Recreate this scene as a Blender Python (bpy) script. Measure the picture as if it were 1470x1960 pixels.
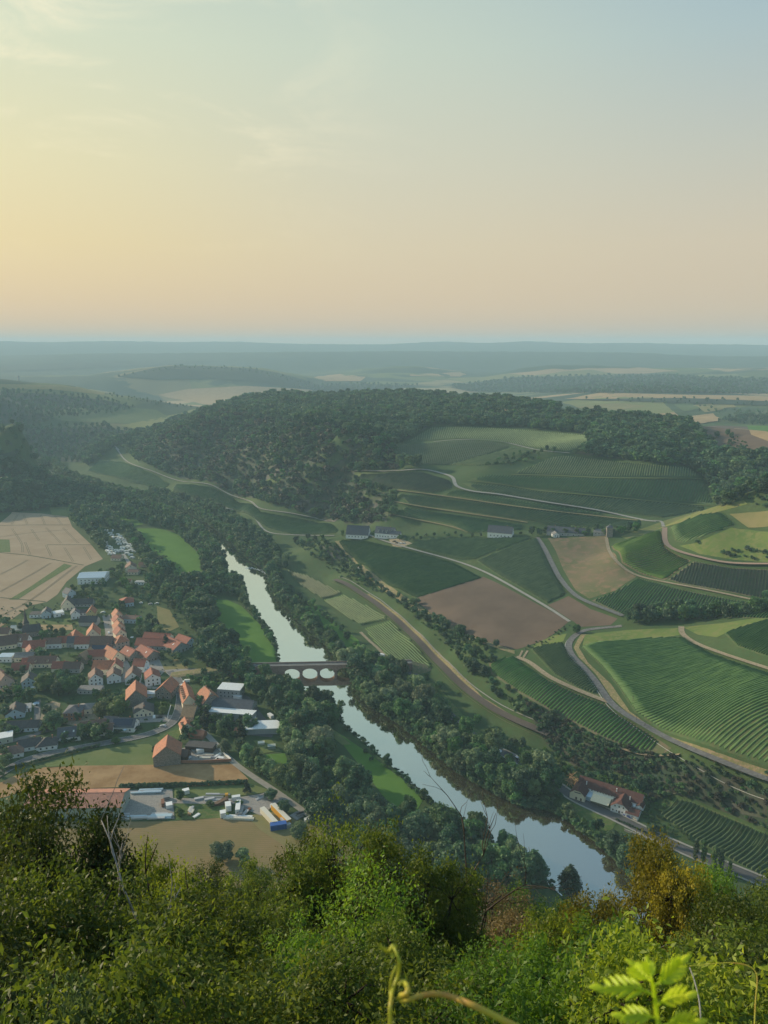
import bpy, bmesh, math, random
import numpy as np
from mathutils import Vector, Matrix, Euler
from mathutils.geometry import delaunay_2d_cdt
random.seed(7); rng = np.random.default_rng(7)
R = math.radians
for o in list(bpy.data.objects): bpy.data.objects.remove(o)
scene = bpy.context.scene
COL = scene.collection
# ------------------------------------------------------------------ camera
HAZE_D = 1.4e-4
EYE = 250.0
PITCH = R(12.7)
FPX = 1415.0          # focal length in pixels of the 1470 x 1960 photograph
cam_d = bpy.data.cameras.new('camera'); cam = bpy.data.objects.new('camera', cam_d); COL.objects.link(cam)
cam.location = (0, 0, EYE); cam.rotation_euler = (math.pi/2 - PITCH, 0, 0)
cam_d.sensor_fit = 'VERTICAL'; cam_d.sensor_height = 36.0; cam_d.sensor_width = 27.0
cam_d.lens = 36.0*FPX/1960.0
cam_d.clip_start = 0.05; cam_d.clip_end = 90000
cam_d.dof.use_dof = True; cam_d.dof.focus_distance = 400.0; cam_d.dof.aperture_fstop = 12.0
scene.camera = cam
scene.render.resolution_x = 768; scene.render.resolution_y = 1024
# ------------------------------------------------------------------ sun and sky
SUN_AZ = -62.0        # degrees from the view direction, negative = left
SUN_EL = 20.0
sa, se = R(SUN_AZ), R(SUN_EL)
SUN = Vector((math.sin(sa)*math.cos(se), math.cos(sa)*math.cos(se), math.sin(se)))
sd = bpy.data.lights.new('sun', 'SUN'); sd.energy = 5.0; sd.angle = R(0.6); sd.color = (1.0, 0.82, 0.58)
so = bpy.data.objects.new('sun', sd); COL.objects.link(so)
so.rotation_euler = (-SUN).to_track_quat('-Z', 'Y').to_euler()
so.location = (-500, 300, 600)
world = bpy.data.worlds.new('World'); scene.world = world; world.use_nodes = True
wn = world.node_tree; wn.nodes.clear()
def WN(t, **k):
    n = wn.nodes.new(t)
    for a, b in k.items(): setattr(n, a, b)
    return n
wout = WN('ShaderNodeOutputWorld'); wbg = WN('ShaderNodeBackground'); wn.links.new(wbg.outputs[0], wout.inputs[0])
sky = WN('ShaderNodeTexSky', sky_type='NISHITA', sun_disc=False, sun_elevation=se, sun_rotation=sa, altitude=300, air_density=1.4, dust_density=3.0, ozone_density=1.5)
# thin evening veil of haze and cirrus: a gradient by height above the horizon and by closeness to the sun
tc = WN('ShaderNodeTexCoord'); sep = WN('ShaderNodeSeparateXYZ'); wn.links.new(tc.outputs['Generated'], sep.inputs[0])
def ramp(stops, interp='LINEAR'):
    r = WN('ShaderNodeValToRGB'); r.color_ramp.interpolation = interp
    el = r.color_ramp.elements
    while len(el) > 1: el.remove(el[-1])
    for i, (p, c) in enumerate(stops):
        e = el[0] if i == 0 else el.new(p)
        e.position = p; e.color = (*[((v/255+.055)/1.055)**2.4 for v in c], 1)
    return r
warm = ramp([(0, (212,178,140)), (.04, (216,188,150)), (.12, (222,201,150)), (.21, (220,210,164)), (.33, (208,213,182)), (.50, (178,198,188)), (1, (120,150,170))])
mid  = ramp([(0, (208,176,146)), (.04, (211,186,154)), (.12, (209,194,163)), (.21, (202,198,174)), (.33, (192,202,184)), (.50, (168,191,188)), (1, (110,145,170))])
cool = ramp([(0, (196,174,152)), (.04, (202,182,156)), (.12, (200,187,164)), (.21, (186,187,174)), (.33, (162,182,186)), (.50, (124,158,188)), (1, (90,130,165))])
for r_ in (warm, mid, cool): wn.links.new(sep.outputs['Z'], r_.inputs[0])
nrm = WN('ShaderNodeVectorMath', operation='NORMALIZE'); wn.links.new(tc.outputs['Generated'], nrm.inputs[0])
dot = WN('ShaderNodeVectorMath', operation='DOT_PRODUCT'); wn.links.new(nrm.outputs[0], dot.inputs[0]); dot.inputs[1].default_value = (math.sin(sa), math.cos(sa), 0)
def mrange(a, b, src):
    m = WN('ShaderNodeMapRange'); m.interpolation_type = 'SMOOTHSTEP'; m.inputs[1].default_value = a; m.inputs[2].default_value = b
    wn.links.new(src, m.inputs[0]); return m
m1 = mrange(-.05, .50, dot.outputs['Value']); m2 = mrange(.42, .86, dot.outputs['Value'])
def wmix(f, a, b, mode='MIX'):
    m = WN('ShaderNodeMix', data_type='RGBA', blend_type=mode)
    if isinstance(f, float): m.inputs[0].default_value = f
    else: wn.links.new(f, m.inputs[0])
    wn.links.new(a, m.inputs[6]); wn.links.new(b, m.inputs[7]); return m.outputs[2]
veil = wmix(m2.outputs[0], wmix(m1.outputs[0], cool.outputs[0], mid.outputs[0]), warm.outputs[0])
# cirrus wisps
mp = WN('ShaderNodeMapping'); mp.inputs['Scale'].default_value = (2.6, 3.8, 8.0); mp.inputs['Rotation'].default_value = (0.05, .12, .3); wn.links.new(nrm.outputs[0], mp.inputs[0])
nz = WN('ShaderNodeTexNoise'); nz.inputs['Scale'].default_value = 1.5; nz.inputs['Detail'].default_value = 12; nz.inputs['Roughness'].default_value = .64; nz.inputs['Distortion'].default_value = .5
wn.links.new(mp.outputs[0], nz.inputs['Vector'])
cm = mrange(.46, .70, nz.outputs[0])
cmul = WN('ShaderNodeMath', operation='MULTIPLY'); wn.links.new(cm.outputs[0], cmul.inputs[0])
m3 = mrange(.35, .80, dot.outputs['Value']); m4 = mrange(.08, .22, sep.outputs['Z']); m5 = WN('ShaderNodeMath', operation='MULTIPLY'); wn.links.new(m3.outputs[0], m5.inputs[0]); wn.links.new(m4.outputs[0], m5.inputs[1]); wn.links.new(m5.outputs[0], cmul.inputs[1])
cmul2 = WN('ShaderNodeMath', operation='MULTIPLY'); cmul2.inputs[1].default_value = .6; wn.links.new(cmul.outputs[0], cmul2.inputs[0])
cc = WN('ShaderNodeRGB'); cc.outputs[0].default_value = (.98, .86, .58, 1)
veil = wmix(cmul2.outputs[0], veil, cc.outputs[0])
nsc = WN('ShaderNodeVectorMath', operation='SCALE'); nsc.inputs['Scale'].default_value = 0.10; wn.links.new(sky.outputs[0], nsc.inputs[0])
fin = wmix(0.90, nsc.outputs[0], veil)
wn.links.new(fin, wbg.inputs[0]); wbg.inputs[1].default_value = 1.08
vs = scene.view_settings; scene.display_settings.display_device = 'sRGB'
vs.view_transform = 'Standard'; vs.look = 'None'; vs.exposure = 0.12; vs.gamma = 1.0; vs.use_curve_mapping = False
scene.render.engine = 'CYCLES'
scene.cycles.volume_bounces = 2; scene.cycles.max_bounces = 6; scene.cycles.transparent_max_bounces = 8
# ------------------------------------------------------------------ tags and helpers
def tag(o, label=None, cat=None, group=None, kind=None):
    if label: o['label'] = label
    if cat: o['category'] = cat
    if group: o['group'] = group
    if kind: o['kind'] = kind
    return o
def empty(name, loc, rz=0.0, **k):
    o = bpy.data.objects.new(name, None); COL.objects.link(o); o.location = loc; o.rotation_euler = (0, 0, rz); o.empty_display_size = .5
    return tag(o, **k)
def link(name, me, mat=None, parent=None, loc=None, rz=None):
    o = bpy.data.objects.new(name, me); COL.objects.link(o)
    if mat is not None and len(me.materials) == 0: me.materials.append(mat)
    if parent is not None: o.parent = parent
    if loc is not None: o.location = loc
    if rz is not None: o.rotation_euler = (0, 0, rz)
    return o
def copy_tree(o, parent=None):
    c = o.copy(); COL.objects.link(c); c.parent = parent
    for ch in [x for x in bpy.data.objects if x.parent == o]: copy_tree(ch, c)
    return c
def mesh(name, v, f, smooth=False):
    me = bpy.data.meshes.new(name)
    v = np.asarray(v, dtype=np.float32); 
    if isinstance(f, np.ndarray):
        n, k = f.shape
        me.vertices.add(len(v)); me.vertices.foreach_set('co', v.ravel())
        me.loops.add(n*k); me.loops.foreach_set('vertex_index', f.astype(np.int32).ravel())
        me.polygons.add(n); me.polygons.foreach_set('loop_start', np.arange(0, n*k, k, dtype=np.int32)); me.polygons.foreach_set('loop_total', np.full(n, k, dtype=np.int32))
        me.update(calc_edges=True)
    else:
        me.from_pydata(v.tolist(), [], f); me.update()
    if smooth: me.polygons.foreach_set('use_smooth', np.ones(len(me.polygons), dtype=bool))
    return me
class MB:
    """collects boxes, prisms and tubes into one mesh"""
    def __init__(s): s.v = []; s.f = []
    def add(s, v, f):
        n = len(s.v); s.v += [tuple(p) for p in v]; s.f += [tuple(n+i for i in q) for q in f]; return s
    def box(s, x0, x1, y0, y1, z0, z1, rz=0, o=(0,0,0)):
        P = [(x,y,z) for z in (z0,z1) for x,y in ((x0,y0),(x1,y0),(x1,y1),(x0,y1))]
        if rz:
            c_, s_ = math.cos(rz), math.sin(rz); P = [(x*c_-y*s_, x*s_+y*c_, z) for x,y,z in P]
        P = [(x+o[0], y+o[1], z+o[2]) for x,y,z in P]
        return s.add(P, [(3,2,1,0),(4,5,6,7),(0,1,5,4),(1,2,6,5),(2,3,7,6),(3,0,4,7)])
    def prism(s, prof, y0, y1):      # profile in x,z (counter-clockwise seen from -y) extruded along y
        n = len(prof); P = [(x, y0, z) for x,z in prof] + [(x, y1, z) for x,z in prof]
        return s.add(P, [tuple(range(n)), tuple(range(2*n-1, n-1, -1))] + [(i, n+i, n+(i+1)%n, (i+1)%n) for i in range(n)])
    def prismx(s, prof, x0, x1):     # profile in y,z extruded along x
        n = len(prof); P = [(x0, y, z) for y,z in prof] + [(x1, y, z) for y,z in prof]
        return s.add(P, [tuple(range(n-1,-1,-1)), tuple(range(n, 2*n))] + [((i+1)%n, n+(i+1)%n, n+i, i) for i in range(n)])
    def tube(s, pts, rad, k=6):
        pts = [Vector(p) for p in pts]; n = len(pts); base = len(s.v)
        rads = rad if isinstance(rad, (list, tuple)) else [rad]*n
        ref = Vector((0,0,1))
        for i, p in enumerate(pts):
            t = (pts[min(i+1,n-1)] - pts[max(i-1,0)]).normalized()
            if abs(t.dot(ref)) > .95: ref = Vector((1,0,0)) if abs(t.x) < .9 else Vector((0,1,0))
            a = t.cross(ref).normalized(); b = t.cross(a)
            for j in range(k):
                an = 2*math.pi*j/k; s.v.append(tuple(p + (a*math.cos(an) + b*math.sin(an))*rads[i]))
        for i in range(n-1):
            for j in range(k):
                q = base+i*k; s.f.append((q+j, q+(j+1)%k, q+k+(j+1)%k, q+k+j))
        s.f.append(tuple(base+j for j in range(k-1,-1,-1))); s.f.append(tuple(base+(n-1)*k+j for j in range(k)))
        return s
    def mesh(s, name='m', smooth=False):
        me = bpy.data.meshes.new(name); me.from_pydata(s.v, [], s.f); me.update()
        if smooth: me.polygons.foreach_set('use_smooth', np.ones(len(me.polygons), dtype=bool))
        return me
    def build(s, name, mat, parent=None, smooth=False): return link(name, s.mesh(name, smooth), mat, parent)
# ------------------------------------------------------------------ materials
def srgb(c): return tuple(((v/255+.055)/1.055)**2.4 if v > 10 else v/255/12.92 for v in c)
class Mat:
    def __init__(s, name, rough=.8, spec=.3, metal=0.0):
        s.m = bpy.data.materials.new(name); s.m.use_nodes = True; s.t = s.m.node_tree; s.b = s.t.nodes['Principled BSDF']
        s.b.inputs['Roughness'].default_value = rough; s.b.inputs['Specular IOR Level'].default_value = spec; s.b.inputs['Metallic'].default_value = metal
    def n(s, t, **k):
        n = s.t.nodes.new(t)
        for a, b in k.items(): setattr(n, a, b)
        return n
    def l(s, a, b): s.t.links.new(a, b)
    def pos(s): return s.n('ShaderNodeNewGeometry').outputs['Position']
    def obj(s): return s.n('ShaderNodeTexCoord').outputs['Object']
    def mapping(s, src, scale=(1,1,1), rz=0):
        m = s.n('ShaderNodeMapping'); m.inputs['Scale'].default_value = scale; m.inputs['Rotation'].default_value = (0,0,rz); s.l(src, m.inputs[0]); return m.outputs[0]
    def noise(s, src, scale, detail=4, rough=.6, dist=0):
        n = s.n('ShaderNodeTexNoise'); n.inputs['Scale'].default_value = scale; n.inputs['Detail'].default_value = detail; n.inputs['Roughness'].default_value = rough; n.inputs['Distortion'].default_value = dist
        s.l(src, n.inputs['Vector']); return n.outputs[0]
    def ramp(s, src, stops):
        r = s.n('ShaderNodeValToRGB'); el = r.color_ramp.elements
        while len(el) > 1: el.remove(el[-1])
        for i, (p, c) in enumerate(stops):
            e = el[0] if i == 0 else el.new(p)
            e.position = p; e.color = (*c, 1)
        s.l(src, r.inputs[0]); return r.outputs[0]
    def mix(s, f, a, b, mode='MIX'):
        m = s.n('ShaderNodeMix', data_type='RGBA', blend_type=mode)
        for i, v in ((0,f),(6,a),(7,b)):
            if isinstance(v, (int,float)): m.inputs[i].default_value = v
            elif isinstance(v, tuple): m.inputs[i].default_value = (*v, 1)
            else: s.l(v, m.inputs[i])
        return m.outputs[2]
    def color(s, c):
        if isinstance(c, tuple): s.b.inputs['Base Color'].default_value = (*c, 1)
        else: s.l(c, s.b.inputs['Base Color'])
        return s
    def bump(s, src, strength=.3, dist=.1):
        b = s.n('ShaderNodeBump'); b.inputs['Strength'].default_value = strength; b.inputs['Distance'].default_value = dist
        s.l(src, b.inputs['Height']); s.l(b.outputs[0], s.b.inputs['Normal']); return s
def var2(name, a, b, scale, rough=.85, c=None, scale2=None, spec=.2, detail=5, dist=0):
    """noise mix of two or three colours in world space"""
    m = Mat(name, rough, spec); p = m.pos()
    col = m.ramp(m.noise(p, scale, detail, .6, dist), [(.35, a), (.65, b)])
    if c is not None: col = m.mix(m.ramp(m.noise(p, scale2 or scale*4, 3), [(.45,(0,0,0)), (.62,(1,1,1))]), col, c)
    return m.color(col).m
def flat(name, c, rough=.7, spec=.3, metal=0.0, scale=1.2, amt=.18):
    """a plain colour with slight wear in object space"""
    m = Mat(name, rough, spec, metal); d = tuple(x*(1-amt) for x in c); e = tuple(min(1, x*(1+amt*.6)) for x in c)
    return m.color(m.ramp(m.noise(m.obj(), scale, 5), [(.3, d), (.7, e)])).m
# ------------------------------------------------------------------ terrain function
cp_, sp_ = math.cos(PITCH), math.sin(PITCH)
def ray(px, py):
    """azimuth (from +y, right positive) and tangent of the depression of a view direction"""
    x = px-735.0; y = 980.0-py
    dx = x; dy = FPX*cp_ + y*sp_; dz = -FPX*sp_ + y*cp_
    h = np.hypot(dx, dy); return np.arctan2(dx, dy), -dz/h
def at_z(px, py, z):
    a, t = ray(px, py); r = (EYE-z)/t; return r*np.sin(a), r*np.cos(a)
CP = [ # px, py, z : ground height of points seen in the view
 # left: dark wooded hill, far valley side
 (-150,870,80),(0,880,62),(60,900,45),(110,930,18),(140,962,3),(0,980,4),(-150,985,4),
 (-200,722,155),(0,727,144),(60,731,138),(130,742,121),(200,754,101),(280,768,79),(380,783,54),(0,760,105),(100,780,75),(200,790,60),(300,800,45),
 (0,800,70),(0,830,36),(100,810,55),(150,835,28),(250,840,24),(180,862,14),(60,862,12),(-150,830,40),(-150,760,125),(20,860,12),
 # bluff above the left vineyards
 (200,905,6),(160,885,6),(230,860,24),(200,850,30),(260,880,22),(300,905,16),(400,945,12),(330,935,8),(500,985,12),(600,1010,12),(640,1022,14),(560,1030,6),(450,1000,4),
 (300,870,42),(350,830,80),(390,795,100),(440,785,112),(420,850,68),(400,900,32),(480,935,26),(500,900,55),(450,870,66),(500,830,100),(600,960,34),(560,920,55),(600,880,84),(560,850,100),(650,985,28),(700,985,40),(730,960,58),
 (700,930,66),(650,930,56),(700,900,84),(640,860,104),(750,890,92),(700,830,118),(600,800,122),
 (470,765,118),(520,757,122),(600,757,126),(700,756,131),(800,757,134),(880,762,136),(960,770,138),(1060,781,140),(1120,792,138),(1200,800,134),(1310,812,127),
 (800,790,130),(700,785,128),(900,795,133),(1000,805,130),(1100,815,128),(1200,825,126),(1290,850,120),
 (830,815,122),(960,820,122),(1080,835,120),(1120,855,117),(770,855,106),(880,845,114),(980,862,110),(1030,870,110),(800,890,97),(900,890,100),(960,880,104),
 # right woods and field
 (1330,815,127),(1470,830,130),(1600,840,130),(1350,850,120),(1400,860,119),(1470,870,119),(1600,880,118),(1200,865,114),(1320,900,103),(1400,900,102),(1470,925,95),(1380,940,86),(1600,930,95),
 # far terraced slope
 (1000,890,100),(1150,880,105),(1330,905,98),(1000,905,96),(1180,912,96),(1345,915,95),(900,915,92),(1000,925,88),(1150,935,87),(1350,945,80),(860,905,92),(820,900,92),(880,930,84),
 (1000,950,79),(1180,960,76),(1370,970,74),(800,935,78),(700,950,60),(760,965,62),(900,965,70),(1050,985,66),(1200,990,66),(760,990,52),(900,995,58),(1000,1005,58),(1100,1005,58),(780,1010,44),(1240,1000,68),
 # farm terrace and plateau fields
 (680,1028,34),(730,1032,38),(800,1028,44),(900,1022,50),(960,1026,53),(1035,1028,56),(1100,1026,58),(1180,1022,64),(640,1035,29),(680,1080,22),(750,1130,20),(800,1145,21),(740,1080,27),(850,1060,36),(920,1100,33),(960,1070,42),
 (1030,1110,41),(1085,1140,40),(1000,1160,33),(1050,1180,34),(1090,1195,35),(1190,1182,42),(1130,1160,41),(860,1180,24),(920,1225,25),(990,1245,27),(950,1190,29),(1060,1215,33),(850,1130,28),
 (1060,1070,50),(1130,1100,50),(1200,1110,54),(1170,1060,60),(1220,1090,58),(1290,1120,60),(1150,1135,47),
 # knolls at the right
 (1265,1010,84),(1330,985,96),(1400,965,108),(1430,957,112),(1470,958,113),(1600,950,118),(1280,1045,76),(1330,1068,74),(1400,1080,76),(1470,1082,80),(1350,1020,92),(1400,1000,101),(1470,1010,103),(1470,1045,92),(1600,1060,98),(1600,1090,88),
 (1220,1060,68),(1380,1130,64),(1470,1155,66),(1300,1160,51),(1200,1170,45),(1400,1160,60),(1240,1190,46),(1600,1170,74),
 # front knoll
 (1100,1212,37),(1150,1206,40),(1200,1202,43),(1300,1198,50),(1380,1192,58),(1470,1180,69),(1600,1165,80),(1090,1240,36),(1110,1270,34),(1160,1340,28),(1210,1385,25),(1290,1430,25),(1370,1472,27),(1470,1512,29),(1600,1560,32),
 (1350,1280,54),(1470,1460,40),(1600,1400,60),(1600,1280,75),
 # slope below the road, vineyard above the railway
 (1000,1265,26),(940,1290,18),(1050,1300,28),(1130,1330,28),(1000,1340,17),(1100,1400,15),(1200,1440,14),(1280,1450,20),(880,1240,20),(840,1200,20),(790,1160,19),(740,1125,17),(690,1085,17),
 (1060,1410,8),(980,1375,8),(900,1315,8),(830,1250,8),(770,1195,8),(700,1145,8),(650,1115,8),(620,1080,9),(560,1085,4),
 (850,1240,12),(920,1310,12),(1000,1372,12),(800,1195,12),(740,1150,12),
 (840,1290,5),(900,1350,5),(780,1250,4),(720,1210,3),(650,1160,3),(960,1400,5),
 (1200,1500,8),(1120,1470,6),(1300,1510,12),(1400,1530,17),(1470,1560,19),(1600,1600,22),(1250,1540,5),(1350,1590,6),(1470,1640,6),(1350,1540,10),(1470,1600,12),(1600,1680,9),(1600,1720,3),
]
CPR = [ # px, range, z : hidden or very far ground
 (0,1300,30),(0,1380,8),(-150,1400,25),
 (0,2900,70),(200,2900,30),(380,2800,25),(-150,2900,80),
 (600,2250,80),(800,2200,80),(1000,2000,90),(1200,1700,80),(1330,1450,90),(1470,1450,95),(1600,1450,95),(470,2150,70),
 (1300,760,70),(1200,740,60),(1430,800,70),(1600,820,80),(1470,760,80),
 (700,2900,25),(900,2900,40),(200,3300,20),(1500,3000,70),(0,3300,40),(450,3000,22),(-150,3300,60),(1650,2400,80),
 (1100,2400,72),(1250,2250,74),(1400,2200,76),(1400,2700,90),(1200,2900,90),
 (0,3900,15),(300,3700,12),(600,3700,16),(800,3600,18),(1000,3600,40),(1200,3500,80),(1500,3500,88),
 (0,4600,60),(150,4500,70),(260,4400,110),(340,4400,132),(430,4450,128),(520,4450,108),(590,4450,60),(700,4500,20),(850,4600,24),(1000,4600,46),(1200,4600,70),(1500,4600,80),
 (0,5600,60),(150,5600,40),(300,5600,10),(600,5800,10),(900,5800,24),(1000,5600,90),(1200,5600,96),(1500,5600,98),(750,5900,80),(850,5900,60),
 (0,7000,70),(300,7000,40),(600,7000,30),(900,7000,30),(1200,7000,60),(1500,7000,70),
 (0,9200,130),(200,9200,152),(420,9200,166),(600,9200,170),(735,9200,176),(900,9200,172),(1050,9200,166),(1200,9200,152),(1400,9200,136),(1600,9200,130),(-150,9200,130),
 (0,11500,130),(400,11500,100),(800,11500,100),(1200,11500,100),(1600,11500,100),
 (-150,16500,326),(0,16500,326),(160,16500,330),(220,16500,322),(380,16500,318),(560,16500,290),(680,16500,268),(760,16500,292),(850,16500,318),(930,16500,300),(1000,16500,326),(1060,16500,310),(1200,16500,292),(1300,16500,266),(1600,16500,244),
 (0,24000,225),(700,24000,225),(1000,24000,220),(1350,24000,220),(1600,24000,225),(0,40000,200),(700,40000,200),(1500,40000,200),
 (0,330,0),(300,300,0),(600,300,0),(900,300,0),(0,500,0),(300,500,0),(0,800,0),(300,800,0),(300,1050,0),(600,500,0),(1200,280,0),(1400,280,3),(1600,300,3),
 (0,200,0),(735,200,0),(1470,200,0),(0,100,0),(735,100,0),(1470,100,0),
]
_pts = []
for px, py, z in CP:
    a, t = ray(px, py); _pts.append((float(a), math.log((EYE-z)/t), z))
def squeeze(r): return float(np.interp(r, [0,3600,4400,5600,7000,9200,11500,16500,24000,40000], [0,3600,4000,4600,5400,6600,7900,10300,12000,13800]))
for px, r, z in CPR:
    if r > 3600: r2 = squeeze(r); z = 250+(z-250)*r2/r; r = r2
    _pts.append((math.atan2(px-735, FPX*1.0), math.log(r), z))
_pts = np.array(_pts); _eps = .06
_K = np.sqrt(((_pts[:,None,:2]-_pts[None,:,:2])**2).sum(-1) + _eps**2) - np.eye(len(_pts))*2e-4
_w = np.linalg.solve(np.block([[_K, np.ones((len(_pts),1))],[np.ones((1,len(_pts))), np.zeros((1,1))]]), np.append(_pts[:,2], 0))
AMAX = .53
def rbf(a, v):
    a = np.clip(a, -AMAX, AMAX); out = np.empty(a.shape)
    for i in range(0, len(a), 20000):
        d = np.sqrt((a[i:i+20000,None]-_pts[None,:,0])**2 + (v[i:i+20000,None]-_pts[None,:,1])**2 + _eps**2)
        out[i:i+20000] = d@_w[:-1] + _w[-1]
    return out
def poly_xy(pts, z=0.0):
    P = np.array(pts, float); x, y = at_z(P[:,0], P[:,1], z); return np.stack([x, y], 1)
def smooth_line(pts, n=6):
    """Catmull-Rom through pixel points"""
    P = [np.array(p, float) for p in pts]; P = [2*P[0]-P[1]] + P + [2*P[-1]-P[-2]]; out = []
    for i in range(1, len(P)-2):
        for k in range(n):
            t = k/n; out.append(.5*((2*P[i]) + (P[i+1]-P[i-1])*t + (2*P[i-1]-5*P[i]+4*P[i+1]-P[i+2])*t*t + (3*P[i]-P[i-1]-3*P[i+1]+P[i+2])*t**3))
    out.append(P[-2]); return np.array(out)
def inside(x, y, poly):
    r = np.zeros(x.shape, bool); n = len(poly)
    for i in range(n):
        x0, y0 = poly[i]; x1, y1 = poly[(i+1)%n]
        if y0 == y1: continue
        c = ((y0 > y) != (y1 > y)) & (x < (x1-x0)*(y-y0)/(y1-y0)+x0); r ^= c
    return r
def dist(x, y, poly, closed=True):
    d = np.full(x.shape, 1e9); n = len(poly)
    for i in range(n if closed else n-1):
        p = poly[i]; q = poly[(i+1)%n]; e = q-p; L = (e**2).sum()+1e-9
        t = np.clip(((x-p[0])*e[0]+(y-p[1])*e[1])/L, 0, 1)
        d = np.minimum(d, (x-p[0]-t*e[0])**2+(y-p[1]-t*e[1])**2)
    return np.sqrt(d)
VALLEY = poly_xy([(-500,1960),(-500,1010),(-100,990),(0,988),(60,982),(140,975),(120,945),(95,915),(75,905),(78,890),(100,878),(130,880),(160,905),(210,930),(280,955),(360,985),(430,1018),(480,1050),(520,1080),(545,1100),(600,1150),(660,1210),(700,1245),(760,1275),(810,1320),(850,1365),(900,1405),(960,1440),(1030,1475),(1100,1535),(1180,1575),(1270,1620),(1400,1680),(1600,1780),(1600,1960)])
RIV_L = [(74,905),(95,916),(152,931),(241,957),(333,988),(393,1032),(420,1064),(432,1080),(436,1103),(462,1108),(468,1125),(480,1160),(500,1185),(524,1215),(533,1262),(545,1290),(585,1318),(640,1348),(660,1385),(710,1428),(765,1475),(815,1522),(880,1572),(940,1612),(1000,1650),(1060,1695),(1130,1760)]
RIV_R = [(1330,1780),(1245,1700),(1190,1655),(1150,1615),(1112,1588),(1080,1562),(1040,1545),(1000,1538),(950,1515),(900,1490),(860,1462),(820,1428),(790,1402),(755,1376),(714,1352),(690,1330),(675,1308),(665,1285),(640,1252),(612,1222),(587,1202),(560,1172),(535,1148),(518,1118),(513,1095),(490,1078),(458,1054),(428,1024),(386,996),(342,974),(248,949),(158,924),(110,904),(102,886),(80,890)]
RIVER = np.concatenate([poly_xy(smooth_line(RIV_L, 3)), poly_xy(smooth_line(RIV_R, 3))])
WATER_Z = -1.6
# small-scale relief by a sum of sines
_fr = [(rng.uniform(-1,1), rng.uniform(-1,1), rng.uniform(0,6.28)) for _ in range(18)]
def relief(x, y, L, k=(0,9)):
    s = np.zeros(x.shape)
    for a, b, p in _fr[k[0]:k[1]]: s += np.sin((a*x+b*y)*6.28/L + p)
    return s/3
def near_hill(x, y, r):
    n = relief(x, y, 26)*1.2*np.clip((r-6)/20, 0, 1)
    return 250 - np.interp(r, [0,.9,1.6,2.5,4,10,20,40,60,100,200,262,400,20000], [1.65,1.72,3.3,5.2,7.8,16.5,28.5,48,65,100,190,252,450,50000]) + n
def height(x, y):
    r = np.hypot(x, y)+1e-6; a = np.arctan2(x, y); z = rbf(a, np.log(np.maximum(r, 60)))
    m = (r < 2500)
    ins = np.zeros(x.shape, bool); dv = np.full(x.shape, 1e3)
    ins[m] = inside(x[m], y[m], VALLEY); dv[m] = dist(x[m], y[m], VALLEY)
    k = np.where(ins, 0.0, np.clip(dv/60, 0, 1)); k = np.where(r < 270, np.minimum(k, 1), k)
    z = z*(k*k*(3-2*k)); z = np.maximum(z, 0) if True else z
    hill = (r > 900) & (z > 30)
    z = z + np.where(hill, relief(x, y, 150, (4,16))*2.2*np.clip((z-30)/40, 0, 1)*np.clip((r-900)/500, 0, 1), 0)
    z = z + np.where(r > 3500, relief(x, y, 1300, (0,14))*5*np.clip((r-3500)/3000, 0, 1), 0)
    mr = (r > 240) & (r < 2200)
    ir = np.zeros(x.shape, bool); ir[mr] = inside(x[mr], y[mr], RIVER)
    dr = np.full(x.shape, 1e3); dr[mr] = dist(x[mr], y[mr], RIVER)
    s = np.where(ir, np.clip(.45+dr/7, 0, 1), np.clip(.45-dr/7, 0, 1)); s = s*s*(3-2*s)
    z = np.minimum(z, z*(1-s) - 4.0*s)
    back = np.clip((np.abs(a)-1.2)/.8, 0, 1)
    return np.maximum(z, near_hill(x, y, r)*(1-back) + back*np.maximum(248.35-.06*r, 60))
# polar grid, one sheet out to the horizon
A0, A1 = -.56, .56
ang = np.concatenate([np.linspace(-math.pi, -1.3, 12, endpoint=False), np.linspace(-1.3, A0, 40, endpoint=False), np.linspace(A0, A1, 620), np.linspace(A1, 1.3, 41)[1:], np.linspace(1.3, math.pi, 13)[1:-1]])
rad = np.concatenate([[.6, .9, 1.25, 1.6, 2.0, 2.4], np.exp(np.linspace(math.log(2.8), math.log(240), 90, endpoint=False)), np.exp(np.linspace(math.log(240), math.log(1500), 520, endpoint=False)), np.exp(np.linspace(math.log(1500), math.log(2600), 110, endpoint=False)), np.exp(np.linspace(math.log(2600), math.log(14000), 150))])
AA, RR = np.meshgrid(ang, rad, indexing='ij'); X = RR*np.sin(AA); Y = RR*np.cos(AA)
Z = height(X.ravel(), Y.ravel()).reshape(X.shape)
na, nr = X.shape
TV = np.stack([X, Y, Z], -1).reshape(-1, 3); TV = np.vstack([TV, [[0, 0, 248.35]]])
i = np.arange(na)[:,None]; j = np.arange(nr-1)[None,:]; i2 = (i+1) % na
TF = np.stack([(i*nr+j)+0*i2, (i*nr+j+1)+0*i2, (i2*nr+j+1), (i2*nr+j)], -1).reshape(-1, 4)
lnr = np.log(rad)
def gz(x, y):
    """height of the terrain sheet at x, y (bilinear in its own grid)"""
    x = np.asarray(x, float); y = np.asarray(y, float)
    a = np.arctan2(x, y); v = np.log(np.hypot(x, y)+1e-6)
    ia = np.clip(np.searchsorted(ang, a)-1, 0, na-2); ir = np.clip(np.searchsorted(lnr, v)-1, 0, nr-2)
    fa = np.clip((a-ang[ia])/(ang[ia+1]-ang[ia]), 0, 1); r = np.exp(v); fr = np.clip((r-rad[ir])/(rad[ir+1]-rad[ir]), 0, 1)
    return Z[ia,ir]*(1-fa)*(1-fr)+Z[ia+1,ir]*fa*(1-fr)+Z[ia,ir+1]*(1-fa)*fr+Z[ia+1,ir+1]*fa*fr
_r0 = int(np.searchsorted(rad, 262))
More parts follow.
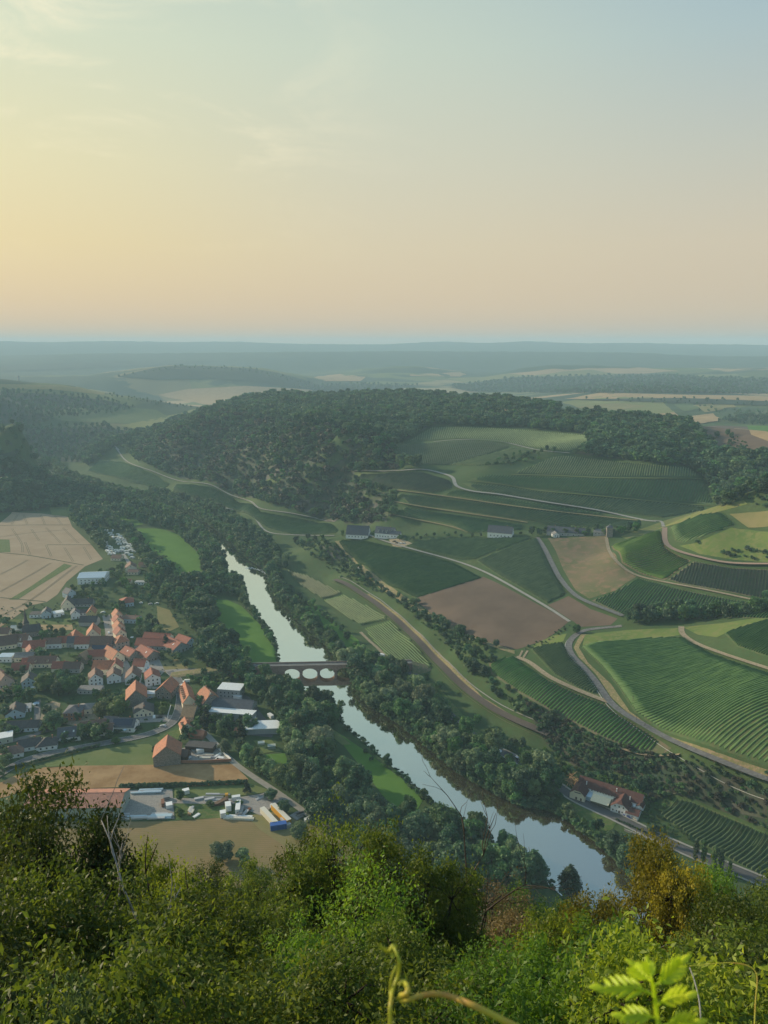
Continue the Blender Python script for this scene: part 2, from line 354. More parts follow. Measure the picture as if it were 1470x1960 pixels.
def hits(P, rmin=None):
    """ground points seen at pixels P (n x 2) -> n x 3"""
    P = np.asarray(P, float).reshape(-1, 2); a, t = ray(P[:,0], P[:,1]); out = np.empty((len(P), 3))
    for n in range(len(P)):
        k = int(np.clip(np.searchsorted(ang, a[n])-1, 0, na-2)); f = (a[n]-ang[k])/(ang[k+1]-ang[k])
        col = Z[k]*(1-f)+Z[k+1]*f; zr = EYE - rad*t[n]; d = col-zr; d = d[_r0:]
        w = np.nonzero(d >= 0)[0]
        if len(w) == 0 : r = rad[-1]
        elif w[0] == 0: r = rad[_r0]
        else:
            q = _r0+w[0]; d0, d1 = d[w[0]-1], d[w[0]]; r = rad[q-1]+(rad[q]-rad[q-1])*(-d0)/(d1-d0+1e-12)
        out[n] = (r*math.sin(a[n]), r*math.cos(a[n]), 0)
    out[:,2] = gz(out[:,0], out[:,1]); return out
def hit(px, py): return Vector(hits([(px, py)])[0])
def px_scale(p): return math.hypot(math.hypot(p[0], p[1]), EYE-p[2])/FPX      # metres per photo pixel at a point
# ------------------------------------------------------------------ ground
def ground_mat():
    m = Mat('rough_grass_ground', .9, .15); p = m.pos()
    c = m.ramp(m.noise(p, .02, 6), [(.35, (.040,.085,.030)), (.55, (.058,.105,.038)), (.7, (.085,.12,.046))])
    c = m.mix(m.ramp(m.noise(p, .3, 4), [(.4,(0,0,0)), (.7,(1,1,1))]), c, (.06,.085,.032))
    # far country: woods and fields
    far = m.n('ShaderNodeVectorMath', operation='LENGTH'); m.l(p, far.inputs[0])
    mr = m.n('ShaderNodeMapRange'); mr.inputs[1].default_value = 1900; mr.inputs[2].default_value = 2600; m.l(far.outputs['Value'], mr.inputs[0])
    vo = m.n('ShaderNodeTexVoronoi', feature='F1'); vo.inputs['Scale'].default_value = .0021
    m.l(m.mapping(p, (1,1.0,0), .5), vo.inputs['Vector'])
    sh = m.n('ShaderNodeSeparateColor'); m.l(vo.outputs['Color'], sh.inputs[0])
    fields = m.ramp(sh.outputs[0], [(0,(.06,.09,.035)), (.3,(.09,.12,.045)), (.31,(.30,.22,.13)), (.6,(.38,.29,.17)), (.61,(.10,.14,.05)), (1,(.17,.18,.08))])
    wood = m.ramp(m.noise(m.mapping(p, (.6,1.3,0)), .0007, 5, .6, 1.5), [(.47, (0,0,0)), (.50, (1,1,1))])
    ds = m.n('ShaderNodeMapRange'); ds.inputs[1].default_value = 4700; ds.inputs[2].default_value = 5400; m.l(far.outputs['Value'], ds.inputs[0]); wd = m.n('ShaderNodeMath', operation='MULTIPLY'); wd.inputs[0].default_value = 1; m.l(wood, wd.inputs[0]); mx_ = m.n('ShaderNodeMath', operation='MAXIMUM'); m.l(wd.outputs[0], mx_.inputs[0]); mx_.inputs[1].default_value = 0; wd.inputs[1].default_value = 1; m.l(ds.outputs[0], mx_.inputs[1])
    fc = m.mix(mx_.outputs[0], fields, (.045,.075,.050))
    return m.color(m.mix(mr.outputs[0], c, fc)).bump(m.noise(p, 1.2, 5), .4, .5).m
me = mesh('ground', TV, TF, smooth=True)
fan = [((k*nr), ((k+1)%na)*nr) for k in range(na)]
ground = link('ground', me, ground_mat()); tag(ground, kind='structure')
def strip_fan():
    v = [(0,0,248.349)]+[tuple(TV[k*nr]) for k in range(na)]
    return mesh('lookout', v, [(0, 1+(k+1)%na, 1+k) for k in range(na)])
link('lookout_ground', strip_fan(), ground.data.materials[0])['kind'] = 'structure'
# water
def water_mat():
    m = Mat('river_water', .06, .5); p = m.pos()
    m.b.inputs['IOR'].default_value = 1.33
    m.color((.085,.062,.035))
    w = m.n('ShaderNodeTexNoise'); w.inputs['Scale'].default_value = .35; w.inputs['Detail'].default_value = 3; m.l(m.mapping(p, (.5,1.4,1), .5), w.inputs['Vector'])
    m.bump(w.outputs[0], .16, .06)
    gl = m.n('ShaderNodeBsdfGlossy'); gl.inputs['Roughness'].default_value = .05; gl.inputs['Color'].default_value = (.84,.87,.82,1)
    for l in m.t.links:
        if l.to_node == m.b and l.to_socket.name == 'Normal': m.l(l.from_socket, gl.inputs['Normal'])
    lw = m.n('ShaderNodeLayerWeight'); lw.inputs[0].default_value = .62
    mx = m.n('ShaderNodeMixShader'); m.l(lw.outputs['Facing'], mx.inputs[0]); m.l(m.b.outputs[0], mx.inputs[1]); m.l(gl.outputs[0], mx.inputs[2])
    mr = m.n('ShaderNodeMapRange'); mr.inputs[1].default_value = .25; mr.inputs[2].default_value = .70; mr.inputs[3].default_value = .30; mr.inputs[4].default_value = .88
    m.l(lw.outputs['Facing'], mr.inputs[0]); m.l(mr.outputs[0], mx.inputs[0])
    m.l(mx.outputs[0], m.t.nodes['Material Output'].inputs[0]); return m.m
def fill(poly, step=None, zoff=.1, zflat=None, jit=.25):
    """triangulated sheet inside a world polygon that follows the ground"""
    poly = np.asarray(poly)[:, :2]
    lo = poly.min(0); hi = poly.max(0)
    if step is None: step = max(1.5, math.sqrt((hi-lo).prod()/5000))
    pts = []
    n = len(poly); bp = []
    for i_ in range(n):
        p, q = poly[i_], poly[(i_+1)%n]; L = np.hypot(*(q-p)); k = max(1, int(L/(step*1.2)))
        for t in range(k): bp.append(p+(q-p)*t/k)
    bp = np.array(bp)
    gx, gy = np.meshgrid(np.arange(lo[0], hi[0], step), np.arange(lo[1], hi[1], step)); gx = gx.ravel(); gy = gy.ravel()
    if zflat is None and len(gx):
        k = inside(gx, gy, poly); gx, gy = gx[k], gy[k]
        if len(gx): k = dist(gx, gy, poly) > step*.45; gx, gy = gx[k], gy[k]
    else: gx = gx[:0]; gy = gy[:0]
    allp = np.concatenate([bp, np.stack([gx, gy], 1)]) if len(gx) else bp
    c0 = allp.mean(0)
    nb = len(bp)
    r = delaunay_2d_cdt([Vector(p) for p in (allp-c0)], [(i_, (i_+1)%nb) for i_ in range(nb)], [], 2 if False else 1, 1e-4)
    v = np.array([tuple(p) for p in r[0]])+c0
    z = gz(v[:,0], v[:,1])+zoff if zflat is None else np.full(len(v), zflat)
    fs = [tuple(f) for f in r[2]]
    fs = [f if (v[f[1]][0]-v[f[0]][0])*(v[f[2]][1]-v[f[0]][1])-(v[f[2]][0]-v[f[0]][0])*(v[f[1]][1]-v[f[0]][1]) > 0 else f[::-1] for f in fs]
    return np.column_stack([v, z]), fs
def patch(name, pix, mat, zoff=.12, smooth=True, kind='structure', step=None, curve=0, **kw):
    P = smooth_line(list(pix)+[pix[0]], curve)[:-1] if curve else np.array(pix, float)
    if not curve:
        Q = []
        for i_ in range(len(P)):
            a, b = P[i_], P[(i_+1)%len(P)]; k = max(1, int(np.hypot(*(b-a))/25))
            Q += [a+(b-a)*t/k for t in range(k)]
        P = np.array(Q)
    v, f = fill(hits(P), step, zoff)
    return tag(link(name, mesh(name, v, f, smooth), mat), kind=kind, **kw)
riv_me = fill(RIVER + 0, zflat=WATER_Z, step=25)
# widen the sheet a little so that it runs under the banks
def widen(poly, d):
    n = len(poly); out = []
    area = sum(poly[i_][0]*poly[(i_+1)%n][1]-poly[(i_+1)%n][0]*poly[i_][1] for i_ in range(n)); sg = 1 if area > 0 else -1
    for i_ in range(n):
        t = poly[(i_+1)%n]-poly[i_-1]; t = t/(np.hypot(*t)+1e-9); out.append(poly[i_]+sg*d*np.array([t[1], -t[0]]))
    return np.array(out)
v, f = fill(widen(RIVER, 3.0), zflat=WATER_Z, step=25)
link('river_water', mesh('river_water', v, f), water_mat())['kind'] = 'structure'
# ------------------------------------------------------------------ surface materials
def striped(name, a, b, angle, scale, noise_sc=.05, rough=.9, mixamt=.5, c=None):
    m = Mat(name, rough, .1); p = m.pos()
    w = m.n('ShaderNodeTexWave', wave_type='BANDS', bands_direction='X'); w.inputs['Scale'].default_value = scale; w.inputs['Distortion'].default_value = 1.2; w.inputs['Detail'].default_value = 2; w.inputs['Detail Scale'].default_value = .3
    m.l(m.mapping(p, (1,1,1), angle), w.inputs['Vector'])
    base = m.mix(m.ramp(m.noise(p, noise_sc, 6, .65), [(.38,(0,0,0)), (.62,(1,1,1))]), a, b)
    dk = m.mix(m.ramp(w.outputs[0], [(.3,(0,0,0)), (.7,(1,1,1))]), base, m.mix(.5, base, c or b))
    return m.color(m.mix(mixamt, base, dk)).bump(m.noise(p, 2.5, 4), .3, .2).m
M = {}
M['wheat'] = striped('ripe_wheat', (.32,.245,.165), (.37,.29,.20), .3, 1.2, .03, c=(.26,.20,.13))
M['straw'] = striped('dry_straw_stubble', (.33,.235,.125), (.40,.30,.17), 1.45, .35, .05, c=(.25,.17,.09))
M['stub_brown'] = striped('brown_stubble', (.27,.165,.075), (.40,.27,.14), 1.50, .22, .07, c=(.22,.13,.06))
M['hay'] = striped('mown_hay_meadow', (.20,.19,.08), (.25,.215,.10), 1.5, .25, .06, c=(.12,.14,.05))
M['dryhay'] = striped('dry_meadow', (.21,.17,.075), (.26,.19,.095), 1.5, .2, .05, c=(.13,.13,.05))
M['palegrass'] = striped('pale_grass', (.12,.165,.055), (.165,.195,.075), 1.4, .3, .06, c=(.11,.14,.05))
M['meadow'] = striped('bright_meadow', (.078,.175,.030), (.102,.205,.038), .5, .25, .04, c=(.068,.145,.028))
M['meadow_pale'] = var2('yellowish_meadow', (.13,.17,.045), (.17,.19,.06), .08, c=(.20,.19,.08))
M['lawn'] = var2('lawn', (.055,.115,.025), (.085,.135,.035), .12, c=(.12,.14,.05))
M['soil'] = striped('bare_brown_soil', (.125,.092,.070), (.155,.115,.088), .8, .5, .04, c=(.10,.08,.055))
M['fallow'] = var2('fallow_brown_green', (.17,.14,.08), (.09,.11,.045), .035, c=(.20,.14,.09))
M['vinefloor'] = var2('grassy_vineyard_floor', (.055,.110,.040), (.080,.130,.048), .06, c=(.10,.12,.05))
M['vinefloor_brown'] = var2('earthy_vineyard_floor', (.11,.12,.065), (.085,.11,.05), .06, c=(.14,.12,.08))
M['bank'] = var2('dry_grass_bank', (.20,.185,.085), (.14,.155,.06), .15, c=(.28,.21,.13))
M['yellowbank'] = var2('yellow_green_bank', (.13,.18,.045), (.085,.145,.035), .05, c=(.16,.18,.06))
M['gravel'] = var2('grey_gravel', (.23,.22,.21), (.29,.28,.26), .4, c=(.33,.31,.28))
M['dirt'] = var2('sandy_track', (.30,.24,.175), (.36,.30,.22), .3, c=(.20,.18,.10))
M['pinkdirt'] = var2('reddish_gravel', (.34,.24,.19), (.30,.23,.18), .3)
M['asphalt'] = var2('worn_asphalt', (.115,.115,.118), (.155,.155,.155), .15, rough=.75, c=(.18,.18,.175))
M['asphalt_dark'] = var2('dark_asphalt', (.085,.088,.092), (.115,.116,.118), .15, rough=.75)
M['concrete'] = var2('pale_concrete_track', (.26,.26,.24), (.33,.32,.29), .3)
M['kerbline'] = flat('pale_kerb', (.55,.55,.52), .8)
M['ballast'] = var2('rail_ballast', (.105,.088,.075), (.13,.108,.092), .5, c=(.08,.07,.062))
M['rail'] = flat('rusty_rail', (.24,.17,.13), .45, .5)
M['tram'] = flat('tramline_earth', (.15,.13,.075), .9)
M['hedge_line'] = flat('dark_field_edge', (.045,.065,.025), .95)
def ribbon(name, pts, width, mat, zoff=.22, n=8, kind='structure', off=0.0, world=None, step=2.5, label=None, cat=None, parent=None, thick=0.0, group=None):
    P = hits(smooth_line(pts, n))[:, :2] if world is None else world
    seg = np.hypot(*np.diff(P, axis=0).T); L = np.concatenate([[0], np.cumsum(seg)]); k = max(2, int(L[-1]/step))
    if L[-1] > 20000: print('WARN long ribbon', name, pts[0], L[-1])
    s = np.linspace(0, L[-1], k); C = np.stack([np.interp(s, L, P[:,0]), np.interp(s, L, P[:,1])], 1)
    for _ in range(3):
        if len(C) > 4: C[1:-1] = (C[:-2]+2*C[1:-1]+C[2:])/4
    t = np.gradient(C, axis=0); t /= np.hypot(*t.T)[:,None]+1e-9; nrm_ = np.stack([-t[:,1], t[:,0]], 1)
    cols = np.linspace(-.5, .5, 3 if width > 2 else 2); V = []
    for c in cols:
        q = C + nrm_*(off+c*width); V.append(np.column_stack([q, gz(q[:,0], q[:,1])+zoff]))
    if width <= 12:      # cross-section level
        zc = gz((C+nrm_*off)[:,0], (C+nrm_*off)[:,1])
        zz = np.maximum.reduce([v_[:,2] for v_ in V]+[zc+zoff])
        for v_ in V: v_[:,2] = np.maximum(v_[:,2], zz-.12*width*.5)
    nc = len(cols); V = np.stack(V, 1).reshape(-1, 3); F = []
    for i_ in range(k-1):
        for c in range(nc-1): a = i_*nc+c; F.append((a+1, a, a+nc, a+nc+1)[::-1] if True else 0)
    me_ = mesh(name, V, F, True)
    # make sure the faces look up
    if me_.polygons[0].normal.z < 0: me_.flip_normals()
    o = link(name, me_, mat, parent); tag(o, label, cat, group, kind)
    return C
# ------------------------------------------------------------------ fields
patch('wheat_field', [(-300,1010),(0,1001),(23,980),(80,983),(130,989),(138,1008),(173,1041),(197,1070),(183,1076),(163,1084),(127,1114),(110,1138),(90,1152),(63,1158),(33,1178),(0,1201),(-300,1330)], M['wheat'], .10)
patch('grass_strip', [(17,1148),(60,1122),(123,1079),(138,1083),(80,1118),(34,1148)], M['lawn'], .2)
patch('grass_corner', [(-60,1031),(18,1033),(20,1057),(-60,1059)], M['lawn'], .2)
patch('pale_field', [(95,972),(140,970),(145,984),(128,988),(100,986)], M['palegrass'], .15)
for ln in ([(0,1006),(60,1005),(133,1005)],[(0,1058),(60,1064),(160,1082)],[(90,1043),(175,1043)],[(0,1144),(87,1152)]):
    ribbon('field_edge', ln, 1.6, M['hedge_line'], .25)
for ln in ([(23,1012),(41,1040),(43,1057)],[(60,1013),(75,1035)],[(88,1010),(117,1040)],[(48,1038),(58,1063)],[(88,1043),(98,1065)],[(123,1048),(140,1075)],[(160,1047),(175,1072)],[(0,1100),(30,1085),(53,1072)],[(0,1133),(60,1100),(97,1078)],[(0,1180),(60,1148),(147,1083)],[(22,1004),(34,985)],[(45,985),(52,1004)],[(78,985),(86,1004)],[(105,987),(118,1004)],[(120,1010),(150,1040)],[(0,1028),(60,1020),(130,1014)]):
    for d in (-.9, .9): ribbon('tramline', ln, .55, M['tram'], .22, off=d)
patch('hay_field', [(303,1436),(302,1464),(140,1466),(92,1470),(84,1462),(120,1450),(190,1436),(240,1427),(285,1424)], M['palegrass'], .12)
patch('stubble_field', [(444,1461),(476,1492),(440,1504),(232,1507),(60,1512),(-60,1545),(-60,1530),(20,1488),(84,1469),(140,1466),(302,1464)], M['stub_brown'], .12)
patch('lower_hay_field', [(60,1572),(185,1574),(330,1572),(480,1562),(540,1590),(600,1625),(600,1700),(60,1700)], M['dryhay'], .12)
patch('lower_grass', [(470,1562),(540,1552),(640,1600),(700,1640),(600,1660),(545,1620),(500,1590)], M['hay'], .2)
patch('gravel_yard', [(229,1513),(330,1511),(334,1568),(226,1570)], M['gravel'], .2)
patch('yard_grass', [(334,1508),(478,1500),(520,1514),(480,1522),(334,1528)], M['palegrass'], .18)
patch('yard_grass', [(336,1538),(430,1538),(440,1565),(336,1570)], M['lawn'], .18)
patch('track_junction', [(455,1527),(500,1520),(525,1511),(549,1523),(520,1546),(500,1562),(465,1548)], M['gravel'], .25)
patch('builders_yard', [(306,1452),(312,1440),(360,1430),(388,1418),(412,1424),(443,1457),(310,1459)], M['gravel'], .2)
patch('farm_yard', [(400,1330),(440,1315),(478,1335),(505,1372),(530,1395),(520,1412),(480,1408),(400,1385),(392,1352)], M['asphalt_dark'], .2)
patch('car_park', [(262,1368),(330,1369),(335,1381),(262,1384)], M['gravel'], .2)
patch('gravel_lot', [(72,1396),(84,1350),(100,1342),(116,1346),(110,1370),(92,1396)], M['dirt'], .2)
patch('gravel_lot', [(120,1386),(128,1366),(180,1366),(196,1382),(150,1390)], M['dirt'], .2)
patch('yard_lot', [(388,1285),(330,1292),(312,1283),(335,1281),(375,1280)], M['gravel'], .2)
patch('courtyard', [(283,1262),(305,1262),(316,1285),(300,1300),(282,1290)], M['gravel'], .2)
patch('village_meadow', [(18,1186),(190,1183),(192,1196),(10,1196)], M['lawn'], .15)
patch('village_stubble', [(48,1196),(138,1196),(140,1206),(60,1208)], M['straw'], .2)
patch('village_lawn', [(300,1160),(325,1168),(343,1200),(318,1212),(302,1190)], M['hay'], .15)
patch('village_lawn', [(294,1265),(340,1262),(362,1280),(320,1288),(298,1284)], M['hay'], .15)
patch('village_lawn', [(318,1345),(331,1350),(322,1368),(300,1368)], M['lawn'], .15)
patch('riding_ground', [(485,1418),(520,1416),(537,1438),(505,1442)], M['palegrass'], .2)
patch('lawn_strip', [(500,1445),(545,1442),(556,1470),(520,1480)], M['meadow'], .15)
patch('verge', [(300,1412),(340,1393),(352,1410),(312,1430)], M['lawn'], .15)
patch('meadow', [(256,1012),(302,1012),(338,1022),(362,1042),(378,1060),(390,1085),(386,1110),(346,1108),(318,1082),(290,1056)], M['meadow'], .12, curve=3)
patch('meadow_top', [(215,985),(240,980),(262,990),(275,1003),(250,1010),(225,1000)], M['meadow'], .12)
patch('meadow', [(388,1146),(436,1149),(462,1160),(490,1188),(512,1212),(538,1272),(470,1276),(452,1240),(425,1212),(402,1180)], M['meadow'], .12)
patch('meadow', [(640,1398),(700,1438),(760,1485),(820,1524),(800,1548),(770,1552),(738,1530),(700,1480),(660,1430)], M['meadow'], .12)
patch('meadow_path', [(612,1385),(640,1398),(672,1425),(655,1426),(625,1402)], M['palegrass'], .2)
patch('meadow', [(588,1152),(612,1160),(645,1195),(686,1225),(694,1252),(650,1250),(622,1205)], M['meadow'], .12)
patch('bank_grass', [(812,1300),(835,1310),(905,1390),(960,1435),(940,1440),(880,1395),(830,1345)], M['lawn'], .15)
patch('river_verge', [(1100,1535),(1180,1575),(1165,1600),(1120,1585),(1085,1555)], M['lawn'], .15)
# far fields beyond the plateau
patch('far_field', [(303,756),(360,745),(470,739),(600,746),(592,752),(470,757),(440,768),(400,775),(350,766)], M['straw'], 1.0, step=40)
patch('far_field', [(785,717),(880,713),(893,717),(880,721),(785,720)], M['straw'], 1.5, step=80)
patch('far_field', [(600,722),(650,716),(700,722),(690,730),(620,730)], M['straw'], 1.5, step=80)
patch('far_field', [(925,779),(1000,783),(1070,789),(1070,793),(1000,790),(930,784)], M['straw'], 1.0, step=20)
patch('far_field', [(1075,770),(1150,758),(1250,760),(1280,780),(1300,802),(1200,795),(1130,788)], M['meadow_pale'], 1.0, step=30)
patch('far_field', [(1150,752),(1300,756),(1600,760),(1600,772),(1400,768),(1280,766),(1080,764)], M['straw'], 1.2, step=50)
patch('far_field', [(1228,796),(1290,790),(1300,797),(1240,801)], M['straw'], 1.4, step=20)
patch('far_field', [(1325,776),(1400,770),(1410,780),(1350,790)], M['hay'], 1.4, step=20)
patch('far_field', [(1100,780),(1180,772),(1240,778),(1180,786)], M['hay'], 1.4, step=20)
patch('far_field', [(1290,775),(1325,772),(1340,782),(1310,788)], M['vinefloor'], 1.4, step=20)
patch('far_field', [(1300,800),(1365,792),(1380,806),(1330,812)], M['straw'], 1.4, step=20)
patch('hilltop_field', [(1325,818),(1380,815),(1470,819),(1640,822),(1640,890),(1470,870),(1430,858),(1372,856),(1345,838)], M['soil'], .3, step=6)
patch('hilltop_field', [(1405,820),(1470,825),(1640,830),(1640,850),(1470,845)], M['straw'], .5, step=6)
patch('hilltop_grass', [(1430,815),(1640,818),(1640,830),(1470,828)], M['meadow'], .7, step=6)
patch('far_slope_meadow', [(0,735),(120,738),(220,752),(200,756),(100,746),(0,745)], M['hay'], .8, step=15)
patch('far_slope_meadow', [(70,790),(200,775),(300,785),(330,800),(250,812),(120,806)], M['vinefloor'], .8, step=15)
patch('far_slope_meadow', [(230,815),(350,790),(385,782),(330,815),(280,825)], M['meadow_pale'], .8, step=15)
# slopes
patch('brown_field', [(788,1148),(925,1104),(960,1120),(1090,1189),(1062,1212),(1040,1226),(990,1243),(950,1238),(900,1216),(850,1190)], M['soil'], .12)
patch('brown_field', [(1048,1158),(1088,1141),(1130,1166),(1182,1184),(1168,1197),(1112,1200),(1098,1190)], M['soil'], .12)
patch('fallow_field', [(1048,1030),(1160,1026),(1168,1055),(1185,1083),(1218,1104),(1180,1130),(1128,1146),(1102,1130),(1078,1090),(1064,1055)], M['fallow'], .12)
patch('hill_meadow', [(1300,1045),(1330,1040),(1400,1010),(1470,1018),(1640,1020),(1640,1076),(1470,1076),(1400,1071),(1340,1061)], M['yellowbank'], .12)
patch('hilltop_straw', [(1396,984),(1470,978),(1640,978),(1640,1008),(1470,1008),(1432,1010)], M['hay'], .2)
patch('ridge_meadow', [(1188,1027),(1260,1001),(1340,976),(1424,958),(1430,965),(1370,981),(1290,1004),(1200,1032)], M['meadow_pale'], .12)
patch('knoll_meadow', [(1306,1200),(1380,1193),(1470,1180),(1640,1170),(1640,1178),(1470,1184),(1410,1203),(1372,1220),(1335,1215)], M['yellowbank'], .12)
patch('knoll_top', [(1120,1214),(1200,1206),(1298,1202),(1305,1215),(1260,1222),(1150,1232),(1115,1236)], M['yellowbank'], .10)
patch('field_head', [(1020,1235),(1060,1216),(1085,1213),(1078,1228),(1025,1243)], M['yellowbank'], .14)
patch('road_bank', [(1112,1214),(1122,1214),(1108,1240),(1125,1268),(1170,1310),(1205,1362),(1260,1402),(1370,1440),(1480,1478),(1480,1500),(1370,1462),(1285,1418),(1215,1378),(1170,1335),(1140,1290),(1108,1258),(1098,1240)], M['bank'], .14)
patch('slope_bank', [(450,925),(520,905),(548,913),(500,945),(474,941)], M['lawn'], .3)
patch('rail_bank', [(640,1036),(655,1036),(700,1088),(760,1132),(830,1178),(900,1218),(985,1245),(985,1252),(890,1222),(815,1178),(745,1138),(690,1095)], M['bank'], .2)
patch('rail_verge', [(700,1140),(755,1180),(805,1230),(855,1280),(915,1340),(975,1376),(1050,1412),(1046,1406),(985,1372),(925,1336),(868,1276),(816,1224),(762,1174),(705,1136)], M['bank'], .16)
# ------------------------------------------------------------------ roads, tracks and railway
RL = ribbon('main_road', [(-60,1520),(0,1482),(50,1455),(120,1438),(210,1421),(280,1407),(325,1388),(340,1366),(346,1335),(342,1305),(325,1285)], 6.5, M['asphalt'], .3)
for d in (-3.0, 3.0): ribbon('road_line', None, .22, M['kerbline'], .36, world=RL, off=d)
ribbon('farm_track', [(352,1392),(385,1398),(420,1432),(445,1458),(480,1484),(520,1510),(560,1538),(600,1566),(650,1592),(700,1625)], 3.8, M['concrete'], .3)
ribbon('yard_drive', [(330,1533),(400,1534),(470,1533),(520,1525)], 5, M['gravel'], .24)
ribbon('village_street', [(203,1178),(208,1200),(212,1225),(222,1250),(236,1268),(244,1288),(240,1306)], 7, M['gravel'], .28)
ribbon('village_lane', [(244,1288),(270,1310),(300,1318),(335,1310)], 4, M['gravel'], .24)
ribbon('village_lane', [(0,1424),(40,1414),(80,1402),(110,1394)], 4.5, M['asphalt'], .24)
ribbon('village_lane', [(72,1340),(70,1385),(62,1400)], 4, M['asphalt'], .24)
ribbon('village_lane', [(255,1318),(258,1350),(262,1372)], 4, M['gravel'], .24)
ribbon('camp_lane', [(235,1060),(245,1075),(250,1090)], 4, M['concrete'], .24)
RR_ = ribbon('river_road', [(714,1268),(750,1269),(775,1280),(800,1298),(815,1320),(838,1345),(880,1385),(930,1425),(1000,1460),(1060,1500),(1100,1528),(1180,1565),(1250,1600),(1330,1636),(1410,1668),(1500,1705)], 5.8, M['asphalt_dark'], .3)
for d in (-3.6, 3.9): ribbon('road_edge', None, 1.3, M['concrete'], .33, world=RR_[60:], off=d)
ribbon('river_track', [(690,1210),(705,1225),(722,1240),(740,1258),(752,1268)], 2.6, M['dirt'], .26)
RAILC = ribbon('rail_bed', [(640,1112),(668,1124),(712,1152),(770,1200),(825,1256),(880,1312),(935,1354),(985,1382),(1050,1410)], 6.2, M['ballast'], .30)
ribbon('rail_path', None, 1.0, M['concrete'], .36, world=RAILC, off=5.2)
UR = ribbon('hill_road', [(1190,1199),(1150,1203),(1118,1208),(1098,1220),(1088,1236),(1095,1256),(1120,1282),(1145,1312),(1162,1338),(1185,1362),(1225,1388),(1290,1428),(1370,1469),(1480,1515)], 4.6, M['asphalt'], .3)
ribbon('road_edge', None, .5, M['kerbline'], .34, world=UR, off=-2.7)
ribbon('hill_road', [(1028,1029),(1042,1050),(1056,1078),(1072,1108),(1098,1138),(1130,1156),(1192,1180)], 4.6, M['asphalt'], .3)
ribbon('field_track', [(700,1022),(735,1036),(790,1052),(868,1073),(920,1092),(960,1112),(1040,1158),(1090,1190)], 3.0, M['concrete'], .26)
ribbon('field_track', [(632,1038),(655,1068),(680,1092),(700,1108)], 2.5, M['palegrass'], .26)
ribbon('bank_track', [(988,1258),(1012,1268),(1052,1297),(1100,1320),(1140,1336),(1168,1346)], 4.0, M['dirt'], .26)
ribbon('bank_track', [(1000,1246),(992,1262)], 1.5, M['dirt'], .28)
ribbon('bank_track', [(1010,1246),(1000,1262)], 1.5, M['dirt'], .28)
ribbon('vine_track', [(1090,1392),(1150,1418),(1210,1442),(1260,1449),(1300,1448)], 2.0, M['dirt'], .26)
ribbon('vine_track', [(1304,1200),(1306,1214),(1330,1232),(1380,1252),(1440,1272),(1500,1290)], 4.0, M['dirt'], .26)
ribbon('vine_track', [(1160,1028),(1166,1055),(1180,1076),(1210,1098),(1260,1112),(1340,1128),(1400,1140),(1500,1160)], 3.2, M['dirt'], .26)
ribbon('vine_track', [(1272,1012),(1274,1042),(1296,1058),(1340,1070),(1400,1080),(1500,1084)], 4.5, M['pinkdirt'], .26)
ribbon('ridge_track', [(1270,1010),(1266,998),(1252,997)], 3, M['concrete'], .3)
ribbon('vine_track', [(680,905),(760,902),(806,899),(840,905),(866,915),(874,932),(905,942),(960,948),(1050,963),(1150,979),(1215,992),(1240,997),(1256,998)], 4.5, M['concrete'], .4)
ribbon('vine_track', [(895,921),(960,928),(1035,940),(1120,948),(1205,956),(1290,964),(1368,969)], 2.6, M['palegrass'], .4)
ribbon('vine_track', [(740,938),(800,944),(830,948),(900,958),(1000,972),(1100,984),(1230,997)], 3.4, M['bank'], .4)
ribbon('vine_track', [(756,962),(800,970),(880,982),(960,993),(1010,1001)], 3.4, M['bank'], .4)
ribbon('vine_track', [(750,986),(800,996),(860,1008),(900,1020)], 3.4, M['bank'], .4)
ribbon('vine_track', [(978,909),(1060,911),(1148,915),(1250,917),(1342,918)], 3.0, M['palegrass'], .5)
ribbon('vine_track', [(830,846),(880,842),(940,843),(980,850),(1030,862),(1090,868)], 3.0, M['concrete'], .5)
ribbon('vine_track', [(430,972),(480,985),(510,1017),(560,1024),(640,1026)], 2.5, M['concrete'], .35)
ribbon('bluff_track', [(222,858),(245,885),(290,902),(340,920),(400,928),(440,948),(480,962),(500,975),(560,984),(640,1000)], 3.0, M['concrete'], .4)
ribbon('bluff_track', [(214,848),(228,862)], 3.0, M['concrete'], .4)
ribbon('vine_track', [(165,908),(220,914),(280,930),(330,944)], 2.5, M['palegrass'], .4)
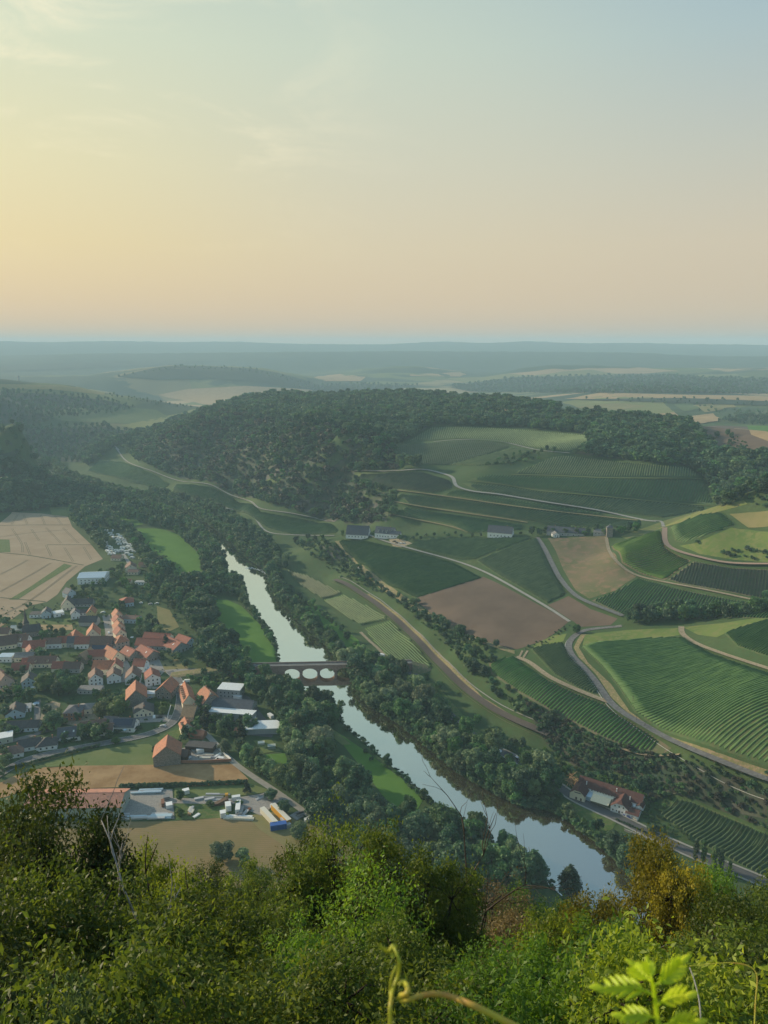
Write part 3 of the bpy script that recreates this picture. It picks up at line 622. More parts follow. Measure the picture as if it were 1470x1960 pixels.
# ------------------------------------------------------------------ vineyards
def leaf_mat(name, a, b, c, tr=.3, sc=.6, rough=.55):
    m = Mat(name, rough, .3); p = m.pos()
    oi = m.n('ShaderNodeObjectInfo')
    col = m.ramp(m.noise(p, sc, 3), [(.35, a), (.6, b), (.75, c)])
    hs = m.n('ShaderNodeHueSaturation'); m.l(col, hs.inputs['Color'])
    mr = m.n('ShaderNodeMapRange'); mr.inputs[3].default_value = .62; mr.inputs[4].default_value = 1.30; m.l(oi.outputs['Random'], mr.inputs[0]); m.l(mr.outputs[0], hs.inputs['Value'])
    ml = m.n('ShaderNodeMath', operation='MULTIPLY'); ml.inputs[1].default_value = 7.31; m.l(oi.outputs['Random'], ml.inputs[0])
    fr = m.n('ShaderNodeMath', operation='FRACT'); m.l(ml.outputs[0], fr.inputs[0])
    mr2 = m.n('ShaderNodeMapRange'); mr2.inputs[3].default_value = .475; mr2.inputs[4].default_value = .515; m.l(fr.outputs[0], mr2.inputs[0]); m.l(mr2.outputs[0], hs.inputs['Hue'])
    mr3 = m.n('ShaderNodeMapRange'); mr3.inputs[3].default_value = .75; mr3.inputs[4].default_value = 1.08; m.l(fr.outputs[0], mr3.inputs[0]); m.l(mr3.outputs[0], hs.inputs['Saturation'])
    m.color(hs.outputs[0])
    t = m.n('ShaderNodeBsdfTranslucent'); m.l(hs.outputs[0], t.inputs[0]); mx = m.n('ShaderNodeMixShader'); mx.inputs[0].default_value = tr
    m.l(m.b.outputs[0], mx.inputs[1]); m.l(t.outputs[0], mx.inputs[2]); m.l(mx.outputs[0], m.t.nodes['Material Output'].inputs[0]); return m.m
M['vine'] = leaf_mat('vine_leaves', (.085,.185,.055), (.115,.225,.065), (.15,.26,.08), .3, .12)
M['vine_yellow'] = leaf_mat('young_vine_leaves', (.13,.22,.05), (.17,.26,.06), (.22,.28,.07), .3, .1)
M['vine_dark'] = leaf_mat('dark_vine_leaves', (.065,.14,.055), (.085,.17,.065), (.11,.19,.075), .3, .1)
def vineyard(pix, d0, d1, mat, floor, label, spacing=2.0, h=1.5, seg=5.0, w=.55, zoff=.12, step=None):
    P = []
    for i_ in range(len(pix)):
        a, b = np.array(pix[i_], float), np.array(pix[(i_+1)%len(pix)], float); k = max(1, int(np.hypot(*(b-a))/20))
        P += [a+(b-a)*t/k for t in range(k)]
    W = hits(P)[:, :2]
    v, f = fill(W, step, zoff); link('vineyard_ground', mesh('vineyard_ground', v, f, True), floor)['kind'] = 'structure'
    D = hits([d0, d1])[:, :2]; t = D[1]-D[0]; t /= np.hypot(*t); n_ = np.array([-t[1], t[0]])
    U = W@t; N = W@n_; V = []; F = []
    for q in np.arange(N.min()+spacing*.6, N.max(), spacing):
        cr = []
        for i_ in range(len(W)):
            j_ = (i_+1) % len(W)
            if (N[i_] > q) != (N[j_] > q): cr.append(U[i_]+(U[j_]-U[i_])*(q-N[i_])/(N[j_]-N[i_]))
        cr.sort()
        for a, b in zip(cr[::2], cr[1::2]):
            a += 1.0; b -= 1.0
            if b-a < 4: continue
            k = max(2, int((b-a)/seg)+1); u = np.linspace(a, b, k)
            c = u[:,None]*t+q*n_+rng.normal(0, .06, (k,1))*n_
            z = gz(c[:,0], c[:,1]); hh = h*rng.uniform(.78, 1.15, k); ww = w*rng.uniform(.7, 1.25, k)
            b0 = len(V)*1; L_ = c-n_*ww[:,None]*.5; R_ = c+n_*ww[:,None]*.5
            ring = np.stack([np.column_stack([L_, z+.25]), np.column_stack([c-n_*ww[:,None]*.35, z+hh]), np.column_stack([c+n_*ww[:,None]*.35, z+hh*.97]), np.column_stack([R_, z+.25])], 1)
            V.append(ring.reshape(-1, 3)); s0 = sum(len(x) for x in V[:-1]) if False else vineyard.cnt; vineyard.cnt += k*4
            for m_ in range(k-1):
                e = s0+m_*4
                F += [(e, e+1, e+5, e+4), (e+1, e+2, e+6, e+5), (e+2, e+3, e+7, e+6)]
            F += [(s0, s0+3, s0+2, s0+1), (s0+k*4-4, s0+k*4-3, s0+k*4-2, s0+k*4-1)]
    vineyard.cnt = 0
    if V:
        o = link('vine_rows', mesh('vine_rows', np.concatenate(V), np.array(F, dtype=np.int32)), mat); tag(o, label, 'vineyard', kind='stuff')
vineyard.cnt = 0
VM, VF, VB = M['vine'], M['vinefloor'], M['vinefloor_brown']
vineyard([(550,1092),(587,1102),(655,1136),(617,1147),(575,1120)], (560,1100),(617,1146), VM, VF, 'narrow green vineyard between the river trees and the railway, farthest one')
vineyard([(619,1149),(658,1139),(705,1162),(745,1186),(690,1198),(650,1172)], (622,1150),(688,1197), VM, VF, 'light green striped vineyard in the bend between railway and river')
vineyard([(697,1204),(745,1189),(790,1230),(828,1277),(815,1288),(790,1290),(753,1268),(722,1236)], (700,1206),(790,1285), VM, VF, 'deep green vineyard beside the railway and above the river road')
vineyard([(642,1034),(700,1035),(790,1056),(868,1077),(922,1106),(796,1145),(750,1126),(692,1082),(660,1058)], (795,1143),(922,1106), VM, VF, 'broad green vineyard below the white-walled estate')
vineyard([(775,1046),(830,1032),(900,1029),(1018,1030),(960,1050),(905,1071),(880,1072),(820,1058)], (905,1071),(1018,1031), VM, VF, 'green vineyard wedge right of the estate car park')
vineyard([(912,1074),(965,1052),(1027,1030),(1040,1055),(1052,1080),(1066,1108),(1084,1136),(1046,1155),(1000,1128),(960,1106)], (940,1090),(1040,1045), VM, VF, 'bright green vineyard left of the upper tarmac road')
vineyard([(1170,1046),(1215,1030),(1265,1016),(1274,1048),(1296,1062),(1322,1073),(1272,1111),(1225,1098),(1190,1078)], (1230,1096),(1300,1066), M['vine_yellow'], M['fallow'], 'loose light green vineyard above the curving vineyard track', 2.4)
vineyard([(1326,1075),(1400,1087),(1470,1090),(1640,1095),(1640,1165),(1470,1148),(1380,1131),(1300,1117),(1278,1110)], (1340,1124),(1352,1080), M['vine_dark'], VB, 'dark steep vineyard on the terrace at the right edge, upper of two', 2.4)
vineyard([(1132,1150),(1180,1132),(1222,1108),(1290,1126),(1380,1144),(1470,1161),(1600,1176),(1600,1190),(1400,1182),(1300,1186),(1200,1182)], (1180,1170),(1225,1118), VM, VB, 'dark green striped vineyard just above the dark row of trees', 2.3)
vineyard([(1281,1010),(1340,986),(1380,981),(1408,1004),(1365,1020),(1310,1040),(1290,1035)], (1300,1030),(1390,990), VM, VF, 'smooth green vineyard on the flank of the sunlit knoll', 2.2)
vineyard([(1112,1240),(1130,1232),(1200,1226),(1262,1222),(1312,1222),(1360,1250),(1420,1272),(1480,1292),(1640,1335),(1640,1530),(1480,1470),(1370,1433),(1265,1398),(1215,1365),(1185,1318),(1150,1275)], (1290,1400),(1480,1300), VM, VF, 'largest green vineyard on the rounded knoll at the right', 1.8)
vineyard([(1385,1212),(1430,1198),(1480,1184),(1640,1178),(1640,1300),(1480,1262),(1410,1238)], (1420,1240),(1475,1205), VM, VF, 'small green vineyard on the top right of the knoll', 2.1)
vineyard([(1015,1243),(1045,1234),(1078,1230),(1086,1246),(1110,1274),(1132,1300),(1156,1338),(1105,1318),(1060,1292)], (1060,1290),(1110,1262), VM, VF, 'green vineyard triangle left of the hairpin road', 2.0)
vineyard([(935,1268),(985,1256),(1000,1268),(1050,1302),(1100,1326),(1160,1350),(1180,1366),(1230,1396),(1285,1432),(1270,1443),(1210,1436),(1150,1412),(1060,1366),(990,1325),(940,1290)], (1120,1390),(1190,1341), VM, VB, 'long striped vineyard below the hill road', 2.2)
vineyard([(1262,1560),(1290,1528),(1320,1532),(1400,1566),(1480,1600),(1640,1660),(1640,1760),(1480,1690),(1400,1648),(1330,1610)], (1350,1610),(1400,1562), VM, VF, 'striped vineyard behind the poplars by the river road', 2.1)
FS = dict(spacing=2.8, seg=9.0, zoff=.3, h=1.6, w=.9)
vineyard([(777,847),(826,819),(900,818),(979,822),(1120,834),(1126,851),(1086,865),(1047,861),(979,849),(877,840)], (900,838),(890,820), VM, VF, 'uppermost vineyard strip under the edge of the wood', **FS)
vineyard([(745,869),(777,852),(877,844),(940,846),(978,854),(922,873),(855,891),(792,889)], (850,885),(840,850), M['vine_dark'], VF, 'dark vineyard left below the uppermost pale track', **FS)
vineyard([(858,890),(928,872),(985,857),(1025,864),(979,886),(911,892)], (900,888),(940,872), M['vine_yellow'], VF, 'small pale green vineyard wedge under the pale track', **FS)
vineyard([(985,906),(1058,876),(1092,874),(1176,884),(1318,897),(1338,913),(1148,912)], (1100,910),(1118,880), M['vine_yellow'], VF, 'yellow green vineyard at the head of the terraces', **FS)
vineyard([(896,918),(940,910),(1148,917),(1344,920),(1366,965),(1205,951),(1035,937)], (1160,944),(1178,918), VM, VF, 'wide vineyard terrace reaching the dark wood on the right', **FS)
vineyard([(884,925),(960,931),(1035,943),(1205,958),(1366,972),(1267,991),(1148,976),(1007,952),(911,940)], (1160,976),(1185,957), VM, VF, 'long vineyard terrace above the main terrace track', **FS)
vineyard([(684,908),(804,903),(862,920),(868,935),(826,944),(753,937),(686,927)], (750,935),(790,905), M['vine_dark'], VF, 'dark vineyard left of the bend in the terrace track', **FS)
vineyard([(840,947),(877,938),(1007,962),(1148,981),(1240,997),(1200,992),(1047,974)], (1000,968),(1020,960), VM, VF, 'thin vineyard terrace below the main terrace track', **FS)
vineyard([(755,946),(826,951),(1047,979),(1225,999),(1210,1009),(1137,1012),(1040,1003),(1001,996),(877,979),(781,965)], (1080,1005),(1120,985), VM, VF, 'broad lower vineyard terrace above the roadside trees', **FS)
vineyard([(770,971),(877,986),(1001,1005),(1000,1013),(894,1021),(860,1004),(775,987)], (850,1000),(880,985), M['vine_dark'], VF, 'lowest dark vineyard terrace behind the estate', **FS)
vineyard([(167,901),(190,882),(235,884),(300,910),(325,926),(308,938),(205,911)], (230,905),(250,890), VM, VF, 'misty vineyard patch beside the distant river bend', **FS)
vineyard([(336,926),(405,932),(468,962),(500,980),(560,990),(640,1006),(655,1022),(560,1024),(512,1012),(470,985),(425,968),(370,955),(330,942)], (420,965),(440,950), VM, VF, 'long vineyard strip at the foot of the wooded bluff', **FS)
vineyard([(192,845),(225,836),(245,850),(222,856),(212,848)], (205,850),(215,840), VM, VF, 'small misty vineyard under the bluff, highest on the left', **FS)
vineyard([(246,862),(290,880),(300,893),(265,888)], (262,880),(272,872), VM, VF, 'small misty vineyard right of the pale bluff track', **FS)
# ------------------------------------------------------------------ crowns
def leaf_quads(C, Nn, size, rg, flat_=.5, aspect=1.0):
    """C centres, Nn preferred normals -> leaf-cluster quads bent along their middle"""
    n = len(C); nr_ = Nn*flat_ + rg.normal(0, 1, (n,3))*(1-flat_)*.9
    nr_ /= np.linalg.norm(nr_, axis=1)[:,None]+1e-9
    a = np.cross(nr_, rg.normal(0, 1, (n,3))); a /= np.linalg.norm(a, axis=1)[:,None]+1e-9; b = np.cross(nr_, a)
    s = (size*rg.uniform(.6, 1.35, n))[:,None]*.5
    V = np.stack([C-a*s*aspect, C-b*s*.8+nr_*s*.15, C+a*s*aspect, C+b*s*.8+nr_*s*.15], 1).reshape(-1, 3)
    return V, np.arange(n*4).reshape(-1, 4)
def lumpy(rg, n_lump, quads, shape='round', size=.06, droop=0):
    """unit crown: height 0..1, width about .8; returns verts, faces"""
    L = []
    for k in range(n_lump):
        if shape == 'round':
            d = rg.normal(0, 1, 3); d /= np.linalg.norm(d); rr = rg.uniform(.45, 1)**.6
            c = np.array([d[0]*.27*rr, d[1]*.27*rr, .50+d[2]*.36*rr]); r = rg.uniform(.10, .19)*(1.15-.35*rr)
        elif shape == 'wide':
            d = rg.normal(0, 1, 3); d /= np.linalg.norm(d); rr = rg.uniform(.4, 1)**.6
            c = np.array([d[0]*.40*rr, d[1]*.40*rr, .46+d[2]*.33*rr]); r = rg.uniform(.11, .20)
        elif shape == 'tall':
            z = rg.uniform(.14, .92); w = .13*math.sin(min(1, z*1.3)*math.pi*.5)*(1.06-z)**.35; t = rg.uniform(0, 6.28); c = np.array([math.cos(t)*w*.6, math.sin(t)*w*.6, z]); r = rg.uniform(.05, .085)
        elif shape == 'cone':
            z = rg.uniform(.12, .97)**1.1; w = .26*(1.0-z); t = rg.uniform(0, 6.28); c = np.array([math.cos(t)*w*.8, math.sin(t)*w*.8, z]); r = .03+.075*(1-z)
        elif shape == 'bush':
            d = rg.normal(0, 1, 3); d /= np.linalg.norm(d); d[2] = abs(d[2]); rr = rg.uniform(.3, 1)**.6
            c = np.array([d[0]*.42*rr, d[1]*.42*rr, .25+d[2]*.50*rr]); r = rg.uniform(.14, .24)
        L.append((c, r))
    w = np.array([r*r for c, r in L]); w /= w.sum(); cnt = rg.multinomial(quads, w); P = []; Nn = []
    for (c, r), m in zip(L, cnt):
        d = rg.normal(0, 1, (m,3)); d /= np.linalg.norm(d, axis=1)[:,None]+1e-9; d[:,2] = np.where(rg.random(m) < .65, np.abs(d[:,2]), d[:,2])
        q = c + d*r*rg.uniform(.72, 1.08, (m,1)); q[:,2] -= droop*np.hypot(q[:,0], q[:,1])**2
        P.append(q); Nn.append(d)
    P = np.concatenate(P); Nn = np.concatenate(Nn); k = P[:,2] > .015; P, Nn = P[k], Nn[k]
    V, F = leaf_quads(P, Nn, np.full(len(P), size), rg, .55)
    # inner mass of each lump so that the crown is not see-through
    VV = [V]; FF = [F]; base = len(V)
    ico = bmesh.new(); bmesh.ops.create_icosphere(ico, subdivisions=1, radius=1); iv = np.array([v.co[:] for v in ico.verts]); jf = np.array([[v.index for v in f.verts] for f in ico.faces]); ico.free()
    for c, r in L:
        q = c+iv*r*.72*rg.uniform(.85, 1.1, (len(iv),1)); VV.append(q); FF.append(np.column_stack([jf, jf[:,2]])+base); base += len(iv)
    return np.concatenate(VV), VV, FF, L
def crown_mesh(name, seed, n_lump, quads, shape, size, droop=0):
    rg = np.random.default_rng(seed); V, VV, FF, L = lumpy(rg, n_lump, quads, shape, size, droop)
    faces = [tuple(f) for f in FF[0]]
    for f4 in FF[1:]: faces += [tuple(f[:3]) for f in f4]
    me_ = bpy.data.meshes.new(name); me_.from_pydata(V.tolist(), [], faces); me_.update(); return me_
M['leaf'] = leaf_mat('broad_leaves', (.064,.150,.052), (.105,.21,.066), (.18,.30,.09), .3, .35)
M['leaf_dark'] = leaf_mat('dark_leaves', (.046,.118,.060), (.072,.165,.070), (.12,.23,.09), .3, .35)
M['leaf_pale'] = leaf_mat('pale_willow_leaves', (.15,.235,.115), (.21,.31,.135), (.29,.40,.18), .3, .35)
M['leaf_fresh'] = leaf_mat('fresh_leaves', (.075,.15,.030), (.11,.19,.038), (.15,.23,.05), .3, .35)
M['needle'] = leaf_mat('dark_needles', (.014,.030,.018), (.020,.042,.024), (.035,.06,.03), .1, .35)
M['leaf_brown'] = leaf_mat('dry_scrub', (.060,.062,.040), (.080,.078,.052), (.11,.10,.07), .2, .35)
def bark(name, a, b):
    m = Mat(name, .9, .15); p = m.obj(); return m.color(m.ramp(m.noise(m.mapping(p, (3,3,.6)), 4, 6), [(.35, a), (.7, b)])).bump(m.noise(m.mapping(p, (4,4,.8)), 8, 5), .5, .02).m
M['bark'] = bark('grey_brown_bark', (.07,.055,.04), (.14,.115,.09))
M['bark_pale'] = bark('bleached_dead_wood', (.26,.24,.22), (.42,.40,.37))
M['bark_dark'] = bark('dark_bark', (.035,.028,.022), (.075,.06,.05))
SHAPES = {'round': [crown_mesh('crown_round', 10+k, 26, 2300, 'round', .062) for k in range(4)],
          'wide': [crown_mesh('crown_wide', 20+k, 30, 2600, 'wide', .066) for k in range(3)],
          'tall': [crown_mesh('crown_tall', 30+k, 40, 1500, 'tall', .038) for k in range(2)],
          'cone': [crown_mesh('crown_cone', 40+k, 60, 1900, 'cone', .045) for k in range(2)],
          'bush': [crown_mesh('crown_bush', 50+k, 16, 1500, 'bush', .085) for k in range(3)]}
FARSH = [crown_mesh('far_crown', 60+k, 14, 420, 'round', .12) for k in range(3)] + [crown_mesh('far_crown', 70, 14, 420, 'wide', .13)]
FARBUSH = [crown_mesh('far_bush', 80+k, 9, 320, 'bush', .15) for k in range(2)]
def trunk_mesh(seed, top=.6, r=.022):
    rg = random.Random(seed); mb = MB()
    pts = [(0,0,-.03)]; x = y = 0
    for k in range(1, 6): x += rg.uniform(-.012,.012); y += rg.uniform(-.012,.012); pts.append((x, y, top*k/5))
    mb.tube(pts, [r*1.35, r, r*.85, r*.7, r*.55, r*.3], 7)
    for k in range(5):
        z = rg.uniform(.22, top*.8); t = rg.uniform(0, 6.28); l = rg.uniform(.15, .26); i_ = int(z/top*5); b = pts[i_]
        mb.tube([(b[0], b[1], z), (b[0]+math.cos(t)*l*.5, b[1]+math.sin(t)*l*.5, z+l*.35), (b[0]+math.cos(t)*l, b[1]+math.sin(t)*l, z+l*.9)], [r*.5, r*.35, r*.15], 5)
    return mb.mesh('trunk', True)
TRUNKS = [trunk_mesh(k) for k in range(3)]
_mc = {}
def with_mat(me_, mat):
    k = (me_.name, mat.name)
    if k not in _mc:
        c = me_.copy(); c.materials.clear(); c.materials.append(mat); _mc[k] = c
    return _mc[k]
TREES = []      # candidates: dict(p, h, w, shape, mat, label, group, name)
def zone(pix, dmin, hr, shapes, mats, label, group, n=4000, name='tree', wr=(.85,1.15), cat='tree', limit=None, store=None, rs=None, avoid=None):
    """scatter trees inside a pixel polygon, at least dmin metres apart on the ground"""
    P = np.array(pix, float); lo, hi = P.min(0), P.max(0); rg = np.random.default_rng(abs(hash(label)) % 1000 if False else (int(lo[0]*7+lo[1]*13+hi[0]) % 99991))
    c = np.column_stack([rg.uniform(lo[0], hi[0], n), rg.uniform(lo[1], hi[1], n)]); c = c[inside(c[:,0], c[:,1], P)]
    H = hits(c); out = []; grid = {}
    for h in H:
        k = (int(h[0]//dmin), int(h[1]//dmin)); ok = True
        for a in (-1,0,1):
            for b in (-1,0,1):
                for q in grid.get((k[0]+a, k[1]+b), ()):
                    if (q[0]-h[0])**2+(q[1]-h[1])**2 < dmin*dmin: ok = False; break
                if not ok: break
            if not ok: break
        if not ok: continue
        if h[2] < -.6: continue
        grid.setdefault(k, []).append(h); out.append(h)
        if limit and len(out) >= limit: break
    res = []
    for h in out:
        res.append(dict(p=h, h=float(rg.uniform(*hr))*(1.2 if hr[0] >= 8 else 1.05)*float(rg.choice([.8,1,1,1.2])), w=float(rg.uniform(*wr)), shape=shapes[rg.integers(len(shapes))], mat=mats[rg.integers(len(mats))], label=label, group=group, name=name, cat=cat, rz=float(rg.uniform(0, 6.28)), k=int(rg.integers(100))))
    (TREES if store is None else store).extend(res); return res
def one(px, py, h, shape, mat, label, w=1.0, name='tree', cat='tree', group=None):
    p = hits([(px, py)])[0]; TREES.append(dict(p=p, h=h, w=w, shape=shape, mat=mat, label=label, group=group, name=name, cat=cat, rz=random.uniform(0,6.28), k=random.randrange(100), keep=True))
D_, L_, P_, F_ = 'leaf_dark', 'leaf', 'leaf_pale', 'leaf_fresh'
RT = ['round','round','wide']
# river belt, left bank, from far to near
zone([(60,905),(120,925),(200,950),(300,985),(345,1015),(330,1022),(255,1000),(150,965),(110,950)], 9, (10,15), RT, [D_,D_,L_], 'misty dark tree in the wood where the river leaves the gorge', 'trees in the far river wood', n=1500)
zone([(60,915),(110,950),(150,975),(90,975),(20,955)], 10, (9,14), RT, [D_], 'misty dark tree below the left-hand wooded hill', 'trees under the left hill', n=900)
zone([(135,975),(200,965),(225,985),(228,1010),(252,1018),(290,1070),(345,1112),(385,1122),(388,1150),(420,1220),(455,1250),(478,1278),(475,1300),(395,1290),(380,1255),(395,1240),(350,1180),(320,1160),(318,1130),(285,1095),(262,1060),(236,1020),(185,1005),(198,1040),(196,1060),(175,1030),(140,1000)], 7.5, (9,15), RT, [D_,D_,L_], 'dark leafy tree in the belt between village and river meadows', 'trees between the village and the river meadows', n=5000)
zone([(330,1012),(420,1062),(436,1080),(440,1105),(460,1112),(464,1142),(395,1140),(388,1100),(380,1062),(345,1030)], 7.5, (9,14), RT, [D_,L_,D_], 'dark bankside tree left of the river above the weir', 'trees on the left bank above the weir', n=2500)
zone([(462,1118),(468,1138),(482,1165),(500,1190),(508,1205),(498,1196),(478,1172),(455,1150)], 8, (6,10), ['bush','round'], [D_,L_], 'small bankside bush left of the river below the weir', 'bushes on the left bank below the weir', n=500, cat='bush', name='bush')
zone([(495,1190),(518,1215),(530,1248),(522,1240),(505,1218)], 7, (4,7), ['bush'], [D_,L_], 'low bush at the water edge of the bright meadow', 'bushes at the meadow edge', n=200, cat='bush', name='bush')
zone([(455,1300),(525,1306),(560,1330),(595,1345),(640,1352),(655,1392),(632,1395),(600,1380),(590,1400),(640,1470),(700,1545),(730,1560),(700,1580),(640,1575),(580,1540),(545,1500),(565,1480),(560,1440),(545,1425),(545,1385),(520,1360),(490,1335),(470,1310)], 7.5, (10,16), RT, [D_,L_,D_,P_], 'large leafy tree in the left-bank wood below the stone bridge', 'trees in the left-bank wood below the bridge', n=4000)
zone([(445,1435),(480,1440),(510,1480),(545,1500),(600,1545),(560,1540),(520,1508),(470,1465)], 7, (8,12), RT, [P_,L_,F_], 'rounded willow tree beside the straight concrete farm track', 'willows beside the farm track', n=900)
zone([(560,1530),(640,1575),(720,1580),(800,1550),(850,1572),(930,1612),(990,1650),(1040,1690),(960,1720),(820,1690),(700,1640),(640,1592)], 7.5, (9,15), RT, [D_,L_,P_,D_], 'leafy tree in the wood at the foot of the lookout hill', 'trees at the foot of the lookout hill', n=3000)
zone([(700,1440),(760,1482),(812,1522),(808,1528),(750,1486),(695,1445)], 6, (2,4.5), ['bush'], [D_,L_], 'low bush along the water edge of the long lower meadow', 'bushes along the long lower meadow', n=400, cat='bush', name='bush')
# right bank
zone([(395,985),(440,1012),(478,1045),(505,1085),(520,1095),(545,1150),(590,1195),(585,1205),(545,1160),(515,1115),(500,1092),(470,1062),(420,1020),(375,985)], 7.5, (8,13), RT, [D_,L_,P_], 'rounded tree on the right bank upstream of the weir', 'trees on the right bank upstream', n=3000)
zone([(280,940),(400,970),(470,1010),(530,1060),(560,1078),(548,1092),(500,1075),(440,1015),(380,985),(300,960)], 8, (9,14), RT, [D_,D_,L_], 'dark tree between the upper river and the vineyard strip', 'trees on the upper right bank', n=3000)
zone([(530,1100),(560,1128),(600,1160),(640,1196),(690,1242),(684,1243),(640,1205),(600,1170),(570,1148),(540,1125)], 6.5, (4,8), ['bush','round'], [D_,L_], 'dark hedge tree between the narrow meadow and the vineyards', 'hedge trees by the narrow meadow', n=1500)
zone([(560,1175),(588,1200),(620,1222),(650,1252),(690,1262),(740,1278),(790,1310),(800,1330),(830,1355),(870,1395),(905,1425),(960,1452),(1000,1468),(1060,1508),(1050,1538),(1000,1532),(950,1508),(900,1482),(860,1452),(820,1418),(790,1392),(750,1368),(714,1345),(690,1325),(676,1300),(640,1250),(612,1222),(585,1198)], 7.5, (9,15), RT, [P_,L_,D_,L_], 'rounded willow tree on the right bank by the river road', 'willows along the right bank', n=4500)
zone([(1085,1560),(1110,1570),(1165,1598),(1230,1622),(1300,1660),(1280,1700),(1220,1675),(1170,1630),(1130,1598)], 8, (6,9), RT, [D_,L_], 'dark round tree on the right bank below the white inn', 'trees below the white inn', n=900)
# hedges, embankments, gardens
zone([(560,1040),(625,1036),(680,1090),(745,1130),(800,1166),(850,1200),(900,1225),(960,1262),(935,1275),(945,1300),(1000,1345),(1060,1375),(1045,1395),(985,1362),(930,1318),(880,1268),(835,1215),(780,1172),(720,1132),(668,1105),(600,1070)], 6.5, (5,10), ['round','bush','round'], [D_,L_,D_], 'dark thicket tree on the bank between railway and fields', 'thicket trees above the railway', n=5000)
zone([(800,1290),(850,1330),(900,1378),(950,1410),(1000,1430),(1060,1440),(1090,1480),(1060,1492),(1000,1452),(960,1425),(910,1385),(860,1340),(815,1305)], 6, (4,8), ['round','bush'], [D_,L_,F_], 'leafy thicket tree between the river road and the railway', 'thicket trees below the railway', n=3000)
zone([(1190,1186),(1240,1178),(1320,1176),(1400,1172),(1480,1162),(1640,1165),(1640,1176),(1480,1174),(1400,1184),(1300,1192),(1230,1196),(1195,1198)], 6.5, (8,12), RT, [D_,L_,D_], 'dark tree in the row behind the sunlit knoll', 'tree row behind the knoll', n=3500)
zone([(1005,1024),(1090,1020),(1170,1016),(1215,1012),(1225,1018),(1180,1024),(1090,1026),(1010,1027)], 7, (7,10), RT, [D_,L_], 'misty tree around the slate-roofed farmstead', 'trees around the farmstead', n=1500)
zone([(770,1030),(850,1022),(930,1022),(1000,1022),(1000,1027),(860,1029),(790,1036)], 9, (4,6), ['bush','round'], [D_], 'low misty tree along the foot of the terraces', 'low trees at the foot of the terraces', n=800)
zone([(930,893),(960,878),(1000,868),(1045,868),(1030,880),(990,890)], 8, (4,8), ['bush','round'], [D_,L_], 'scrub tree among the upper vineyards', 'scrub trees among the vineyards', n=700)
zone([(540,930),(560,925),(600,940),(640,960),(660,985),(640,1000),(600,985),(550,955)], 9, (7,11), RT, [D_], 'dark tree on the lower bluff', 'trees on the lower bluff', n=1000) if False else None
# village greenery
VG = dict(shapes=['round','bush','round'], group='garden trees in the village', label='leafy garden tree among the village houses')
for pz, n_, lim in (([(10,1215),(40,1205),(80,1212),(130,1215),(120,1226),(60,1222),(20,1228)], 300, 14), ([(60,1295),(110,1290),(150,1300),(165,1312),(150,1330),(80,1330),(70,1315)], 300, 14),
    ([(0,1330),(60,1330),(68,1345),(30,1350),(0,1352)], 200, 9), ([(180,1335),(248,1330),(250,1355),(200,1358)], 200, 7), ([(85,1375),(118,1368),(125,1395),(100,1408),(85,1400)], 200, 7),
    ([(0,1372),(20,1375),(40,1405),(10,1408)], 200, 5), ([(140,1262),(180,1266),(178,1280),(150,1275)], 200, 7), ([(70,1258),(95,1254),(100,1262),(75,1262)], 100, 4), ([(150,1128),(205,1115),(212,1135),(200,1168),(184,1165),(165,1148),(120,1150),(115,1140)], 500, 22),
    ([(212,1120),(300,1118),(318,1145),(300,1158),(262,1148),(220,1145)], 500, 26), ([(215,1160),(240,1162),(236,1176),(218,1176)], 150, 5), ([(258,1195),(300,1190),(305,1215),(275,1225),(258,1212)], 300, 14), ([(0,1185),(28,1178),(48,1160),(58,1165),(20,1200),(0,1215)], 200, 6),
    ([(35,1280),(50,1290),(30,1305),(15,1310)], 100, 4), ([(185,1095),(240,1088),(248,1110),(215,1120),(190,1112)], 300, 12), ([(290,1090),(318,1100),(310,1118),(270,1112)], 200, 8), ([(255,1300),(262,1310),(240,1316)], 50, 2),
    ([(0,1425),(14,1440),(12,1480),(0,1488)], 100, 5), ([(120,1405),(230,1412),(200,1418),(125,1422)], 300, 9), ([(140,1372),(160,1378),(150,1384)], 60, 2), ([(195,1395),(218,1398),(215,1404),(198,1404)], 60, 3), ([(295,1360),(320,1348),(318,1366),(300,1368)], 60, 3),
    ([(378,1350),(405,1360),(400,1390),(380,1385)], 150, 8), ([(400,1382),(460,1380),(480,1395),(470,1410),(420,1420),(402,1405)], 300, 14), ([(340,1405),(372,1400),(380,1420),(350,1425)], 100, 4), ([(362,1300),(400,1296),(440,1300),(440,1318),(390,1322)], 400, 16), ([(300,1262),(325,1250),(350,1262),(340,1268)], 100, 4)):
    zone(pz, 5.5, (5,9.5), mats=[D_,L_,F_], n=n_, limit=lim, **VG)
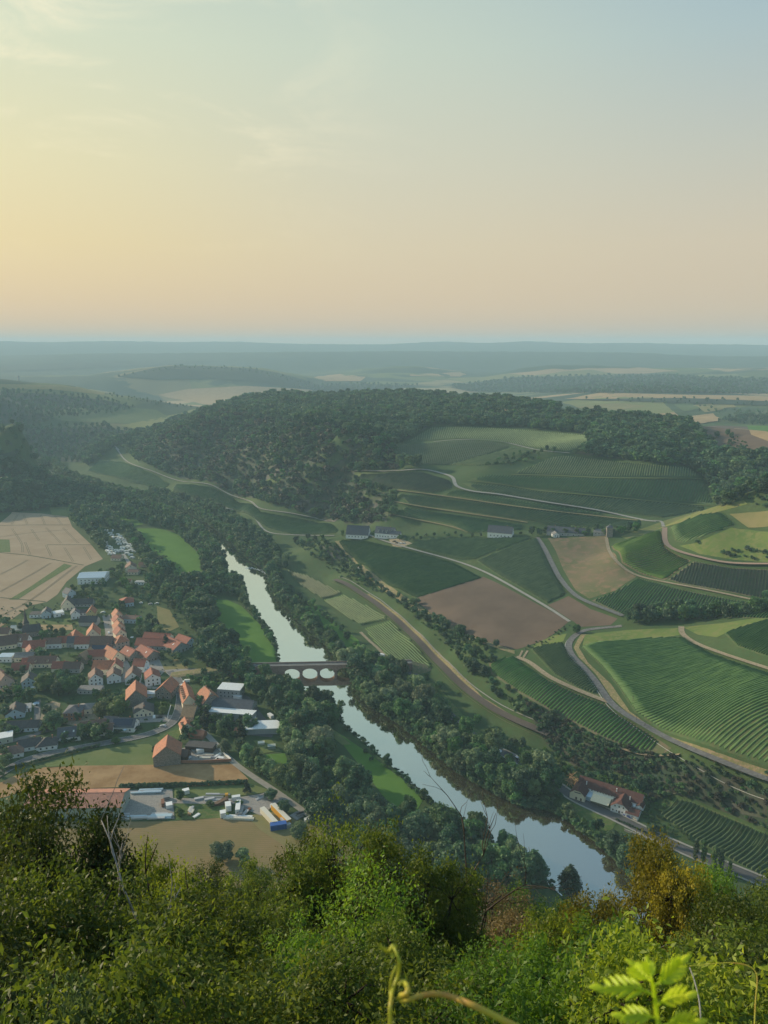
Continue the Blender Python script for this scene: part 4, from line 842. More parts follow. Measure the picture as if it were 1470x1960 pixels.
for (px, py, h, sh, mt, w, lb) in [(87,1322,15,'wide',F_,1.0,'big bright green tree left of the village orchard'),(132,1328,15,'wide',L_,1.0,'big rounded green tree in the middle of the village'),(112,1332,13,'round',L_,1.1,'rounded dark tree in front of the big village trees'),(196,1370,12,'wide',F_,1.1,'bright green tree right of the brick house'),(226,1368,15,'wide',F_,1.15,'largest bright green tree beside the stone barn'),(103,1395,14,'round',D_,1.25,'dark spreading tree beside the sandy building plot'),
    (222,1422,5,'bush',F_,1.2,'yellow-green bush at the roadside of the hay field'),(298,1446,7,'round',D_,1.0,'dark small tree left of the stone barn in the hay field'),(312,1368,8,'round',F_,1.0,'light green tree beside the village car park'),(355,1278,8,'round',D_,.9,'single rounded tree in the dry meadow'),(318,1240,13,'cone','needle',1.3,'dark conifer beside the red-roofed winery'),(293,1205,10,'cone','needle',1.0,'left dark conifer in the village garden'),(303,1206,11,'cone','needle',.9,'right dark conifer in the village garden'),
    (395,1390,14,'cone','needle',1.5,'broad dark conifer beside the old manor'),(462,1415,14,'cone','needle',1.1,'pointed conifer in front of the white-roofed shed'),(120,1222,10,'tall',D_,2.2,'narrow dark tree above the village roofs'),
    (430,1440,9,'wide',P_,1.0,'pale willow beside the bend of the farm track'),(478,1470,11,'wide',P_,1.0,'broad pale willow near the riding ground'),(560,1395,15,'wide',D_,1.0,'broad dark tree behind the white flat roof'),(626,1380,15,'cone',D_,1.5,'tall dark spruce-like tree by the river below the bridge'),(742,1468,9,'round',D_,.9,'single small tree at the tip of the lower meadow'),
    (846,1196,9,'round',D_,1.1,'first round tree at the lower corner of the brown field'),(880,1215,10,'wide',D_,1.1,'wide-crowned tree at the lower edge of the brown field'),(950,1238,7,'round',D_,1.0,'small round tree on the bottom edge of the brown field'),(1103,1213,9,'round',L_,1.0,'round tree at the fork of the hill road'),
    (905,1290,13,'round',D_,1.3,'big dark tree between the railway and the hillside vineyard'),(694,1265,12,'wide',D_,1.1,'dark tree at the right end of the stone bridge'),(720,1302,15,'wide',P_,1.0,'tall pale willow right of the stone bridge'),(742,1345,14,'wide',P_,1.1,'broad willow on the right bank below the bridge'),(800,1372,13,'round',P_,1.0,'rounded pale willow by the river road'),
    (850,1435,16,'wide',P_,1.05,'towering pale willow beside the dark river road'),(915,1460,14,'wide',L_,1.1,'broad willow at the river bend'),(985,1500,13,'wide',L_,1.1,'leafy tree left of the white inn'),(1035,1510,19,'round',D_,1.25,'tallest dark tree left of the white inn'),(1180,1628,11,'wide',D_,1.25,'spreading dark tree between the inn and the river'),(1135,1592,7,'round',D_,1.0,'dark round tree at the river bank in front of the inn'),(1195,1655,12,'round',D_,1.1,'dark tree at the foot of the river road wall'),
    (1250,1592,6,'bush',D_,1.1,'dark bush between road and vineyard below the inn'),(850,1600,19,'wide',L_,1.1,'big grey-green tree in front of the river bend'),(800,1600,16,'round',D_,1.1,'dark tree left of the big grey-green tree'),(905,1622,16,'round',L_,1.2,'rounded tree on the near bank of the river bend'),(1090,1700,14,'cone',D_,1.8,'pointed feathery tree standing against the water'),(1020,1675,15,'cone',D_,2.2,'broad pointed tree left of the feathery tree on the near bank'),
    (1268,1615,12,'tall',D_,.85,'first slender poplar from the left by the river road'),(1330,1650,14,'tall',D_,.85,'slender poplar, second from the left, by the river road'),(1345,1656,14,'tall',L_,.85,'slender poplar, third from the left, by the river road'),(1365,1668,15,'tall',L_,.85,'slender poplar, second from the right, by the river road'),(1378,1672,14,'tall',D_,.85,'slender poplar at the right end of the row by the river road'),(1395,1680,10,'tall',L_,.85,'short poplar at the very end of the row by the river road'),
    (575,1608,11,'wide',P_,1.0,'pale rounded willow behind the lookout scrub'),(425,1650,12,'wide',P_,1.1,'blue-green willow left of the lookout scrub top'),(465,1655,10,'round',P_,1.0,'small blue-green willow beside the larger one'),(545,1555,8,'round',D_,1.3,'dark bushy tree beside the yellow trailers'),(520,1528,7,'bush',D_,1.1,'dark bush above the yellow trailers'),(473,1518,9,'cone','needle',1.1,'small dark conifer by the track junction'),
    (457,1543,4,'bush',F_,1.2,'round bush beside the dirt ramp'),(402,1543,4.5,'bush',L_,1.1,'round bush in the contractor yard'),(345,1532,7,'round',L_,1.0,'bushy tree at the corner of the gravel yard'),(344,1560,5,'bush',F_,1.1,'light green bush at the edge of the gravel yard'),
    (1372,838,10,'round',D_,1.1,'left single tree in the hilltop field'),(1392,834,11,'round',D_,1.0,'right single tree in the hilltop field'),(1046,862,8,'round',D_,1.0,'single tree on the pale track of the upper vineyards'),(717,1028,9,'round',D_,1.1,'dark round tree between the two estate houses')]:
    one(px, py, h, sh, mt, lb, w)
for px, py, h, w, mt, lb in [(210,1566,4.2,3.8,L_,'long clipped bush in front of the salmon-roofed hall'),(195,1566,4,3.0,L_,'rounded bush left part in front of the salmon-roofed hall')]:
    one(px, py, h, 'bush', mt, lb, w*.5, 'bush', 'bush')
# trees right on the water's edge
def along(line, gaps, side, label, group, step=6.5, hr=(8,13), seed=3, offs=(.5,9)):
    W = poly_xy(smooth_line(line, 6)); S = smooth_line(line, 6); rg = random.Random(seed); acc = 0
    for i_ in range(1, len(W)):
        d = W[i_]-W[i_-1]; L = float(np.hypot(*d)); acc += L
        while acc > step:
            acc -= step*rg.uniform(.7,1.3); px, py = S[i_]
            if any(a <= py <= b for a, b in gaps): continue
            t = d/L; q = W[i_]-d*rg.random()+np.array([-t[1], t[0]])*side*rg.uniform(*offs); z = float(gz(q[0], q[1]))
            if math.hypot(*q) < 300: continue
            TREES.append(dict(p=(q[0], q[1], max(z, -1.2)), h=rg.uniform(*hr), w=rg.uniform(.95,1.2), shape=rg.choice(RT), mat=rg.choice([P_,L_,D_,L_]), label=label, group=group, name='tree', cat='tree', rz=rg.uniform(0,6.28), k=rg.randrange(100)))
along(RIV_R, [(1283,1302),(1530,1610),(1665,1900)], -1, 'rounded willow tree on the right bank by the river road', 'willows along the right bank', 3.8)
along(RIV_R, [(1075,1900)], -1, 'x', 'trees on the upper right bank', 4.5, (12,17), 5); along(RIV_L, [(1068,1900)], -1, 'x', 'trees on the left bank above the weir', 4.5, (13,18), 6)
along(RIV_L, [(1185,1300),(1400,1530),(1690,1900)], -1, 'dark bankside tree left of the river above the weir', 'trees on the left bank above the weir', 8, (5,8))
LM = [(600,1290,'the stone bridge'),(660,1400,'the pale meadow path'),(560,1395,'the white flat shed roof'),(740,1490,'the tip of the lower meadow'),(640,1590,'the end of the farm track'),(540,1460,'the riding ground'),(600,1500,'the middle of the left-bank wood'),(700,1560,'the near end of the lower meadow'),(820,1540,'the pointed meadow corner'),(950,1630,'the river bend'),(1060,1690,'the feathery tree by the water'),(490,1250,'the bright river meadow'),(360,1280,'the dry meadow'),(300,1130,'the garage row'),(250,1040,'the camp site'),(440,1120,'the weir'),(560,1130,'the narrow vineyard'),(620,1200,'the narrow right-bank meadow'),(680,1320,'the bridge end on the right'),(760,1360,'the first bend of the dark road'),(850,1430,'the towering pale willow'),(940,1470,'the roadside car row'),(1030,1510,'the inn'),(1170,1610,'the road wall below the inn'),(1250,1650,'the poplars'),(800,1250,'the curved railway'),(900,1300,'the brown field'),(990,1370,'the railway cutting'),(150,1290,'the big village trees'),(60,1220,'the steeple'),(200,1130,'the factory hall'),(100,1400,'the main road'),(430,1400,'the long white sheet roof'),(1300,1180,'the knoll'),(1100,1020,'the farmstead'),(330,1000,'the upper meadow'),(420,1020,'the upper river'),(500,1060,'the riverside above the weir')]
MN = {D_:'dark green', L_:'mid green', P_:'pale grey-green', F_:'fresh green', 'needle':'blackish'}
SN = {'round':'rounded', 'wide':'wide-crowned', 'tall':'slender', 'cone':'pointed', 'bush':'bushy'}
_cr = np.array([cp_*0, 0, 0])
def proj(p):
    x, y, z = p[0], p[1], p[2]-EYE; f = y*cp_-z*sp_; u = y*sp_+z*cp_; return 735+FPX*x/f, 980-FPX*u/f
_seen = {}
for t in TREES:
    if t.get('keep'): continue
    x_, y_ = proj(t['p']); near = sorted(LM, key=lambda l: (l[0]-x_)**2+(l[1]-y_)**2)[:1][0]; dx, dy = x_-near[0], y_-near[1]
    rel_ = ('just right of' if dx > 0 else 'just left of') if abs(dx) > abs(dy)*1.2 else ('just below' if dy > 0 else 'just above')
    t['label'] = f"{MN[t['mat']]} {SN[t['shape']]} {t['cat']} {rel_} {near[2]}"; _seen.setdefault(t['label'], []).append(t)
for lb, lst in _seen.items():
    if len(lst) > 1:
        lst.sort(key=lambda t: -t['h']); 
        if len(lst) <= 6:
            for t, w_ in zip(lst, ['tallest', 'second tallest', 'middle-sized', 'smaller', 'still smaller', 'smallest'][:len(lst)-1]+['smallest']): t['label'] = w_+' '+lb
ORD = ['first','second','third','fourth','fifth','sixth','seventh','eighth','ninth','tenth','eleventh','twelfth']
TREES = [t for t in TREES if t]
for t in TREES:
    t['app'] = t['h']*t['w']/(math.hypot(math.hypot(*t['p'][:2]), EYE-t['p'][2]))
TREES.sort(key=lambda t: (not t.get('keep', False), -t['app']))
_dup = {}
for t in TREES[:225]: _dup.setdefault(t['label'], []).append(t)
for lb, lst in _dup.items():
    if 1 < len(lst) <= 12:
        for o_, t in zip(ORD, sorted(lst, key=lambda t: proj(t['p'])[0])): t['label'] = o_+' from the left of each '+lb if False else lb+', '+o_+' from the left'
N_IND = 225
def plant(t):
    root = empty(t['name'], tuple(t['p']), t['rz'], label=t['label'], cat=t['cat'], group=t['group']); s = t['h']; root.scale = (s*t['w'], s*t['w'], s)
    sh = SHAPES[t['shape']]; link('crown', with_mat(sh[t['k'] % len(sh)], M[t['mat']]), None, root)
    if t['shape'] != 'bush': link('trunk', with_mat(TRUNKS[t['k'] % 3], M['bark']), None, root)
    else: link('stem', with_mat(TRUNKS[t['k'] % 3], M['bark']), None, root)
    return root
for t in TREES[:N_IND]: plant(t)
print('TREES total', len(TREES))
# ------------------------------------------------------------------ many small far ones: instanced, one object per wood
def instancer(name, pts, templates, label, cat=None):
    """one object whose points carry copies of the templates (geometry nodes)"""
    me_ = bpy.data.meshes.new(name); n = len(pts)
    me_.vertices.add(n); me_.vertices.foreach_set('co', np.array([p['p'] for p in pts], dtype=np.float32).ravel())
    for an, ty, data in (('s', 'FLOAT_VECTOR', np.array([(p['h']*p['w'], p['h']*p['w'], p['h']) for p in pts], np.float32).ravel()), ('r', 'FLOAT_VECTOR', np.array([(0, 0, p['rz']) for p in pts], np.float32).ravel()), ('k', 'INT', np.array([p['t'] for p in pts], np.int32))):
        at = me_.attributes.new(an, ty, 'POINT'); at.data.foreach_set('vector' if ty != 'INT' else 'value', data)
    o = bpy.data.objects.new(name, me_); COL.objects.link(o); tag(o, label, cat, kind='stuff')
    ng = bpy.data.node_groups.new(name, 'GeometryNodeTree'); ng.interface.new_socket('Geometry', in_out='INPUT', socket_type='NodeSocketGeometry'); ng.interface.new_socket('Geometry', in_out='OUTPUT', socket_type='NodeSocketGeometry')
    gi = ng.nodes.new('NodeGroupInput'); go = ng.nodes.new('NodeGroupOutput'); ip = ng.nodes.new('GeometryNodeInstanceOnPoints'); ip.inputs['Pick Instance'].default_value = True
    jn = ng.nodes.new('GeometryNodeJoinGeometry')
    # a list of instances, one per template; the mesh data comes in through mesh primitives of real crowns
    for tp in reversed(templates):
        oi = ng.nodes.new('GeometryNodeObjectInfo'); oi.transform_space = 'ORIGINAL'; oi.inputs['Object'].default_value = tp; oi.inputs['As Instance'].default_value = True
        ng.links.new(oi.outputs['Geometry'], jn.inputs[0])
    def attr(nm, ty):
        a = ng.nodes.new('GeometryNodeInputNamedAttribute'); a.data_type = ty; a.inputs['Name'].default_value = nm; return a.outputs['Attribute']
    ng.links.new(gi.outputs[0], ip.inputs['Points']); ng.links.new(jn.outputs[0], ip.inputs['Instance']); ng.links.new(attr('s', 'FLOAT_VECTOR'), ip.inputs['Scale']); ng.links.new(attr('k', 'INT'), ip.inputs['Instance Index'])
    er = ng.nodes.new('FunctionNodeEulerToRotation'); ng.links.new(attr('r', 'FLOAT_VECTOR'), er.inputs[0]); ng.links.new(er.outputs[0], ip.inputs['Rotation'])
    ng.links.new(ip.outputs[0], go.inputs[0]); md = o.modifiers.new('scatter', 'NODES'); md.node_group = ng; return o
# templates for the far woods are the crowns of real far trees, each a tree of its own
def template_tree(me_, mat, px, py, h, label, name='tree', cat='tree'):
    root = empty(name, tuple(hits([(px, py)])[0]), random.uniform(0, 6), label=label, cat=cat); root.scale = (h, h, h)
    c = link('crown', with_mat(me_, M[mat]), None, root); link('trunk', with_mat(TRUNKS[0], M['bark']), None, root); return c
TT = [template_tree(FARSH[0], D_, 1060, 866, 9, 'small dark tree standing right of the upper vineyard track'), template_tree(FARSH[1], D_, 590, 1033, 9, 'small dark tree on the grass above the quarry thicket'),
      template_tree(FARSH[2], L_, 655, 1026, 8, 'small round tree just left of the estate'), template_tree(FARSH[3], L_, 765, 1034, 7, 'low broad tree right of the estate car park'),
      template_tree(FARBUSH[0], D_, 1395, 850, 5, 'dark bush below the hilltop field trees', 'bush', 'bush'), template_tree(FARBUSH[1], L_, 1335, 1040, 4, 'small bush on the edge of the yellow-green knoll', 'bush', 'bush'),
      template_tree(FARBUSH[0], 'leaf_brown', 1075, 1400, 2.5, 'dry brown bush at the end of the railway cutting', 'bush', 'bush'), template_tree(FARBUSH[1], F_, 1075, 1478, 3.5, 'fresh green bush above the parked cars', 'bush', 'bush')]
TI = {('round',D_):(0,1), ('round',L_):(2,3), ('bush',D_):(4,), ('bush',L_):(5,), ('bush','leaf_brown'):(6,), ('bush',F_):(7,)}
def prep(lst):
    for t in lst:
        s_ = 'bush' if t['shape'] == 'bush' else 'round'; m_ = t['mat'] if (s_, t['mat']) in TI else (L_ if s_ == 'round' else F_ if t['mat'] == P_ else L_)
        ks = TI[(s_, m_)]; t['t'] = ks[t['k'] % len(ks)]
    return lst
instancer('valley_trees', prep(TREES[N_IND:]), TT, 'the smaller trees of the valley woods, hedges and gardens')
ROCK = var2('grey_brown_rock', (.085,.082,.075), (.125,.118,.105), .06, c=(.07,.09,.045), scale2=.03)
BLUFF = [(250,866),(300,845),(360,815),(410,795),(450,790),(520,800),(600,815),(700,830),(745,850),(780,880),(760,900),(700,895),(678,905),(676,935),(750,945),(750,990),(722,1001),(660,1003),(600,988),(500,958),(440,943),(400,923),(340,913),(300,897)]
for pz in ([(690,960),(725,950),(748,965),(740,1000),(700,1002),(680,985)],[(380,880),(430,868),(480,855),(500,862),(440,888),(400,905),(370,905)],[(560,960),(620,955),(660,985),(640,1000),(590,985)],[(1240,1506),(1300,1500),(1330,1512),(1290,1522)],[(1380,1535),(1440,1545),(1470,1570),(1420,1560)],[(610,1045),(650,1050),(668,1075),(640,1072)],[(330,850),(380,838),(400,850),(350,868)],[(480,905),(540,890),(560,905),(500,925)]):
    patch('rock_slope', pz, ROCK, .5, step=8 if pz[0][0] < 800 and pz[0][1] < 1010 else 3)
patch('bluff_ground', BLUFF, var2('scrubby_bluff_ground', (.030,.056,.034), (.048,.070,.040), .03, c=(.07,.072,.052)), .25, step=12)
for pz in ([(0,822),(200,817),(268,830),(190,850),(150,885),(60,880),(0,872)],[(0,750),(100,754),(200,766),(258,779),(230,788),(120,798),(60,812),(0,810)],[(-200,862),(0,878),(60,898),(112,930),(138,962),(60,978),(0,982),(-200,988)],[(800,790),(1000,806),(1120,832),(1130,858),(1092,868),(1180,878),(1320,892),(1345,912),(1372,965),(1430,950),(1480,944),(1480,880),(1380,872),(1335,832),(1312,812),(1200,804),(1070,802),(925,792)],[(500,760),(700,757),(860,762),(925,790),(826,812),(776,842),(740,850),(600,812),(450,788),(470,766)]):
    patch('wood_floor', pz, bpy.data.materials['scrubby_bluff_ground'], .25, step=14)
W = []; Z_ = dict(store=W, label='', group=None)
# the wooded plateau and bluff
zone([(150,875),(200,832),(240,835),(300,820),(350,795),(400,782),(440,770),(470,758),(520,755),(700,752),(860,756),(940,764),(1070,780),(1072,790),(1000,790),(925,784),(925,792),(1070,800),(1120,795),(1200,800),(1312,808),(1335,830),(1380,870),(1480,878),(1640,885),(1640,945),(1480,945),(1430,952),(1385,972),(1372,968),(1345,915),(1318,894),(1176,880),(1092,870),(1130,856),(1126,832),(979,818),(826,815),(776,845),(740,868),(800,895),(690,904),(680,930),(752,940),(752,990),(720,1002),(660,1004),(600,990),(500,960),(440,945),(400,925),(340,915),(300,898),(262,882),(225,850),(192,878),(166,895)], 6.6, (9,14), RT, [D_,D_,L_], wr=(1.0,1.35), n=60000, **Z_)
W = [t for t in W if not (lambda q: inside(np.array([q[0]]), np.array([q[1]]), BLUFF)[0])(proj(t['p'])) or random.random() < .85]
for t in W:
    q = proj(t['p'])
    if inside(np.array([q[0]]), np.array([q[1]]), BLUFF)[0]: t['h'] *= random.choice([.5,.65,.8,.9]); t['mat'] = random.choice([D_, D_, L_, 'leaf_brown']); t['shape'] = 'bush' if t['mat'] == 'leaf_brown' else t['shape']
Z_ = dict(store=W, label='', group=None)
zone(BLUFF, 6, (2,4.5), ['bush'], [D_, L_, 'leaf_brown', L_], wr=(1.2,1.8), n=9000, **Z_)
# left hill, far hills
zone([(-200,860),(0,876),(60,896),(112,928),(140,962),(60,980),(0,984),(-200,990)], 7, (9,14), RT, [D_], wr=(1.0,1.3), n=9000, **Z_)
zone([(0,748),(100,752),(200,764),(260,778),(230,790),(120,800),(60,815),(0,812)], 13, (8,12), RT, [D_], n=2500, **Z_)
zone([(0,820),(200,815),(270,830),(190,850),(150,885),(60,880),(0,872)], 12, (8,12), RT, [D_], n=5000, **Z_)
zone([(200,752),(300,768),(390,784),(300,775),(210,758)], 12, (6,9), RT, [D_], n=600, **Z_)
FW = var2('far_woodland', (.020,.036,.022), (.030,.050,.028), .01)
for pz in ([(225,722),(300,704),(345,700),(420,703),(480,706),(530,714),(600,734),(640,745),(560,742),(470,730),(400,726),(300,728)],[(860,742),(940,728),(1000,722),(1250,720),(1640,735),(1640,754),(1300,752),(1000,751),(900,750)],[(560,741),(700,736),(810,739),(720,745),(600,748)],[(0,700),(150,694),(300,690),(420,692),(300,700),(100,708),(0,712)],[(1090,766),(1300,763),(1640,776),(1640,781),(1400,776),(1200,769)]):
    patch('far_wood', pz, FW, 3.0, step=60)
zone([(225,722),(345,700),(480,706),(600,734),(590,738),(470,712),(345,705)], 24, (8,12), RT, [D_], n=1500, **Z_)
zone([(560,740),(700,735),(800,738),(720,745),(600,748)], 22, (9,14), RT, [D_], n=1500, **Z_)
zone([(1090,765),(1300,762),(1480,770),(1640,775),(1640,782),(1400,778),(1200,770)], 26, (7,12), RT, [D_], n=500, **Z_)
zone([(860,740),(1000,722),(1250,718),(1640,735),(1640,756),(1300,754),(1000,752),(900,750)], 22, (9,13), RT, [D_], wr=(1.2,1.6), n=16000, **Z_)
zone([(1375,808),(1420,796),(1640,796),(1640,812),(1480,816)], 10, (8,12), RT, [D_], n=1500, **Z_)
zone([(1070,790),(1130,790),(1180,796),(1130,800)], 14, (5,8), RT, [D_], n=80, **Z_)
zone([(1310,775),(1480,790),(1640,800),(1480,800),(1330,790)], 22, (6,10), RT, [D_,L_], n=300, **Z_)
zone([(1392,862),(1400,830),(1440,858),(1420,862)], 9, (3,6), ['bush'], [D_], n=150, **Z_)
instancer('hill_woods', prep(W), TT, 'continuous dark woodland covering the plateau, the bluff and the far hills')
patch('scrub_ground', [(1000,1345),(1060,1370),(1150,1420),(1280,1454),(1340,1466),(1400,1494),(1480,1526),(1640,1575),(1640,1640),(1480,1592),(1400,1560),(1320,1528),(1290,1520),(1240,1540),(1225,1500),(1180,1478),(1100,1468),(1050,1430)], bpy.data.materials['scrubby_bluff_ground'], .14)
S_ = []; Z_ = dict(store=S_, label='', group=None)
zone([(1000,1345),(1060,1370),(1150,1418),(1280,1452),(1340,1462),(1400,1490),(1480,1522),(1640,1570),(1640,1640),(1480,1592),(1400,1560),(1320,1528),(1290,1520),(1240,1540),(1225,1500),(1180,1478),(1100,1468),(1050,1430)], 2.3, (2.2,4.6), ['bush'], [D_,D_,'leaf_brown',L_], n=22000, **Z_)
zone([(1080,1475),(1120,1470),(1230,1505),(1240,1545),(1215,1530),(1090,1490)], 2.6, (3,5.5), ['bush'], [D_,F_], n=1200, **Z_)
zone([(1225,1545),(1262,1528),(1290,1525),(1262,1562),(1325,1608),(1300,1605),(1240,1575)], 2.6, (1.2,2.4), ['bush'], [F_,L_], n=1500, **Z_)
zone([(1300,1452),(1370,1448),(1480,1482),(1640,1540),(1640,1560),(1480,1510),(1370,1466)], 3.2, (1.2,3), ['bush'], [D_,L_], n=1200, **Z_)
zone([(1370,1060),(1400,1052),(1480,1058),(1640,1062),(1640,1076),(1480,1074),(1400,1070)], 4.5, (3,5), ['bush'], [D_], n=700, **Z_)
zone([(1430,955),(1450,952),(1640,950),(1640,974),(1450,972)], 5, (3,6), ['bush'], [D_], n=500, **Z_)
zone([(1060,1210),(1092,1196),(1085,1205),(1045,1232),(1000,1248),(1005,1242)], 3, (1.0,2.6), ['bush'], [D_], n=500, **Z_)
zone([(560,1035),(640,1040),(700,1100),(800,1168),(900,1228),(940,1270),(930,1300),(1000,1350),(990,1360),(880,1262),(760,1150),(650,1105)], 2.9, (1.8,4.0), ['bush'], [L_,D_,F_], n=7000, **Z_)
zone([(700,1265),(780,1298),(830,1355),(900,1415),(990,1465),(1070,1520),(1075,1555),(1000,1535),(900,1488),(790,1400),(700,1330)], 3.2, (1.8,4.2), ['bush'], [L_,D_], n=6000, **Z_)
zone([(505,1100),(590,1205),(650,1258),(640,1262),(580,1205),(520,1140)], 4, (1.8,3.5), ['bush'], [L_,D_], n=800, **Z_)
zone([(240,1000),(385,1120),(395,1150),(470,1280),(400,1285),(330,1180),(270,1100)], 7, (1.8,4), ['bush'], [L_,D_], n=1500, **Z_)
# village hedges and garden shrubs
zone([(0,1205),(60,1182),(200,1180),(240,1190),(320,1190),(340,1290),(320,1390),(200,1418),(90,1438),(20,1470),(0,1480)], 6.5, (1.0,2.6), ['bush'], [L_,D_,F_], n=2500, **Z_)
zone([(0,1160),(210,1150),(300,1150),(300,1180),(0,1184)], 7, (1.0,2.6), ['bush'], [L_,D_], n=700, **Z_)
for a_, b_, n_, h_ in (((10,1475),(190,1428),60,2.2),((232,1508),(330,1506),40,3.0),((333,1506),(470,1500),40,3.0),((172,1410),(270,1395),45,2.6),((60,1435),(170,1412),45,2.2),((415,1392),(465,1394),24,4.5),((480,1404),(534,1398),30,4.2),((130,1190),(190,1184),20,1.8),((1180,1570),(1240,1597),12,1.5)):
    hs_ = hits([(a_[0]+(b_[0]-a_[0])*i_/n_, a_[1]+(b_[1]-a_[1])*i_/n_) for i_ in range(n_+1)])
    for h_p in hs_: S_.append(dict(p=h_p, h=h_*random.uniform(.85,1.15), w=1.0, shape='bush', mat=D_, rz=random.uniform(0,6), k=0))
_n0 = len(TREES)
along(RIV_R, [(1283,1302)], -1, '', '', 1.5, (2.6,4.8), 9, (-1.2,2.2)); along(RIV_L, [(1285,1300)], -1, '', '', 2.4, (1.6,3.2), 10, (-.8,2))
for t in TREES[_n0:]: t['shape'] = 'bush'; t['mat'] = random.choice([D_, L_, D_]); t['w'] = 1.2; S_.append(t)
del TREES[_n0:]
instancer('scrub', prep(S_), TT, 'low scrub, hedges and garden shrubs on banks and between houses')
# ------------------------------------------------------------------ buildings
def tile_mat(name, c, rough=.7, sc=3.2):
    m = Mat(name, rough, .25); p = m.obj()
    w = m.n('ShaderNodeTexWave', wave_type='BANDS', bands_direction='Z'); w.inputs['Scale'].default_value = sc; w.inputs['Distortion'].default_value = .3; m.l(p, w.inputs['Vector'])
    a = tuple(x*.72 for x in c); b = tuple(min(1, x*1.2) for x in c)
    col = m.ramp(m.noise(p, 1.1, 6, .7), [(.32, a), (.5, c), (.7, b)])
    col = m.mix(m.ramp(m.noise(p, .35, 3), [(.5,(0,0,0)), (.75,(.5,.5,.5))]), col, (.12,.11,.10))
    return m.color(col).bump(w.outputs[0], .35, .06).m
def wall_mat(name, c, amt=.12):
    m = Mat(name, .85, .2); p = m.obj(); a = tuple(x*(1-amt) for x in c)
    return m.color(m.ramp(m.noise(m.mapping(p, (1,1,.4)), 1.2, 6), [(.35, a), (.6, c)])).m
def masonry(name, c, d, sc=2.2):
    m = Mat(name, .9, .2); p = m.obj(); v = m.n('ShaderNodeTexVoronoi', feature='F1'); v.inputs['Scale'].default_value = sc; m.l(p, v.inputs['Vector'])
    s = m.n('ShaderNodeSeparateColor'); m.l(v.outputs['Color'], s.inputs[0])
    return m.color(m.ramp(s.outputs[0], [(0, c), (1, d)])).bump(v.outputs['Distance'], .4, .05).m
for k_, c_ in dict(r_orange=(.43,.175,.10), r_red=(.31,.105,.072), r_brown=(.19,.115,.090), r_dkbrown=(.135,.085,.070), r_dark=(.075,.072,.075), r_slate=(.095,.105,.125), r_grey=(.20,.20,.20), r_palegreen=(.42,.48,.46), r_salmon=(.50,.235,.165), r_tan=(.33,.22,.13)).items(): M[k_] = tile_mat(k_.replace('r_', '')+'_roof_tiles', c_)
for k_, c_ in dict(w_white=(.87,.88,.88), w_cream=(.78,.71,.55), w_yellow=(.62,.50,.24), w_blue=(.50,.60,.68), w_grey=(.40,.41,.41), w_pink=(.55,.42,.36), w_green=(.36,.42,.38)).items(): M[k_] = wall_mat(k_.replace('w_', '')+'_render', c_)
M['w_stone'] = masonry('grey_rubble_stone', (.20,.18,.16), (.33,.30,.27)); M['w_brick'] = masonry('red_brick', (.32,.15,.10), (.42,.22,.15), 5); M['w_sand'] = masonry('reddish_sandstone', (.30,.185,.145), (.42,.28,.22), 1.6)
M['glass'] = flat('dark_window_glass', (.035,.045,.055), .15, .6); M['frame'] = flat('white_window_frame', (.75,.75,.73), .5)
M['door'] = flat('brown_wooden_door', (.13,.075,.045), .6); M['gate'] = flat('pale_grey_gate', (.42,.45,.46), .5); M['chim'] = M['w_brick']
M['solar'] = flat('blue_black_solar_glass', (.02,.03,.065), .18, .7); M['metal_white'] = flat('white_sheet_metal', (.70,.74,.76), .45, .4); M['metal_blue'] = flat('pale_blue_sheet_metal', (.42,.55,.66), .45, .4)
M['metal_grey'] = flat('grey_sheet_metal', (.33,.34,.35), .45, .4); M['wood'] = flat('raw_timber', (.42,.27,.14), .8); M['wood_dark'] = flat('dark_boards', (.09,.06,.045), .85); M['cream_cloth'] = flat('cream_awning_cloth', (.85,.72,.50), .9)
M['blue_tarp'] = flat('bright_blue_tarpaulin', (.03,.11,.38), .5, .4); M['yellow'] = flat('orange_yellow_panel', (.62,.33,.03), .55); M['tyre'] = flat('black_rubber', (.025,.025,.025), .9); M['rust'] = flat('rust_brown_steel', (.22,.10,.06), .7)
for k_, c_ in dict(c_white=(.78,.80,.80), c_black=(.03,.03,.034), c_silver=(.45,.46,.48), c_blue=(.05,.09,.28), c_red=(.35,.04,.03), c_cream=(.66,.63,.53), c_grey=(.20,.21,.22), c_paleblue=(.45,.58,.66)).items(): M[k_] = flat(k_[2:]+'_paint', c_, .3, .6, amt=.04)
def frame_of(px, py, rel, dz=0.0):
    p = hits([(px, py)])[0]; az = math.atan2(p[0], p[1]); return Vector((p[0], p[1], p[2]+dz)), -az+R(rel)
def slab(mb, a, b, c, d, th):
    """roof slab from four corner points (counter-clockwise from above) with thickness downwards"""
    n = (Vector(b)-Vector(a)).cross(Vector(d)-Vector(a)).normalized()*th
    P = [Vector(q) for q in (a, b, c, d)]; Q = [q-n for q in P]
    mb.add([tuple(q) for q in P+Q], [(0,1,2,3),(7,6,5,4),(0,4,5,1),(1,5,6,2),(2,6,7,3),(3,7,4,0)])
